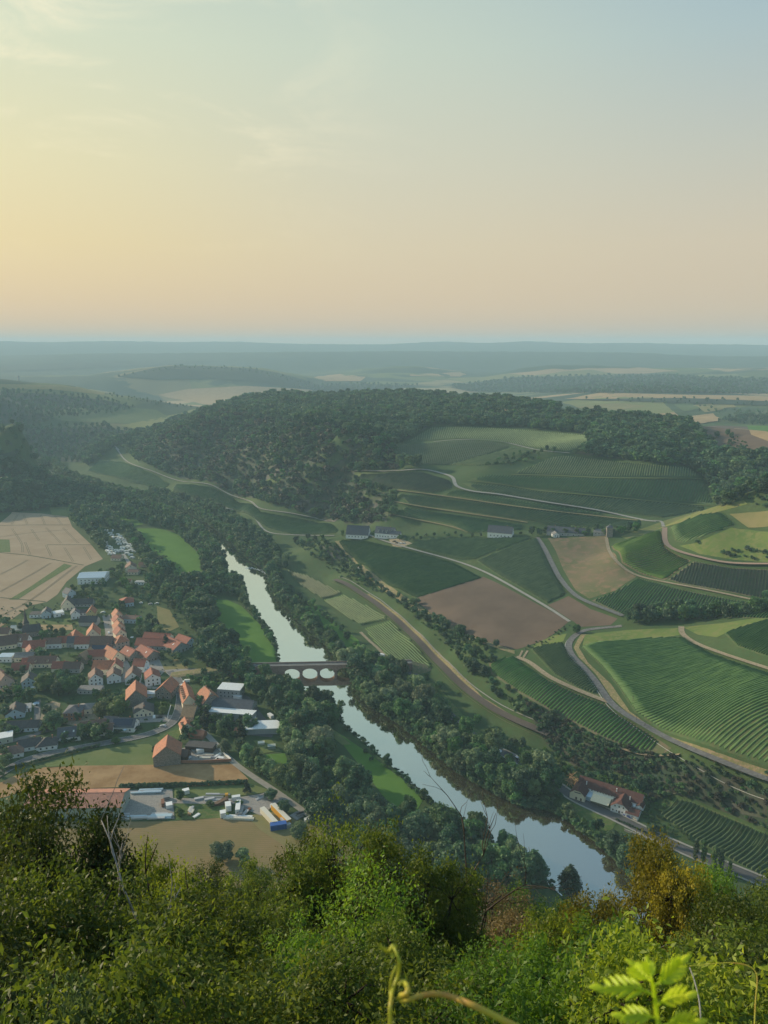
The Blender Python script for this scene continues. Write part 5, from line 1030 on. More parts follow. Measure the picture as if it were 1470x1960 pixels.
def window(parent, x, y, z, w, h, face):
    """a window pane with its frame on a wall; face is '-y', '+x' or '-x'"""
    f = MB(); g = MB(); e = .05
    if face == '-y': f.box(x-w/2-.09, x+w/2+.09, y-e, y+.05, z-.09, z+h+.09); g.box(x-w/2, x+w/2, y-e-.02, y-e+.01, z, z+h)
    else:
        s = 1 if face == '+x' else -1; a, b = sorted((x-s*.05, x+s*e)); f.box(a, b, y-w/2-.09, y+w/2+.09, z-.09, z+h+.09)
        a, b = sorted((x+s*(e-.01), x+s*(e+.02))); g.box(a, b, y-w/2, y+w/2, z, z+h)
    fr = g.build('window', M['glass'], parent); f.build('frame', M['frame'], fr)
def house(px, py, D, L, wh, rh, rel, roof, wall, label, style='gable', chim=1, win=True, dorm=0, solar=0, sky=0, floors=None, door=True, name='house', cat='house', cy=None, y_left=True, dz=0.0, group=None, ov=.45):
    if px < 480 and y_left: rel = rel-18 if rel >= 74 else rel+14 if rel >= 60 else rel
    loc, rz = frame_of(px, py, rel, dz); root = empty(name, loc, rz, label=label, cat=cat, group=group)
    w = MB(); x, y = D/2, L/2; base = -1.2
    if style == 'gable' or style == 'half': w.prism([(-x,base),(x,base),(x,wh),(0,wh+rh),(-x,wh)], -y, y)
    elif style == 'shed': w.prism([(-x,base),(x,base),(x,wh),(-x,wh+rh)], -y, y)
    else: w.box(-x, x, -y, y, base, wh)
    w.build('wall', M[wall], root)
    r = MB(); t = .22
    if style == 'gable':
        sl = rh/x; o = ov
        for s in (1, -1):
            a = (0, -y-o*.7, wh+rh+t); b = (s*(x+o), -y-o*.7, wh-o*sl+t); c = (s*(x+o), y+o*.7, wh-o*sl+t); d = (0, y+o*.7, wh+rh+t)
            slab(r, *( (a,b,c,d) if s > 0 else (d,c,b,a) ), t)
        r.box(-.14, .14, -y-o*.7, y+o*.7, wh+rh+t-.05, wh+rh+t+.10)
    elif style in ('hip', 'half'):
        o = ov; hy = max(0.0, y-x*.95) if style == 'hip' else y-x*.35; z0 = wh-o*rh/x+t; zr = wh+rh+t
        A = [(-x-o,-y-o,z0),(x+o,-y-o,z0),(x+o,y+o,z0),(-x-o,y+o,z0),(0,-hy,zr),(0,hy,zr)]
        if style == 'half':
            zg = wh+rh*.62+t; k = x*.38+.1
            A = [(-x-o,-y-o,z0),(x+o,-y-o,z0),(x+o,y+o,z0),(-x-o,y+o,z0),(0,-hy,zr),(0,hy,zr),(-k,-y-o,zg),(k,-y-o,zg),(k,y+o,zg),(-k,y+o,zg)]
            r.add(A, [(1,2,8,5,4,7),(3,0,6,4,5,9),(6,7,4),(8,9,5)])
        else: r.add(A, [(0,1,4),(1,2,5,4),(2,3,5),(3,0,4,5),(3,2,1,0)])
    elif style == 'shed':
        slab(r, (-x-.3, -y-.3, wh+rh+t+.05), (x+.3, -y-.3, wh+t-.02), (x+.3, y+.3, wh+t-.02), (-x-.3, y+.3, wh+rh+t+.05), t)
    else:
        r.box(-x-.2, x+.2, -y-.2, y+.2, wh, wh+.3)
    rf = r.build('roof', M[roof], root)
    zc = wh+rh
    for k in range(chim):
        cy_ = (-.25, .3, .05)[k % 3]*L; c = MB().box(-.35+.6, .35+.6, cy_-.3, cy_+.3, zc-1.2, zc+.9); c.box(-.42+.6, .42+.6, cy_-.37, cy_+.37, zc+.9, zc+1.0); c.build('chimney', M['chim'], rf)
    if style in ('gable', 'half') and solar:
        s = 1 if solar > 0 else -1; sl = math.atan2(rh, x); m = MB(); u0, u1 = .15, .85
        a = (s*x*u0, -y*.8, wh+rh*(1-u0)+t+.12); b = (s*x*u1, -y*.8, wh+rh*(1-u1)+t+.12); c = (s*x*u1, y*.75, wh+rh*(1-u1)+t+.12); d = (s*x*u0, y*.75, wh+rh*(1-u0)+t+.12)
        slab(m, *((a,b,c,d) if s > 0 else (d,c,b,a)), .06); m.build('solar_panel', M['solar'], rf)
    for k in range(sky):
        s = 1 if k % 2 == 0 else -1; u = .5; yy = ((k//2)+.5)/max(1, (sky+1)//2)*L*.8-L*.4; m = MB(); hw = .45
        a = (s*x*(u-.10), yy-hw, wh+rh*(1-u+.10)+t+.1); b = (s*x*(u+.10), yy-hw, wh+rh*(1-u-.10)+t+.1); c = (s*x*(u+.10), yy+hw, wh+rh*(1-u-.10)+t+.1); d = (s*x*(u-.10), yy+hw, wh+rh*(1-u+.10)+t+.1)
        slab(m, *((a,b,c,d) if s > 0 else (d,c,b,a)), .08); m.build('skylight', M['metal_white'], rf)
    for k in range(abs(dorm)):
        s = 1 if dorm > 0 else -1; yy = (k+.5)/abs(dorm)*L*.86-L*.43; m = MB(); xa = s*x*.85; xb = s*x*.25; z0 = wh+rh*.18; z1 = wh+rh*.62
        a_, b_ = sorted((xa, xb)); m.box(a_, b_, yy-.55, yy+.55, z0, z1); dm = m.build('dormer', M[wall], rf)
        q = MB(); a_, b_ = sorted((xa+s*.2, xb)); q.prismx([(yy-.75,z1),(yy+.75,z1),(yy,z1+.55)], a_, b_); q.build('dormer_roof', M[roof], dm)
        g = MB(); a_, b_ = sorted((xa, xa+s*.03)); g.box(a_, b_, yy-.35, yy+.35, z0+.5, z1-.15); g.build('window', M['glass'], dm)
    if win:
        fl = floors or max(1, int(wh/2.7)); nf = max(2, int(D/3.2)); ns = max(2, min(6, int(L/3.4)))
        face_side = '-x' if (rz % (2*math.pi)) != 99 and rel <= 0 else '+x'
        for f_ in range(fl):
            z = f_*2.75+.95
            for k in range(nf):
                xx = (k+.5)/nf*D*.86-D*.43
                if f_ == 0 and door and k == nf//2: continue
                window(root, xx, -y, z, 1.0, 1.25, '-y')
            if abs(rel) > 25:
                s = 1 if rel < 0 else -1       # the long side that faces the camera
                for k in range(ns): window(root, -s*x if rel > 0 and False else (-x if rel > 0 else x)*1.0, (k+.5)/ns*L*.86-L*.43, z, 1.0, 1.2, '-x' if rel > 0 else '+x')
        if style in ('gable', 'half') and rh > 2.2: window(root, 0, -y, wh+rh*.25, .8, 1.0, '-y')
        if door:
            k = nf//2; xx = (k+.5)/nf*D*.86-D*.43; MB().box(xx-.5, xx+.5, -y-.05, -y+.05, 0, 2.1).build('door', M['door'], root)
    return root
# rel = 0: ridge runs away from the camera (gable to the front); 90: long side to the front, seen from its -x side
H = house
H(71,1179,9,11,3,.5,90,'r_dark','w_white','flat dark-roofed white house, leftmost of the row by the fields','flat',0)
H(90,1180,8,10,5,3.2,-8,'r_slate','w_blue','pale blue gabled house second from left in the upper row')
H(112,1178,9,8,3.6,.4,10,'metal_white','w_white','white box house with pale flat roof in the upper row','flat',0)
H(131,1164,12,12,4,7.5,-6,'r_dark','w_cream','tall cream gable with arched dark doorway in the upper row',chim=0)
H(160,1159,8,20,3,4,88,'r_dark','w_grey','long dark-roofed wing right of the tall cream gable',chim=1)
H(133,1142,9,10,5,4,30,'r_slate','w_blue','slate-roofed house half hidden in trees behind the cream gable')
H(145,1182,8,9,5,3.5,0,'r_slate','w_white','small white gabled house left of the yellow one')
H(161,1176,7,8,3,2,60,'r_dark','w_white','low white annexe between white and yellow gabled houses',chim=0)
H(176,1178,8,10,4,4.5,-12,'r_orange','w_yellow','yellow gabled house with orange roof in the upper row')
H(243,1157,13,14,4,3.5,0,'r_red','w_blue','pale blue house with hipped red roof under the trees','hip')
H(252,1190,9,16,4.5,1.5,82,'r_brown','w_blue','low pale blue house with shallow brown roof by the gardens',chim=2)
H(38,1208,10,14,3,2.4,80,'r_palegreen','w_grey','long shed with pale green-grey roof near the steeple',chim=0,win=False,name='shed',cat='shed')
for i_,(x_,y_,w_,l_,rc) in enumerate([(225,1186,8,9,'r_orange'),(226,1197,9,9,'r_red'),(228,1209,9,9,'r_orange'),(230,1221,9,10,'r_red'),(232,1236,11,12,'r_orange')]):
    H(x_,y_,w_,l_,5.5,4.2,13,rc,'w_cream' if i_ % 2 else 'w_pink',('farthest orange-roofed house of the terrace on the village street','red-roofed terrace house second from the far end of the street','orange-roofed terrace house in the middle of the street row','red-brown terrace house just behind the last one on the street','nearest orange-roofed terrace house at the bend of the street')[i_],style='gable' if i_ < 4 else 'hip',sky=1 if i_ in (1,4) else 0,group='terrace along the village street')
H(180,1223,11,14,6,6.5,-4,'r_orange','w_cream','tall cream three-storey gabled house with seven dark windows',floors=2)
H(146,1224,11,11,3.5,6,20,'r_orange','w_brick','bright orange pyramid-roofed barn left of the tall cream house','hip',0,False,name='barn',cat='barn')
H(172,1195,10,16,4,4,85,'r_dark','w_grey','dark grey-roofed barn above the tall cream house',chim=0,win=False,name='barn',cat='barn')
H(44,1234,9,12,4.5,5,78,'r_brown','w_white','brown-roofed house with white dormer and white end wall below the steeple',dorm=-1)
H(12,1238,13,18,4,6,70,'r_dkbrown','w_cream','broad dark-brown roof at the left edge of the village')
H(9,1220,8,12,5,4,75,'r_brown','w_cream','brown-roofed house at the left edge behind the broad roof')
H(14,1264,8,11,4.5,1,80,'metal_blue','w_white','white house with glazed pale blue conservatory at left','flat',0)
H(68,1243,9,18,4,4,88,'r_red','w_cream','long red-roofed barn of the courtyard at left')
H(60,1252,7,10,4,3,5,'r_red','w_cream','short red-roofed wing of the left courtyard',chim=0)
H(103,1238,8,15,4.5,3.5,88,'r_brown','w_white','grey-brown roofed house right of the left courtyard')
H(125,1236,8,11,4.5,4,88,'r_red','w_cream','red-roofed house left of the grey solar roof')
H(142,1236,8,9,4.5,4,88,'r_slate','w_grey','house with blue-grey roof between two red ones',chim=0)
H(160,1238,9,12,4.5,4.5,88,'r_red','w_white','red-brown roofed house below the tall cream gable')
H(189,1237,9,25,4.5,4.5,86,'r_brown','w_grey','long brown roof running to the street below the tall gable',chim=2)
H(196,1250,8,20,4,3.5,84,'r_dkbrown','w_grey','long roof covered with blue-black solar panels beside the street',solar=-1)
H(165,1264,10,14,4,4.5,-38,'r_tan','w_stone','tan-roofed stone barn with dark shaded gable',chim=0,win=False,name='barn',cat='barn')
H(190,1262,8,18,4.5,3.5,88,'r_red','w_pink','long red-roofed wing right of the tan barn')
H(217,1264,11,18,5,5.5,25,'r_orange','w_cream','big orange-red roof at the inside of the street bend')
H(202,1287,10,17,5,5,86,'r_orange','w_cream','orange-red roofed cream house with a gateway arch')
H(223,1286,10,11,5,5,-4,'r_red','w_cream','cream gable joined to the orange-red roofed house')
H(184,1306,10,12,5.5,4,-2,'r_brown','w_white','white cube-like gabled house, left of the pair above the orchard')
H(219,1302,10,11,5,3.5,-3,'r_brown','w_white','white gabled house with balcony, right of the pair above the orchard')
H(256,1303,11,13,5,5,-6,'r_brown','w_white','white house with brown half-lit roof behind the stone barn')
H(292,1306,11,12,6,3.6,4,'r_red','w_white','white house with brown-red roof right of the lane')
H(270,1282,9,10,5,4,80,'r_red','w_white','small white house with steep red roof by the courtyard')
H(251,1258,11,15,4.5,3.5,28,'r_red','w_stone','red barn with a big white roof light, left of two',chim=0,sky=2)
H(283,1258,13,20,4.5,4,28,'r_red','w_stone','red barn with a big white roof light, right of two',chim=0,sky=3)
H(118,1284,9,12,4,3.8,86,'r_red','w_cream','red-roofed house in the middle of the left village')
H(141,1284,9,13,4,3.5,86,'r_dkbrown','w_grey','dark-roofed house right of the red one in the middle of the left village')
H(84,1274,9,22,4,4,84,'r_brown','w_cream','long brown roof with two dormers in the left village',dorm=-2)
H(49,1263,8,15,4,2.5,84,'r_grey','w_cream','blue-grey roofed cottage in the left village')
H(42,1286,9,13,3.5,4,86,'r_red','w_cream','red-roofed barn above the blue chalet')
H(57,1274,7,10,3.5,3,86,'r_red','w_cream','small red roof left of the long dormered roof',chim=0)
H(57,1312,10,11,5.5,3.4,-6,'r_dark','w_blue','blue-white chalet with balcony beside the big tree')
H(2,1306,12,24,4,6,15,'r_brown','w_pink','big brown roof cut by the left edge')
H(16,1328,7,18,3,1.5,86,'r_tan','w_cream','long low tan-roofed shed at the left edge',chim=0,win=False,name='shed',cat='shed')
H(31,1368,12,12,3.5,3.6,-8,'r_dark','w_blue','pale blue bungalow gable with small round attic window')
H(53,1358,5,8,2.6,.3,-5,'metal_grey','w_white','white garage with dark door beside the pale blue bungalow','flat',0,name='garage',cat='garage')
H(45,1395,9,22,3,3,86,'r_dark','w_blue','long grey-roofed bungalow below the pale blue gable')
H(9,1418,8,10,4,.4,70,'metal_white','w_green','pale greenish flat-roofed house at the left edge','flat',0)
H(24,1444,11,13,3,2.8,70,'r_brown','w_white','brown hipped bungalow nearest the main road','hip')
H(58,1430,10,13,3,3,68,'r_dark','w_white','dark-roofed bungalow right of the brown hipped one')
H(92,1428,11,12,3,3.2,66,'r_dark','w_white','dark hipped bungalow with pale ridge, third from the left on the road','hip')
H(135,1412,10,14,3.4,4.4,64,'r_slate','w_white','white house with solar roof and four roof windows',solar=1,sky=4)
H(180,1398,11,16,3.2,4,70,'r_brown','w_white','brown-roofed house with white gables behind the roadside hedge',dorm=-1)
H(205,1402,8,9,3,3.5,60,'r_brown','w_white','small brown-roofed annexe right of the brown-roofed house',chim=0)
H(238,1394,10,17,3.6,4,84,'r_slate','w_white','white house with long blue-black roof and roof windows',solar=-1,sky=2)
H(214,1387,8,9,3,3,84,'r_slate','w_white','low dark blue roof left of the long blue-black one',chim=0)
H(144,1371,12,11,5.5,2.6,86,'r_slate','w_brick','brick house with hipped blue-grey roof on the building plot','hip')
H(166,1362,9,9,4,2.2,60,'r_grey','w_cream','small hipped grey roof behind the brick house','hip',0)
H(262,1342,14,17,6,6.5,-2,'r_orange','w_stone','big stone barn with orange roof split by a pale ridge line',chim=0,win=False,name='barn',cat='barn')
H(276,1365,13,11,3,3.4,-5,'r_dark','w_cream','dark-roofed bungalow below the big stone barn')
H(174,1324,8,17,3,1,86,'r_grey','w_grey','flat grey sheds behind the orchard trees','flat',0,name='shed',cat='shed')
H(302,1333,5,18,3,.8,88,'metal_white','w_cream','long low building with white roof by the lane','flat',0,win=False,name='shed',cat='shed')
H(294,1238,12,28,3.5,4,84,'r_red','w_grey','long red-roofed hall of the winery, left wing',chim=0)
H(335,1242,15,20,4,4.5,30,'r_red','w_grey','winery hall with two white roof lights',chim=0,sky=3)
H(303,1226,10,24,3.5,3.5,80,'r_red','w_cream','rear red-roofed wing of the winery',chim=0)
H(355,1234,13,16,4,4,38,'r_red','w_blue','right winery hall with pale ridge and blue gate',chim=0)
H(321,1329,12,15,5.5,5.2,-26,'r_orange','w_stone','stone house with orange roof at the road fork',chim=1)
H(359,1344,9,23,5.5,5.5,6,'r_orange','w_cream','long orange roof with a row of small dormers by the road',dorm=-6,win=False)
H(366,1374,13,9,4.5,5,84,'r_tan','w_stone','old stone gable end below the long orange roof')
H(399,1350,13,14,6,6.5,20,'r_orange','w_stone','old manor with orange mansard roof left of the yard','half',2)
H(443,1330,11,17,6.5,.6,87,'metal_white','w_grey','grey workshop with white flat roof in the upper yard','flat',0)
H(449,1357,13,29,4,3.6,86,'r_slate','w_grey','long workshop hall with blue-grey solar roof',chim=0,solar=1,name='hall',cat='hall')
H(443,1373,9,33,4,1.4,86,'metal_white','w_grey','long lean-to with white sheet roof below the solar hall','shed',0,False,name='shed',cat='shed')
H(503,1398,11,22,4,.6,84,'metal_white','w_grey','white flat-roofed shed behind the dark conifer hedge','flat',0,False,name='shed',cat='shed')
H(357,1400,8,9,4.5,4,8,'r_orange','w_cream','little orange-roofed house with a dormer at the road corner',dorm=-1)
H(379,1410,6,10,2.6,2,80,'r_orange','w_brick','low orange-roofed garage beside the little house',chim=0,win=False,name='garage',cat='garage')
H(322,1454,16,14,6.5,6.5,-6,'r_orange','w_stone','grey stone barn with bright orange roof in the hay field',chim=0,win=False,name='barn',cat='barn')
H(347,1451,7,10,3.5,2.5,84,'r_dkbrown','wood_dark','lean-to of dark boards against the stone barn',chim=0,win=False,name='shed',cat='shed')
H(385,1434,7,18,3.2,.4,84,'r_dark','wood_dark','open dark shed at the back of the builders yard','flat',0,False,name='shed',cat='shed')
H(456,1402,3.5,4,2,1.2,80,'r_orange','w_cream','tiny orange-roofed garden hut under the conifers',chim=0,win=False,name='hut',cat='hut')
H(150,1548,17,52,6.5,3.2,84,'r_salmon','w_green','long hall with salmon-pink roof and pale green walls',chim=0,win=False,name='hall',cat='hall')
H(180,1112,22,28,7,2.6,60,'metal_blue','w_white','factory hall with broad pale blue metal roof beside the wheat field',chim=0,name='hall',cat='hall')
H(225,1071,10,12,3,3,80,'r_brown','w_cream','brown-roofed camp house at the head of the lane')
H(251,1092,12,14,5,4,0,'r_brown','w_cream','cream camp restaurant with white-edged gable')
H(257,1098,8,12,3,2,85,'r_brown','w_cream','low brown roof in front of the camp restaurant',chim=0)
H(281,1084,7,17,3,2,86,'r_brown','w_pink','long pinkish camp shed beside the river belt',chim=0,win=False,name='shed',cat='shed')
H(272,1118,6,14,3,.4,86,'metal_grey','w_white','white garages below the camp','flat',0,name='garage',cat='garage')
H(244,1117,6,9,3,2,86,'r_orange','w_cream','small orange-roofed hut below the camp',chim=0)
H(686,1027,14,26,4,9,76,'r_slate','w_white','big white barn of the estate under a huge dark slate roof',chim=0,name='barn',cat='barn')
H(672,1025,8,9,5,6,60,'r_grey','w_white','pale-roofed end wing of the estate barn',chim=0)
H(738,1027,11,22,5,6,72,'r_slate','w_white','white estate manor with rows of roof windows',dorm=-4)
H(757,1028,7,12,4,2.5,80,'r_slate','w_white','low wing right of the estate manor',chim=0)
H(958,1026,12,26,5,6,80,'r_slate','w_white','white house with dark slate roof alone on the terrace')
H(945,1026,8,10,5,.5,80,'metal_white','w_white','white flat annexe left of the lone slate-roofed house','flat',0)
H(1083,1024,10,38,4,4.5,84,'r_slate','w_grey','long slate-roofed farmstead among dark trees',chim=2)
H(1063,1027,6,7,3,2,20,'r_grey','w_white','small white gable at the left end of the farmstead',chim=0)
H(1150,1023,7,14,3,2.5,84,'r_grey','w_grey','low grey shed beside the square tower',chim=0,name='shed',cat='shed')
# square tower, steeple, lookout tower
def tower(px, py, w, h, rh, label, wall, roof, name='tower', cat='tower', spire=False):
    loc, rz = frame_of(px, py, 8); root = empty(name, loc, rz, label=label, cat=cat)
    MB().box(-w/2, w/2, -w/2, w/2, -1, h).build('wall', M[wall], root)
    r = MB(); o = .3
    if spire: r.add([(-w/2-o,-w/2-o,h),(w/2+o,-w/2-o,h),(w/2+o,w/2+o,h),(-w/2-o,w/2+o,h),(-w*.26,-w*.26,h+rh*.22),(w*.26,-w*.26,h+rh*.22),(w*.26,w*.26,h+rh*.22),(-w*.26,w*.26,h+rh*.22),(0,0,h+rh)], [(0,1,5,4),(1,2,6,5),(2,3,7,6),(3,0,4,7),(4,5,8),(5,6,8),(6,7,8),(7,4,8),(3,2,1,0)])
    else: r.add([(-w/2-o,-w/2-o,h),(w/2+o,-w/2-o,h),(w/2+o,w/2+o,h),(-w/2-o,w/2+o,h),(0,0,h+rh)], [(0,1,4),(1,2,4),(2,3,4),(3,0,4),(3,2,1,0)])
    rf = r.build('roof', M[roof], root)
    MB().tube([(0,0,h+rh-.1),(0,0,h+rh+1.2)], .06, 5).build('finial', M['metal_grey'], rf)
    for z in (h*.35, h*.7): window(root, 0, -w/2, z, .8, 1.3, '-y')
    return root
tower(52, 1214, 4.6, 11, 14, 'dark village steeple with slender slate spire', 'w_stone', 'r_dark', 'church_tower', 'steeple', True)
H(62,1216,8,14,5,5,70,'r_dark','w_stone','dark-roofed nave of the village church behind the trees',chim=0,name='church_nave',cat='church')
tower(1166, 1026, 6, 9, 3, 'small square stone tower at the right end of the farmstead', 'w_stone', 'r_slate')
tower(36, 728, 9, 20, 5, 'tiny lookout tower on the skyline of the left hill', 'w_stone', 'r_dark', 'lookout_tower')
# masts and wind turbines on the far ridge
def mast(px, h, label, turbine):
    r = 15800.0; a = math.atan2(px-735, FPX); x, y = r*math.sin(a), r*math.cos(a); z = float(gz(x, y)); root = empty('wind_turbine' if turbine else 'radio_mast', (x, y, z), -a, label=label, cat='wind turbine' if turbine else 'mast')
    MB().tube([(0,0,-5),(0,0,h)], [3.2, 1.8], 8).build('mast_shaft' if not turbine else 'tower', M['metal_grey'], root)
    if turbine:
        MB().box(-2,2,-3,7,h-1,h+3).build('nacelle', M['metal_grey'], root)
        for k in range(3):
            t = .4+k*2.094; b = MB().tube([(0,-4,h+1),(math.sin(t)*h*.2,-4,h+1+math.cos(t)*h*.2),(math.sin(t)*h*.5,-4,h+1+math.cos(t)*h*.5)], [1.6,2.2,.4], 5); b.build('blade', M['metal_grey'], root)
    else:
        for z_ in (.55, .8): MB().box(-4,4,-.6,.6,h*z_,h*z_+1.5).build('antenna_bar', M['metal_grey'], root)
mast(311, 95, 'faint mast on the far ridge at the left', False)
for px_, h_, lb_ in ((888,150,'faint wind turbine on the far ridge, tallest of the row'),(900,90,'faint short wind turbine beside the tallest one'),(946,115,'faint wind turbine third from the left on the far ridge'),(1005,135,'faint wind turbine in the middle of the far ridge'),(1102,90,'faint wind turbine on the right part of the far ridge'),(1164,120,'faint wind turbine at the right end of the far ridge')): mast(px_, h_, lb_, True)
# ------------------------------------------------------------------ stone bridge
def bridge():
    A = np.array(at_z(500, 1291.5, WATER_Z)); B = np.array(at_z(735, 1286.5, WATER_Z)); d = B-A; L = float(np.hypot(*d)); rz = math.atan2(d[1], d[0]); s_px = L/235.0
    root = empty('stone_bridge', (A[0], A[1], 0), rz, label='reddish sandstone arch bridge across the river', cat='bridge'); w = 3.4; top = 6.1; spring = -.2
    piers = [(p-500)*s_px for p in (542, 576, 609.5, 642, 676)]; pw = 1.5; prof = [(-22, -2.5), (-22, top)]
    # side wall outline with arch openings: each span one prism piece above its arch
    m = MB(); ends = [(-22, piers[0]-pw/2)] + [(piers[i]+pw/2, piers[i+1]-pw/2) for i in range(4)] + [(piers[-1]+pw/2, L+22)]
    for i, (a, b) in enumerate(ends):
        if i in (0, 5): m.box(a, b, -w, w, -4, top-.02); continue
        n = 16; rise = 4.4; c = (a+b)/2; hw = (b-a)/2
        for side in (0,):
            pts = [(c-hw*math.cos(math.pi*k/n), spring+rise*math.sin(math.pi*k/n)) for k in range(n+1)]
            for k in range(n):
                (x0, z0), (x1, z1) = pts[k], pts[k+1]; m.prism([(x0, z0), (x1, z1), (x1, top-.02), (x0, top-.02)], -w, w)
    m.build('arch_wall', M['w_sand'], root)
    for p in piers:
        q = MB(); q.box(p-pw/2, p+pw/2, -w+.02, w-.02, -4.5, top-.03); q.build('pier', M['w_sand'], root)
        c = MB(); c.prism([(p-pw/2-.2, -4.5), (p+pw/2+.2, -4.5), (p+pw/2+.2, .4), (p, 1.0), (p-pw/2-.2, .4)], -w-1.0, -w-.01); c.prism([(p-pw/2-.2, -4.5), (p+pw/2+.2, -4.5), (p+pw/2+.2, .4), (p, 1.0), (p-pw/2-.2, .4)], w+.01, w+1.0); c.build('cutwater', M['w_sand'], root)
    MB().box(-22, L+22, -w+.25, w-.25, top, top+.12).build('roadway', M['asphalt'], root)
    for s in (-1, 1):
        y0, y1 = sorted((s*(w-.30), s*(w+.12))); MB().box(-22, L+22, y0, y1, top-.25, top+.95).build('parapet', M['w_sand'], root)
        y0, y1 = sorted((s*(w-.36), s*(w+.18))); MB().box(-22, L+22, y0, y1, top+.95, top+1.08).build('coping', M['concrete'], root)
    # earth ramps up to the roadway at both ends
    for x0, x1 in ((-22, -70), (L+22, L+40)):
        r = MB(); r.add([(x0,-3.2,top+.05),(x0,3.2,top+.05),(x1,3.2,.4),(x1,-3.2,.4),(x0,-9,-.5),(x0,9,-.5),(x1,6,-.5),(x1,-6,-.5)], [(0,1,2,3),(0,3,7,4),(1,5,6,2),(4,5,1,0)]); o = r.build('bridge_ramp', M['bank'], root)
bridge()
# weir: a low rough sill of foaming water
wv = hits([(462,1094),(475,1087),(492,1089),(512,1098),(508,1104),(490,1098),(474,1100)]); 
def weir():
    m = MB(); rg = random.Random(3); c0 = wv.mean(0); P = hits([(468,1092),(482,1091),(498,1095),(512,1101)])
    for i_ in range(150):
        t = rg.random()*3; k = min(2, int(t)); f = t-k; x = P[k][0]*(1-f)+P[k+1][0]*f+rg.gauss(0,.9); y = P[k][1]*(1-f)+P[k+1][1]*f+rg.gauss(0,1.6); s = rg.uniform(.35,1.0); z = WATER_Z
        m.add([(x-s,y,z-.1),(x,y-s*.5,z-.1),(x+s,y,z-.1),(x,y+s*.5,z-.1),(x,y,z+.28*s)], [(0,1,4),(1,2,4),(2,3,4),(3,0,4)])
    tag(m.build('white_water', flat('foam', (.8,.82,.8), .8)), 'line of white broken water over the shallow weir', 'rapids', kind='stuff')
weir()
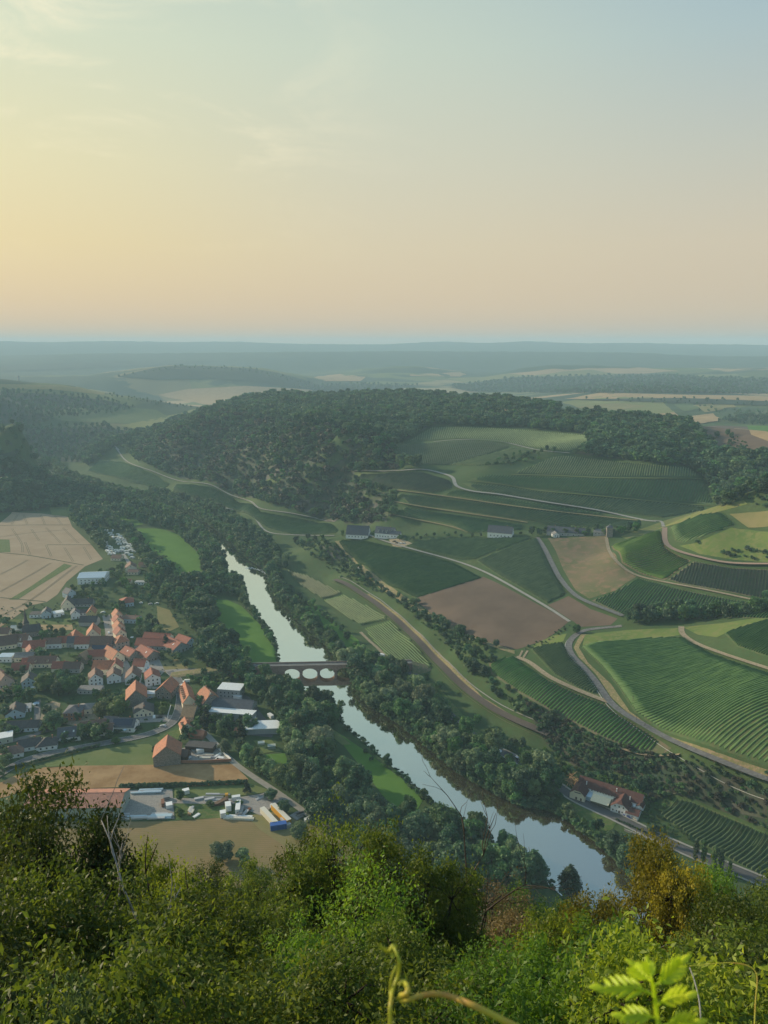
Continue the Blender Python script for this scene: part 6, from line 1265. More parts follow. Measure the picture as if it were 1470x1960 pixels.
# ------------------------------------------------------------------ the inn by the river road
def inn():
    a = hits([(1092,1528)])[0]; b = hits([(1224,1570)])[0]; d = b[:2]-a[:2]; L = float(np.hypot(*d)); rz = math.atan2(d[1], d[0]); z0 = max(a[2], b[2])+.3; s = L/62.0
    root = empty('inn', (a[0], a[1], z0), rz, label='white country inn with maroon roofs and cream awning by the river road', cat='inn'); root.scale = (s, s, s)
    # local x along the road front, y away from it
    RM, WM = 'r_maroon', 'w_white'
    M[RM] = tile_mat('maroon_roof_tiles', (.115,.052,.045))
    def block(x0, x1, y0, y1, wh, rh, axis, wall='w_white', half=False, nm=None):
        """gabled block: axis 'x' ridge along x, 'y' ridge along y"""
        w = MB(); o = .4; r = MB(); t = .2
        if axis == 'y':
            c = (x0+x1)/2; hx = (x1-x0)/2
            if half:
                k = .38; zg = wh+rh*(1-k); w.prism([(x0,-3),(x1,-3),(x1,wh),(c+hx*k,zg),(c-hx*k,zg),(x0,wh)], y0, y1)
                r.add([(x0-o,y0-o,wh-o*rh/hx+t),(c-hx*k,y0-o,zg+t),(c,y0+hx*.55,wh+rh+t),(c,y1,wh+rh+t),(x0-o,y1,wh-o*rh/hx+t),(x1+o,y0-o,wh-o*rh/hx+t),(c+hx*k,y0-o,zg+t),(x1+o,y1,wh-o*rh/hx+t)], [(0,1,2,3,4),(6,5,7,3,2),(1,6,2)])
            else:
                w.prism([(x0,-3),(x1,-3),(x1,wh),(c,wh+rh),(x0,wh)], y0, y1)
                for sg in (1,-1):
                    A = (c, y0-o, wh+rh+t); B = (c+sg*(hx+o), y0-o, wh-o*rh/hx+t); C_ = (c+sg*(hx+o), y1+o, wh-o*rh/hx+t); D = (c, y1+o, wh+rh+t)
                    slab(r, *((A,B,C_,D) if sg > 0 else (D,C_,B,A)), t)
        else:
            c = (y0+y1)/2; hy = (y1-y0)/2; w.prismx([(y0,-3),(y1,-3),(y1,wh),(c,wh+rh),(y0,wh)], x0, x1)
            for sg in (1,-1):
                A = (x0-o, c, wh+rh+t); B = (x1+o, c, wh+rh+t); C_ = (x1+o, c+sg*(hy+o), wh-o*rh/hy+t); D = (x0-o, c+sg*(hy+o), wh-o*rh/hy+t)
                slab(r, *((A,B,C_,D)[::-1] if sg > 0 else (A,B,C_,D)), t)
        w.build('wall', M[wall], root); return r.build('roof', M[RM], root)
    r1 = block(2, 60, 13, 27, 6.5, 6.0, 'x')                                   # long main roof at the back
    for x0 in (26.0, 32.5):
        m = MB(); c = 20; u0, u1 = .30, .62; A = (x0, c-7*u1, 12.5-6*u1+.36); B = (x0+5, c-7*u1, 12.5-6*u1+.36); C_ = (x0+5, c-7*u0, 12.5-6*u0+.36); D = (x0, c-7*u0, 12.5-6*u0+.36); slab(m, A, B, C_, D, .07); m.build('solar_panel', M['metal_blue'] if False else M['solar_blue'], r1)
    block(-1, 13, 0, 20, 4.8, 5.8, 'y', 'w_cream', True)                       # left gable
    block(36.5, 52, 0, 16, 5.0, 6.0, 'y', 'w_white', True)                     # right gable with windows
    block(50, 61, -1.5, 9, 3.4, 2.6, 'x')                                      # low house at the right end
    block(56, 62, 10, 24, 5.5, 2.5, 'y')
    MB().box(13, 17.5, 4, 13, -2, 3.6).build('glass_porch', M['w_blue'], root)
    MB().box(17.6, 36, 9, 13.0, -2, 5.6).build('wall', M['w_cream'], root)
    m = MB(); slab(m, (18,-.5,3.6), (34.5,-.5,3.6), (34.5,9.2,5.5), (18,9.2,5.5), .12); m.build('awning', M['cream_cloth'], root)
    for x in (18.4, 26, 34.1): MB().tube([(x,-.2,-1.5),(x,-.2,3.5)], .09, 6).build('post', M['wood_dark'], root)
    for k in range(8): window(root, 15.5+k*2.6, 13, 5.0, 1.2, 1.0, '-y')
    for x in (38.6, 41.8, 46.8, 49.8): window(root, x, 0, .9, 1.0, 1.4, '-y')
    for x in (40.3, 43.9, 47.6): window(root, x, 0, 5.4, 1.0, 1.5, '-y')
    MB().box(43.5, 44.8, -.06, .05, -.4, 2.3).build('door', M['wood_dark'], root)
    for x in (5.2, 9.6): MB().box(x-.7, x+.7, -.06, .05, -.4, 2.2).build('door', M['wood_dark'], root)
    tag_m = MB().box(3.2, 9.2, -.10, -.01, 6.2, 7.3); tag_m.build('name_board', M['r_grey'], root)
    for x in (52.6, 56.2): MB().box(x-1.0, x+1.0, -1.56, -1.45, 0, 2.3).build('door', M['gate'], root)
    for x, y, z in ((10, 14, 11), (37, 16, 12), (50, 12, 10.5)): c = MB().box(x-.4, x+.4, y-.4, y+.4, z-2, z+1.3); c.build('chimney', M['w_white'], root)
    MB().box(53.5, 60, 9.5, 14, 4.6, 4.9).build('terrace_roof', M['metal_white'], root)
    return root, s, rz
M['solar_blue'] = flat('blue_solar_glass', (.06,.11,.30), .2, .6)
INN, INN_S, INN_RZ = inn()
# heap of timber behind the inn
def timber():
    p = hits([(1098,1500)])[0]; m = MB(); rg = random.Random(5)
    for k in range(26):
        a = rg.uniform(0, 3.14); l = rg.uniform(4, 8); x, y = rg.gauss(0, 2.2), rg.gauss(0, 1.8); z = rg.uniform(.3, 3.6); dx, dy = math.cos(a)*l/2, math.sin(a)*l/2
        m.tube([(x-dx, y-dy, z-rg.uniform(0,1.4)), (x+dx, y+dy, z+rg.uniform(0,2.2))], rg.uniform(.10,.2), 5)
    o = m.build('timber_heap', M['wood'], None); o.location = (p[0], p[1], p[2]); tag(o, 'heap of orange-brown felled timber behind the white inn', 'timber heap')
timber()
def wall_line(name, pts, h, th, mat, label, cat='wall', cap=None, n=3):
    P = hits(smooth_line(pts, n)); root = None; m = MB(); c = MB()
    for i_ in range(len(P)-1):
        a, b = P[i_], P[i_+1]; d = (b-a)[:2]; L = np.hypot(*d); t = d/(L+1e-9); nn = np.array([-t[1], t[0]])*th/2
        q = [(a[0]+nn[0], a[1]+nn[1]), (a[0]-nn[0], a[1]-nn[1]), (b[0]-nn[0], b[1]-nn[1]), (b[0]+nn[0], b[1]+nn[1])]; za, zb = a[2], b[2]
        m.add([(*q[0], za-.5), (*q[1], za-.5), (*q[2], zb-.5), (*q[3], zb-.5), (*q[0], za+h), (*q[1], za+h), (*q[2], zb+h), (*q[3], zb+h)], [(0,1,5,4),(1,2,6,5),(2,3,7,6),(3,0,4,7),(4,5,6,7)])
    o = m.build(name, mat); tag(o, label, cat); return o
wall_line('brick_wall', [(307,1460),(375,1461),(443,1458)], 2.0, .4, M['w_brick'], 'dark red brick wall in front of the builders yard')
wall_line('white_wall', [(408,1426),(424,1440),(442,1456)], 1.8, .3, M['w_white'], 'white garden wall along the farm track', n=2)
wall_line('garden_wall', [(327,1352),(322,1368),(321,1376)], 1.2, .3, M['w_white'], 'short white wall beside the village road', n=2)
wall_line('embankment_wall', [(1195,1590),(1240,1608),(1290,1630)], 1.2, .6, M['concrete'], 'low pale retaining wall on the river side of the road below the inn')
wall_line('roadside_wall', [(840,1352),(870,1378),(895,1402),(935,1434)], 1.0, .5, M['concrete'], 'low pale kerb wall on the river side of the dark road')
# ------------------------------------------------------------------ vehicles and yard things
def car_proto(paint, kind='car'):
    root = empty(kind, (0,0,0)); L, W_, Hh = (4.3, 1.75, 1.45) if kind == 'car' else (5.4, 2.0, 2.2)
    b = MB()
    if kind == 'car': b.prismx([(-L/2,.3),(L/2,.3),(L/2,.75),(L*.28,.9),(L*.1,Hh),(-L*.28,Hh),(-L*.46,.95),(-L/2,.8)], -W_/2, W_/2)
    else: b.prismx([(-L/2,.35),(L/2,.35),(L/2,1.0),(L*.36,1.2),(L*.24,Hh),(-L/2,Hh)], -W_/2, W_/2)
    b.build('body', M[paint], root); g = MB()
    if kind == 'car': g.prismx([(L*.25,.92),(L*.11,Hh-.08),(-L*.27,Hh-.08),(-L*.42,.98)], -W_/2-.015, W_/2+.015)
    else: g.prismx([(L*.35,1.22),(L*.25,Hh-.1),(L*.08,Hh-.1),(L*.08,1.22)], -W_/2-.015, W_/2+.015)
    g.build('window', M['glass'], root)
    for sx in (-1,1):
        for sy in (-.3,.3):
            w = MB().tube([(sx*(W_/2-.2), sy*L, .32), (sx*(W_/2+.03), sy*L, .32)], .32, 10); w.build('wheel', M['tyre'], root)
    return root
def caravan_proto(paint, L=6.0, Hh=2.5):
    root = empty('caravan', (0,0,0)); W_ = 2.3
    MB().prismx([(-L/2,.5),(L/2-.3,.5),(L/2,1.3),(L/2-.5,Hh-.1),(L/2-.9,Hh),(-L/2+.4,Hh),(-L/2,Hh-.5)], -W_/2, W_/2).build('body', M[paint], root)
    for s in (-1,1): MB().box(*sorted((s*(W_/2-.02), s*(W_/2+.03))), -1.2, .9, 1.3, 1.9).build('window', M['glass'], root)
    for s in (-1,1): MB().tube([(s*(W_/2-.25),0,.33),(s*(W_/2+.02),0,.33)], .33, 10).build('wheel', M['tyre'], root)
    MB().tube([(0,L/2-.2,.5),(0,L/2+1.0,.5)], .06, 5).build('drawbar', M['metal_grey'], root)
    return root
def box_thing(name, px, py, sx, sy, sz, rel, mat, label, cat, top=None, dz=0, group=None):
    """container, trailer or stack: body, roof edge and end doors"""
    loc, rz = frame_of(px, py, rel); root = empty(name, loc+Vector((0,0,dz)), rz, label=label, cat=cat, group=group)
    MB().box(-sx/2, sx/2, -sy/2, sy/2, .15, sz).build('body', M[mat], root)
    MB().box(-sx/2-.04, sx/2+.04, -sy/2-.04, sy/2+.04, sz, sz+.12).build('roof', M[top or mat], root)
    MB().box(-sx/2+.15, -.04, -sy/2-.05, -sy/2-.01, .35, sz-.2).build('door', M[mat], root); MB().box(.04, sx/2-.15, -sy/2-.05, -sy/2-.01, .35, sz-.2).build('door', M[mat], root)
    return root
def put(proto, px, py, rel, label, cat, group, first):
    loc, rz = frame_of(px, py, rel); o = proto if first else copy_tree(proto); o.location = loc; o.rotation_euler = (0,0,rz); tag(o, label, cat, group); return o
PR = {}
def vehicle(kind, paint, px, py, rel, label, cat, group=None):
    k = (kind, paint)
    if k not in PR: PR[k] = caravan_proto(paint) if kind == 'caravan' else car_proto(paint, kind); f = True
    else: f = False
    return put(PR[k], px, py, rel, label, cat, group, f)
V_ = vehicle
cg = 'caravans parked on the riverside camp site'
cz = [(206,1017,0),(216,1017,0),(211,1022,80),(214,1026,70),(216,1030,20),(195,1027,80),(197,1034,80),(193,1039,70),(203,1039,20),(226,1025,30),(230,1028,60),(228,1031,80),(233,1032,85),(225,1034,80),(227,1037,85),(226,1040,85),(238,1039,85),(229,1043,88),(240,1042,88),(247,1044,85),(204,1044,20),(207,1048,70),(211,1050,75),(212,1053,75),(234,1049,86),(235,1052,80),(244,1048,80),(247,1050,86),(205,1056,30),(208,1058,40),(214,1057,30),(218,1062,35),(211,1062,60),(222,1055,80),(224,1058,85),(235,1057,70),(242,1057,86),(250,1055,86),(257,1057,60),(243,1061,60),(250,1064,80),(253,1069,50),(191,1016,85),(198,1016,85),(181,1034,70),(222,1030,80),(237,1035,80),(249,1047,85),(254,1052,80),(232,1055,80)]
cl = {'c_white': 'small white caravan among the tightly parked ones on the camp site', 'c_cream': 'small cream caravan among the white ones on the camp site', 'c_paleblue': 'small pale blue caravan among the white ones on the camp site', 'c_silver': 'small grey caravan among the white ones on the camp site'}
for i_, (x_, y_, r_) in enumerate(cz):
    p_ = 'c_white' if i_ % 5 else ('c_cream', 'c_paleblue', 'c_silver')[i_ % 3]; V_('caravan', p_, x_, y_, r_, cl[p_], 'caravan', cg)
# cars
for px_, py_, rel_, pt_, lb_ in [(954,1438,52,'c_white','white car parked alone at the roadside above the row of parked cars'),(983,1449,52,'c_black','first black car of the row parked on the river road'),(988,1452,52,'c_silver','silver car in the row parked on the river road'),(993,1455,52,'c_black','black car in the middle of the row parked on the river road'),(998,1458,52,'c_white','white car in the row parked on the river road'),(1003,1461,52,'c_grey','grey car near the end of the row parked on the river road'),(1011,1465,52,'c_white','last white car, half hidden, of the row on the river road'),
    (1201,1563,62,'c_blue','dark blue car parked in front of the inn'),(1213,1567,62,'c_cream','beige car parked right of the blue one at the inn'),(208,1212,12,'c_white','white car parked on the village street'),(234,1256,20,'c_white','white car parked at the bend of the village street'),(238,1260,20,'c_silver','silver car parked behind the white one at the bend'),
    (283,1279,15,'c_white','white car in the courtyard by the red barns'),(285,1283,15,'c_white','second white car in the courtyard by the red barns'),(295,1373,0,'c_white','white car on the village car park'),(305,1374,80,'c_black','black car on the village car park'),(348,1313,30,'c_white','white car at the road fork'),(312,1391,60,'c_silver','silver car driving on the main road bend'),
    (478,1373,80,'c_silver','silver car in the workshop yard'),(484,1375,80,'c_white','white car in the workshop yard'),(452,1333,60,'c_grey','grey car behind the solar hall'),(755,1037,60,'c_black','black car on the estate car park'),(760,1040,60,'c_black','second black car on the estate car park'),(766,1041,60,'c_white','white car on the estate car park'),(772,1041,60,'c_silver','silver car on the estate car park'),
    (197,1173,80,'c_white','white car at the top of the village street'),(269,1155,80,'c_white','white car beside the pale blue hipped house'),(288,1157,80,'c_silver','silver car parked by the garages'),(300,1156,80,'c_white','white car at the end of the garage row'),(13,1412,70,'c_white','white car in the drive of the flat-roofed house'),(279,1335,80,'c_white','white car beside the big stone barn'),(287,1337,80,'c_silver','silver car beside the long white-roofed shed'),(256,1280,10,'c_white','white car by the small steep red roof')]:
    V_('car', pt_, px_, py_, rel_, lb_, 'car')
patch('estate_car_park', [(744,1033),(765,1031),(790,1041),(768,1048),(752,1046)], M['dirt'], .3)
V_('van', 'c_white', 454, 1337, 70, 'white van behind the long solar-roofed hall', 'van'); V_('van', 'c_white', 730, 1256, 60, 'white van on the track beside the bridge', 'van'); V_('van', 'c_white', 357, 1306, 80, 'white van beside the road fork', 'van'); V_('van','c_white', 421,1455,60,'white van at the corner of the builders yard','van')
# contractor yard
for px_, py_, a_, b_, c_, rel_, mt_, lb_, ct_ in [(515,1569,2.6,16,3.2,26,'c_cream','long cream-topped trailer, left of two','trailer'),(538,1564,2.6,18,3.4,28,'yellow','long cream-topped trailer with orange sides, right of two','trailer'),(533,1586,8.5,3.2,3.2,4,'blue_tarp','bright blue container at the end of the trailers','container'),(547,1578,2.4,8,2.2,28,'c_silver','grey flat trailer right of the blue container','trailer'),(527,1552,1.2,9,2.0,30,'metal_white','narrow white panel stack behind the trailers','stack'),
    (437,1549,3.0,4.6,3.4,4,'c_white','tall white cabin container with rounded top','cabin'),(427,1563,3.0,3.2,3.0,4,'c_white','white box cabin left of the tall one','cabin'),(452,1531,4.6,2.2,2.4,2,'metal_white','white-roofed site cabin on the yard drive','cabin'),(356,1519,3.6,2.6,2.6,10,'c_white','white lorry cab north of the yard drive','lorry'),(381,1530,5,1.6,1.0,4,'c_silver','low grey skip beside the yard drive','skip'),(401,1531,5.4,1.6,.9,4,'c_silver','longer low grey skip beside the yard drive','skip'),
    (434,1526,1.6,1.6,2.2,0,'yellow','small orange-yellow digger on the yard drive','digger'),(229,1552,1.6,4,2.2,0,'c_silver','grey tank beside the salmon-roofed hall','tank'),(312,1541,1.6,4.6,2.4,0,'rust','rust-brown container at the right side of the gravel yard','container'),(324,1545,3.4,3.4,2.2,0,'c_white','white box at the right side of the gravel yard','box'),(319,1530,3.4,2.4,2.0,0,'c_grey','grey box at the top right of the gravel yard','box'),
    (456,1549,2.5,9,2.8,-6,'c_white','white lorry standing in the scrap corner','lorry'),(462,1555,2.2,7,1.8,-12,'c_grey','dark grey flatbed beside the white lorry','flatbed'),(568,1563,5,6,.5,40,'c_grey','grey slab by the lower track','slab'),(588,1572,3,2,1.8,20,'c_white','white box near the lower track','box'),(500,1424,4.2,3,1.2,0,'c_cream','pale garden shed beside the riding ground','shed'),(520,1432,5,3.4,2.0,0,'w_green','green garden pavilion beside the riding ground','pavilion'),(455,1338,2.4,6,2.6,60,'c_white','white trailer behind the solar hall','trailer'),
    (384,1440,5,2.4,2.4,10,'c_white','white shed roof in the builders yard','shed'),(372,1437,4,6,1.4,20,'c_grey','dark heap under tarpaulin in the builders yard','heap'),(518,1373,5,2.4,2.2,-60,'c_white','white boat hull cover behind the conifer hedge','boat cover')]:
    box_thing({'long':'trailer'}.get(ct_, ct_.replace(' ', '_')), px_, py_, a_, b_, c_, rel_, mt_, lb_, ct_, top='c_cream' if ct_ == 'trailer' and 'cream' in lb_ else None)
def pile(name, px, py, L, n, rel, mats, label, cat, hh=1.2):
    """stack of long planks or profiles"""
    rel = rel-18 if px < 480 else rel
    loc, rz = frame_of(px, py, rel); root = empty(name, loc, rz, label=label, cat=cat); rg = random.Random(int(px*3+py))
    for k in range(n):
        m = MB(); w = rg.uniform(1.0, 1.9); l = L*rg.uniform(.5, 1.0); x = rg.uniform(-L*.25, L*.25); y = rg.gauss(0, 1.2); z = rg.uniform(0, hh*.5)
        for q in range(4): m.box(x-l/2, x+l/2, y-w/2+q*w/4, y-w/2+(q+.8)*w/4, z, z+hh*.6)
        m.build('plank_bundle', M[mats[k % len(mats)]], root)
pile('profile_stack', 284, 1517, 14, 8, 2, ['c_paleblue','metal_blue','c_silver'], 'blue-grey stack of long profiles along the top of the gravel yard', 'stack')
pile('profile_stack', 240, 1564, 9, 4, 2, ['c_silver','c_grey'], 'grey stack at the lower left of the gravel yard', 'stack'); pile('profile_stack', 268, 1563, 12, 6, 2, ['c_paleblue','c_silver'], 'blue-grey stack at the lower middle of the gravel yard', 'stack')
pile('profile_stack', 310, 1564, 14, 8, 2, ['c_white','c_paleblue','c_silver'], 'big pale stack at the lower right corner of the gravel yard', 'stack')
pile('plank_stack', 363, 1554, 6, 6, 88, ['c_cream','wood','c_silver'], 'pale planks heaped on the grass of the contractor yard', 'stack'); pile('plank_stack', 378, 1563, 4, 3, 60, ['c_white'], 'small white heap right of the pale planks', 'stack', .8)
pile('scrap_row', 458, 1566, 14, 7, 2, ['c_white','c_silver','c_cream'], 'row of white scrap along the edge of the hay field', 'scrap'); pile('scrap_row', 470, 1556, 8, 5, 70, ['c_grey','c_silver','rust'], 'dark scrap machines right of the white lorry', 'scrap')
pile('plank_stack', 415, 1522, 14, 4, 3, ['c_silver','c_grey'], 'thin grey pipes lying along the top hedge of the contractor yard', 'stack', .6); pile('plank_stack', 500, 1527, 9, 4, 25, ['c_grey','c_silver'], 'grey stack at the track junction', 'stack', .8)
pile('stone_stack', 395, 1449, 10, 7, 2, ['c_cream','w_stone','c_silver'], 'row of pallets with stone in front of the builders yard', 'stack', 1.2); pile('stone_stack', 420, 1447, 5, 4, 60, ['c_white','c_silver'], 'pale pallets at the right of the builders yard', 'stack')
pile('stone_stack', 362, 1450, 4, 3, 40, ['c_white','c_silver'], 'small pale stack left in the builders yard', 'stack'); pile('scrap_row', 574, 1562, 5, 4, 30, ['c_black','c_grey'], 'dark scrap on the grey slab by the lower track', 'scrap', 1.0)
# dirt ramp
def ramp_():
    loc, rz = frame_of(430, 1538, 0); m = MB(); m.add([(-7,-1.5,0),(-7,1.5,0),(1,1.5,0),(1,-1.5,0),(1,1.5,3.4),(1,-1.5,3.4),(2.2,1.5,3.4),(2.2,-1.5,3.4),(2.2,1.5,0),(2.2,-1.5,0)], [(0,3,5),(1,4,2),(0,5,4,1),(5,7,6,4),(7,9,8,6),(3,9,7,5),(2,4,6,8)]); o = m.build('loading_ramp', M['wood_dark']); o.location = loc; o.rotation_euler = (0,0,rz); tag(o, 'dark wedge-shaped loading ramp on the yard drive', 'ramp')
ramp_()
# parasols and pools in the village
def parasol(px, py, mat, label):
    loc, rz = frame_of(px, py, 0); root = empty('parasol', loc, rz, label=label, cat='parasol'); MB().tube([(0,0,0),(0,0,2.4)], .04, 5).build('pole', M['metal_grey'], root)
    m = MB(); n = 8; P = [(1.6*math.cos(6.283*k/n), 1.6*math.sin(6.283*k/n), 2.2) for k in range(n)]+[(0,0,2.8)]; m.add(P, [(k,(k+1)%n,n) for k in range(n)]); m.build('canopy', M[mat], root)
parasol(240, 1402, 'c_paleblue', 'pale blue parasol in the garden behind the hedge'); parasol(64, 1320, 'c_white', 'white parasol left of the big bright tree'); parasol(253, 1224, 'c_white', 'white oval parasol behind the street terrace')
def pool(px, py, label):
    loc, rz = frame_of(px, py, 5); root = empty('pool', loc, rz, label=label, cat='pool'); m = MB(); m.tube([(0,0,0),(0,0,.9)], 2.2, 18); m.build('pool_wall', M['c_white'], root); w = MB(); w.tube([(0,0,.8),(0,0,.93)], 2.0, 18); w.build('pool_water', M['metal_blue'], root)
pool(69, 1348, 'small round pale turquoise pool on the driveway of the bungalow')
# railway rails
for d in (-2.7, -1.2, 1.2, 2.7):
    ribbon('rail', None, .16, M['rail'], .44, world=RAILC, off=d, kind=None, label='thin steel rail on the curved ballast bed beside the thicket', cat='rail', group='rails of the double track')
# leafless poles beside the hill road and vineyard track
for px_, py_, h_, lb_ in [(1211,1346,5,'thin wooden pole beside the hill road, upper of two'),(1234,1394,3.5,'short forked post beside the hill road'),(1218,1381,5,'thin pole halfway down the hill road'),(1430,958,9,'thin pole standing on the knoll skyline')]:
    p = hits([(px_, py_)])[0]; root = empty('pole', tuple(p), 0, label=lb_, cat='pole'); MB().tube([(0,0,-.3),(0,0,h_)], .10, 6).build('pole_shaft', M['wood_dark'], root); MB().box(-.6,.6,-.05,.05,h_-.5,h_-.35).build('crossbar', M['wood_dark'], root)
# small white hut below the estate
H(687,1092,2.6,3,2.2,.8,20,'metal_white','w_white','tiny white hut on the vineyard edge above the railway',chim=0,win=False,name='hut',cat='hut')
# ------------------------------------------------------------------ trees and scrub on the lookout slope
def near_leaf(name, a, b, c, d=None, tr=.5):
    m = Mat(name, .5, .28); p = m.pos(); oi = m.n('ShaderNodeObjectInfo')
    big = m.ramp(m.noise(p, .55, 3), [(.36, a), (.52, b), (.66, c)])
    fine = m.ramp(m.noise(p, 5.0, 3, .7), [(.40, a), (.60, c)] + ([(.72, d)] if d else []))
    col = m.mix(.45, big, fine); hs = m.n('ShaderNodeHueSaturation'); m.l(col, hs.inputs['Color'])
    mr = m.n('ShaderNodeMapRange'); mr.inputs[3].default_value = .65; mr.inputs[4].default_value = 1.5; m.l(oi.outputs['Random'], mr.inputs[0]); m.l(mr.outputs[0], hs.inputs['Value'])
    m.color(hs.outputs[0]); t = m.n('ShaderNodeBsdfTranslucent'); g = m.mix(1.0, hs.outputs[0], (1.35,1.25,.6), 'MULTIPLY'); m.l(g, t.inputs[0]); mx = m.n('ShaderNodeMixShader'); mx.inputs[0].default_value = tr
    m.l(m.b.outputs[0], mx.inputs[1]); m.l(t.outputs[0], mx.inputs[2]); m.l(mx.outputs[0], m.t.nodes['Material Output'].inputs[0]); return m.m
M['n_olive'] = near_leaf('olive_oak_leaves', (.040,.078,.016), (.080,.130,.022), (.15,.195,.034), (.28,.27,.07))
M['n_green'] = near_leaf('green_leaves', (.055,.13,.018), (.095,.19,.022), (.15,.25,.032))
M['n_yellow'] = near_leaf('yellowing_leaves', (.11,.125,.022), (.20,.20,.028), (.33,.29,.04), (.38,.29,.05))
M['n_lime'] = near_leaf('lime_green_leaves', (.10,.165,.018), (.165,.235,.024), (.25,.30,.035))
M['n_dark'] = near_leaf('dark_oak_leaves', (.032,.055,.016), (.055,.085,.022), (.095,.12,.03), None, .35)
M['n_deep'] = near_leaf('deep_green_leaves', (.040,.10,.014), (.070,.155,.020), (.12,.22,.028))
M['n_bluish'] = near_leaf('blue_green_leaves', (.05,.10,.06), (.08,.14,.075), (.12,.18,.09))
M['n_brown'] = near_leaf('russet_leaves', (.10,.085,.04), (.15,.115,.05), (.21,.16,.07), None, .3)
def near_tree(seed, Hh=7.0, Wd=5.0, tips=230, per=90, leaf=.085, low=.12, spread=.27, trunk_r=.11, bushy=False):
    """leaf-level crown and its branches, in metres; returns (leaves, wood)"""
    rg = np.random.default_rng(seed); lum = []
    for k in range(13 if not bushy else 9):
        t = rg.uniform(0, 6.28); z = rg.uniform(low+.12, .86); prof = math.sin(min(1, (z-low)/(1-low)*1.15+.18)*math.pi*.5)*(1.12-z)**.45
        rr = rg.uniform(.25, .85)*Wd*.5*prof; lum.append(((math.cos(t)*rr, math.sin(t)*rr, z*Hh), rg.uniform(.13, .22)*Wd*(1.15-.4*z)))
    lum.append(((0, 0, Hh*.86), .15*Wd))
    T = []
    for k in range(tips):
        c, r = lum[rg.integers(len(lum))]; d = rg.normal(0, 1, 3); d /= np.linalg.norm(d); T.append(np.array(c)+d*r*rg.uniform(.55, 1.12))
    T = np.array(T); T[:,2] = np.clip(T[:,2], low*Hh, Hh); T[:,2] -= np.maximum(0, T[:,2]-Hh*.97)
    wood = MB(); lean = (rg.uniform(-.4,.4), rg.uniform(-.4,.4))
    def tp(z): f = z/Hh; return np.array([lean[0]*f+.12*math.sin(f*5+seed), lean[1]*f+.10*math.cos(f*4+seed), z])
    if not bushy: wood.tube([tuple(tp(z)) for z in np.linspace(-.6, Hh*.8, 9)], [trunk_r*(1.25-1.05*q/8) for q in range(9)], 8)
    hubs = []
    for c, r in lum:
        c = np.array(c); z0 = max(.15 if bushy else Hh*.14, c[2]*(.45 if not bushy else .05)); s = tp(z0) if not bushy else np.array([rg.normal(0,.15), rg.normal(0,.15), 0.]); mid = (s+c)/2+rg.normal(0, .18, 3)+np.array([0,0,-.12*Hh*.3])
        wood.tube([tuple(s), tuple(mid), tuple(c)], [trunk_r*.55, trunk_r*.36, trunk_r*.14], 6); hubs.append(c)
    hubs = np.array(hubs)
    for k in range(0, tips, 2):
        h = hubs[np.argmin(((hubs-T[k])**2).sum(1))]; m_ = (h+T[k])/2+rg.normal(0, .08, 3); wood.tube([tuple(h), tuple(m_), tuple(T[k])], [.020, .013, .006], 3)
    n = tips*per; base = np.repeat(T, per, 0); out = base-np.array([0,0,Hh*.45]); out /= np.linalg.norm(out, axis=1)[:,None]
    P = base+rg.normal(0, 1, (n,3))*spread*np.array([.6,.6,.42])+out*spread*.3*rg.random((n,1))
    nr_ = out*.35+rg.normal(0, 1, (n,3))*.55+np.array([0,0,.45]); nr_ /= np.linalg.norm(nr_, axis=1)[:,None]
    a = np.cross(nr_, rg.normal(0,1,(n,3))); a /= np.linalg.norm(a, axis=1)[:,None]; b = np.cross(nr_, a); s = leaf*.98*rg.uniform(.5, 1.4, (n,1))
    V = np.stack([P-a*s*.5, P-b*s*.22+a*s*.05+nr_*s*.10, P+a*s*.55, P+b*s*.22+a*s*.05+nr_*s*.10], 1).reshape(-1, 3)
    k = V[:,2].reshape(-1,4).min(1) > .05; V = V.reshape(-1,4,3)[k].reshape(-1,3)
    return mesh('near_leaves', V, np.arange(len(V)).reshape(-1,4)), wood.mesh('near_branches', True)
NT = {'oak': [near_tree(s, 7.5, 6.0, 310, 120, .10) for s in (1, 2, 3)], 'slim': [near_tree(s, 7.5, 3.6, 210, 110, .09, spread=.25, trunk_r=.08) for s in (11, 12)], 'open': [near_tree(s, 7.0, 5.2, 150, 60, .095, spread=.30) for s in (15, 16)],
      'bush': [near_tree(s, 3.4, 4.2, 210, 115, .075, low=.03, spread=.24, trunk_r=.05, bushy=True) for s in (21, 22)]}
NH = {'oak': 7.5, 'slim': 7.5, 'open': 7.0, 'bush': 3.4}
def fg(px, py, r, kind, mat, label, w=1.0, name='tree', cat='tree', group=None, minh=1.2):
    """a tree on the lookout slope whose top reaches the given view direction"""
    py = py-28 if (500 < px < 900 or 1180 < px < 1410) and py < 1700 else py-10
    a, t = ray(float(px), float(py)); x, y = r*math.sin(a), r*math.cos(a); g = float(gz(x, y)); h = max(minh, EYE-r*float(t)-g)
    root = empty(name, (x, y, g-.1), random.uniform(0, 6.28), label=label, cat=cat, group=group); s = h/NH[kind]; root.scale = (min(s, 1.35)*w if s > 1.35 else s**.6*w, min(s, 1.35)*w if s > 1.35 else s**.6*w, s)
    lv, wd = random.choice(NT[kind]); l_ = link('leaves', with_mat(lv, M[mat]), None, root); link('branches', with_mat(wd, M['bark_dark']), None, root); return l_
first_bush = fg(1290, 1900, 10.5, 'bush', 'n_olive', 'dull olive bush directly behind the bright fern-like leaf', 1.1, 'bush', 'bush')
b2 = fg(640, 1890, 10.5, 'bush', 'n_deep', 'deep green bush behind the curling tendril', 1.0, 'bush', 'bush')
b3 = fg(240, 1900, 10.5, 'bush', 'n_olive', 'olive bush at the bottom left corner region', 1.1, 'bush', 'bush')
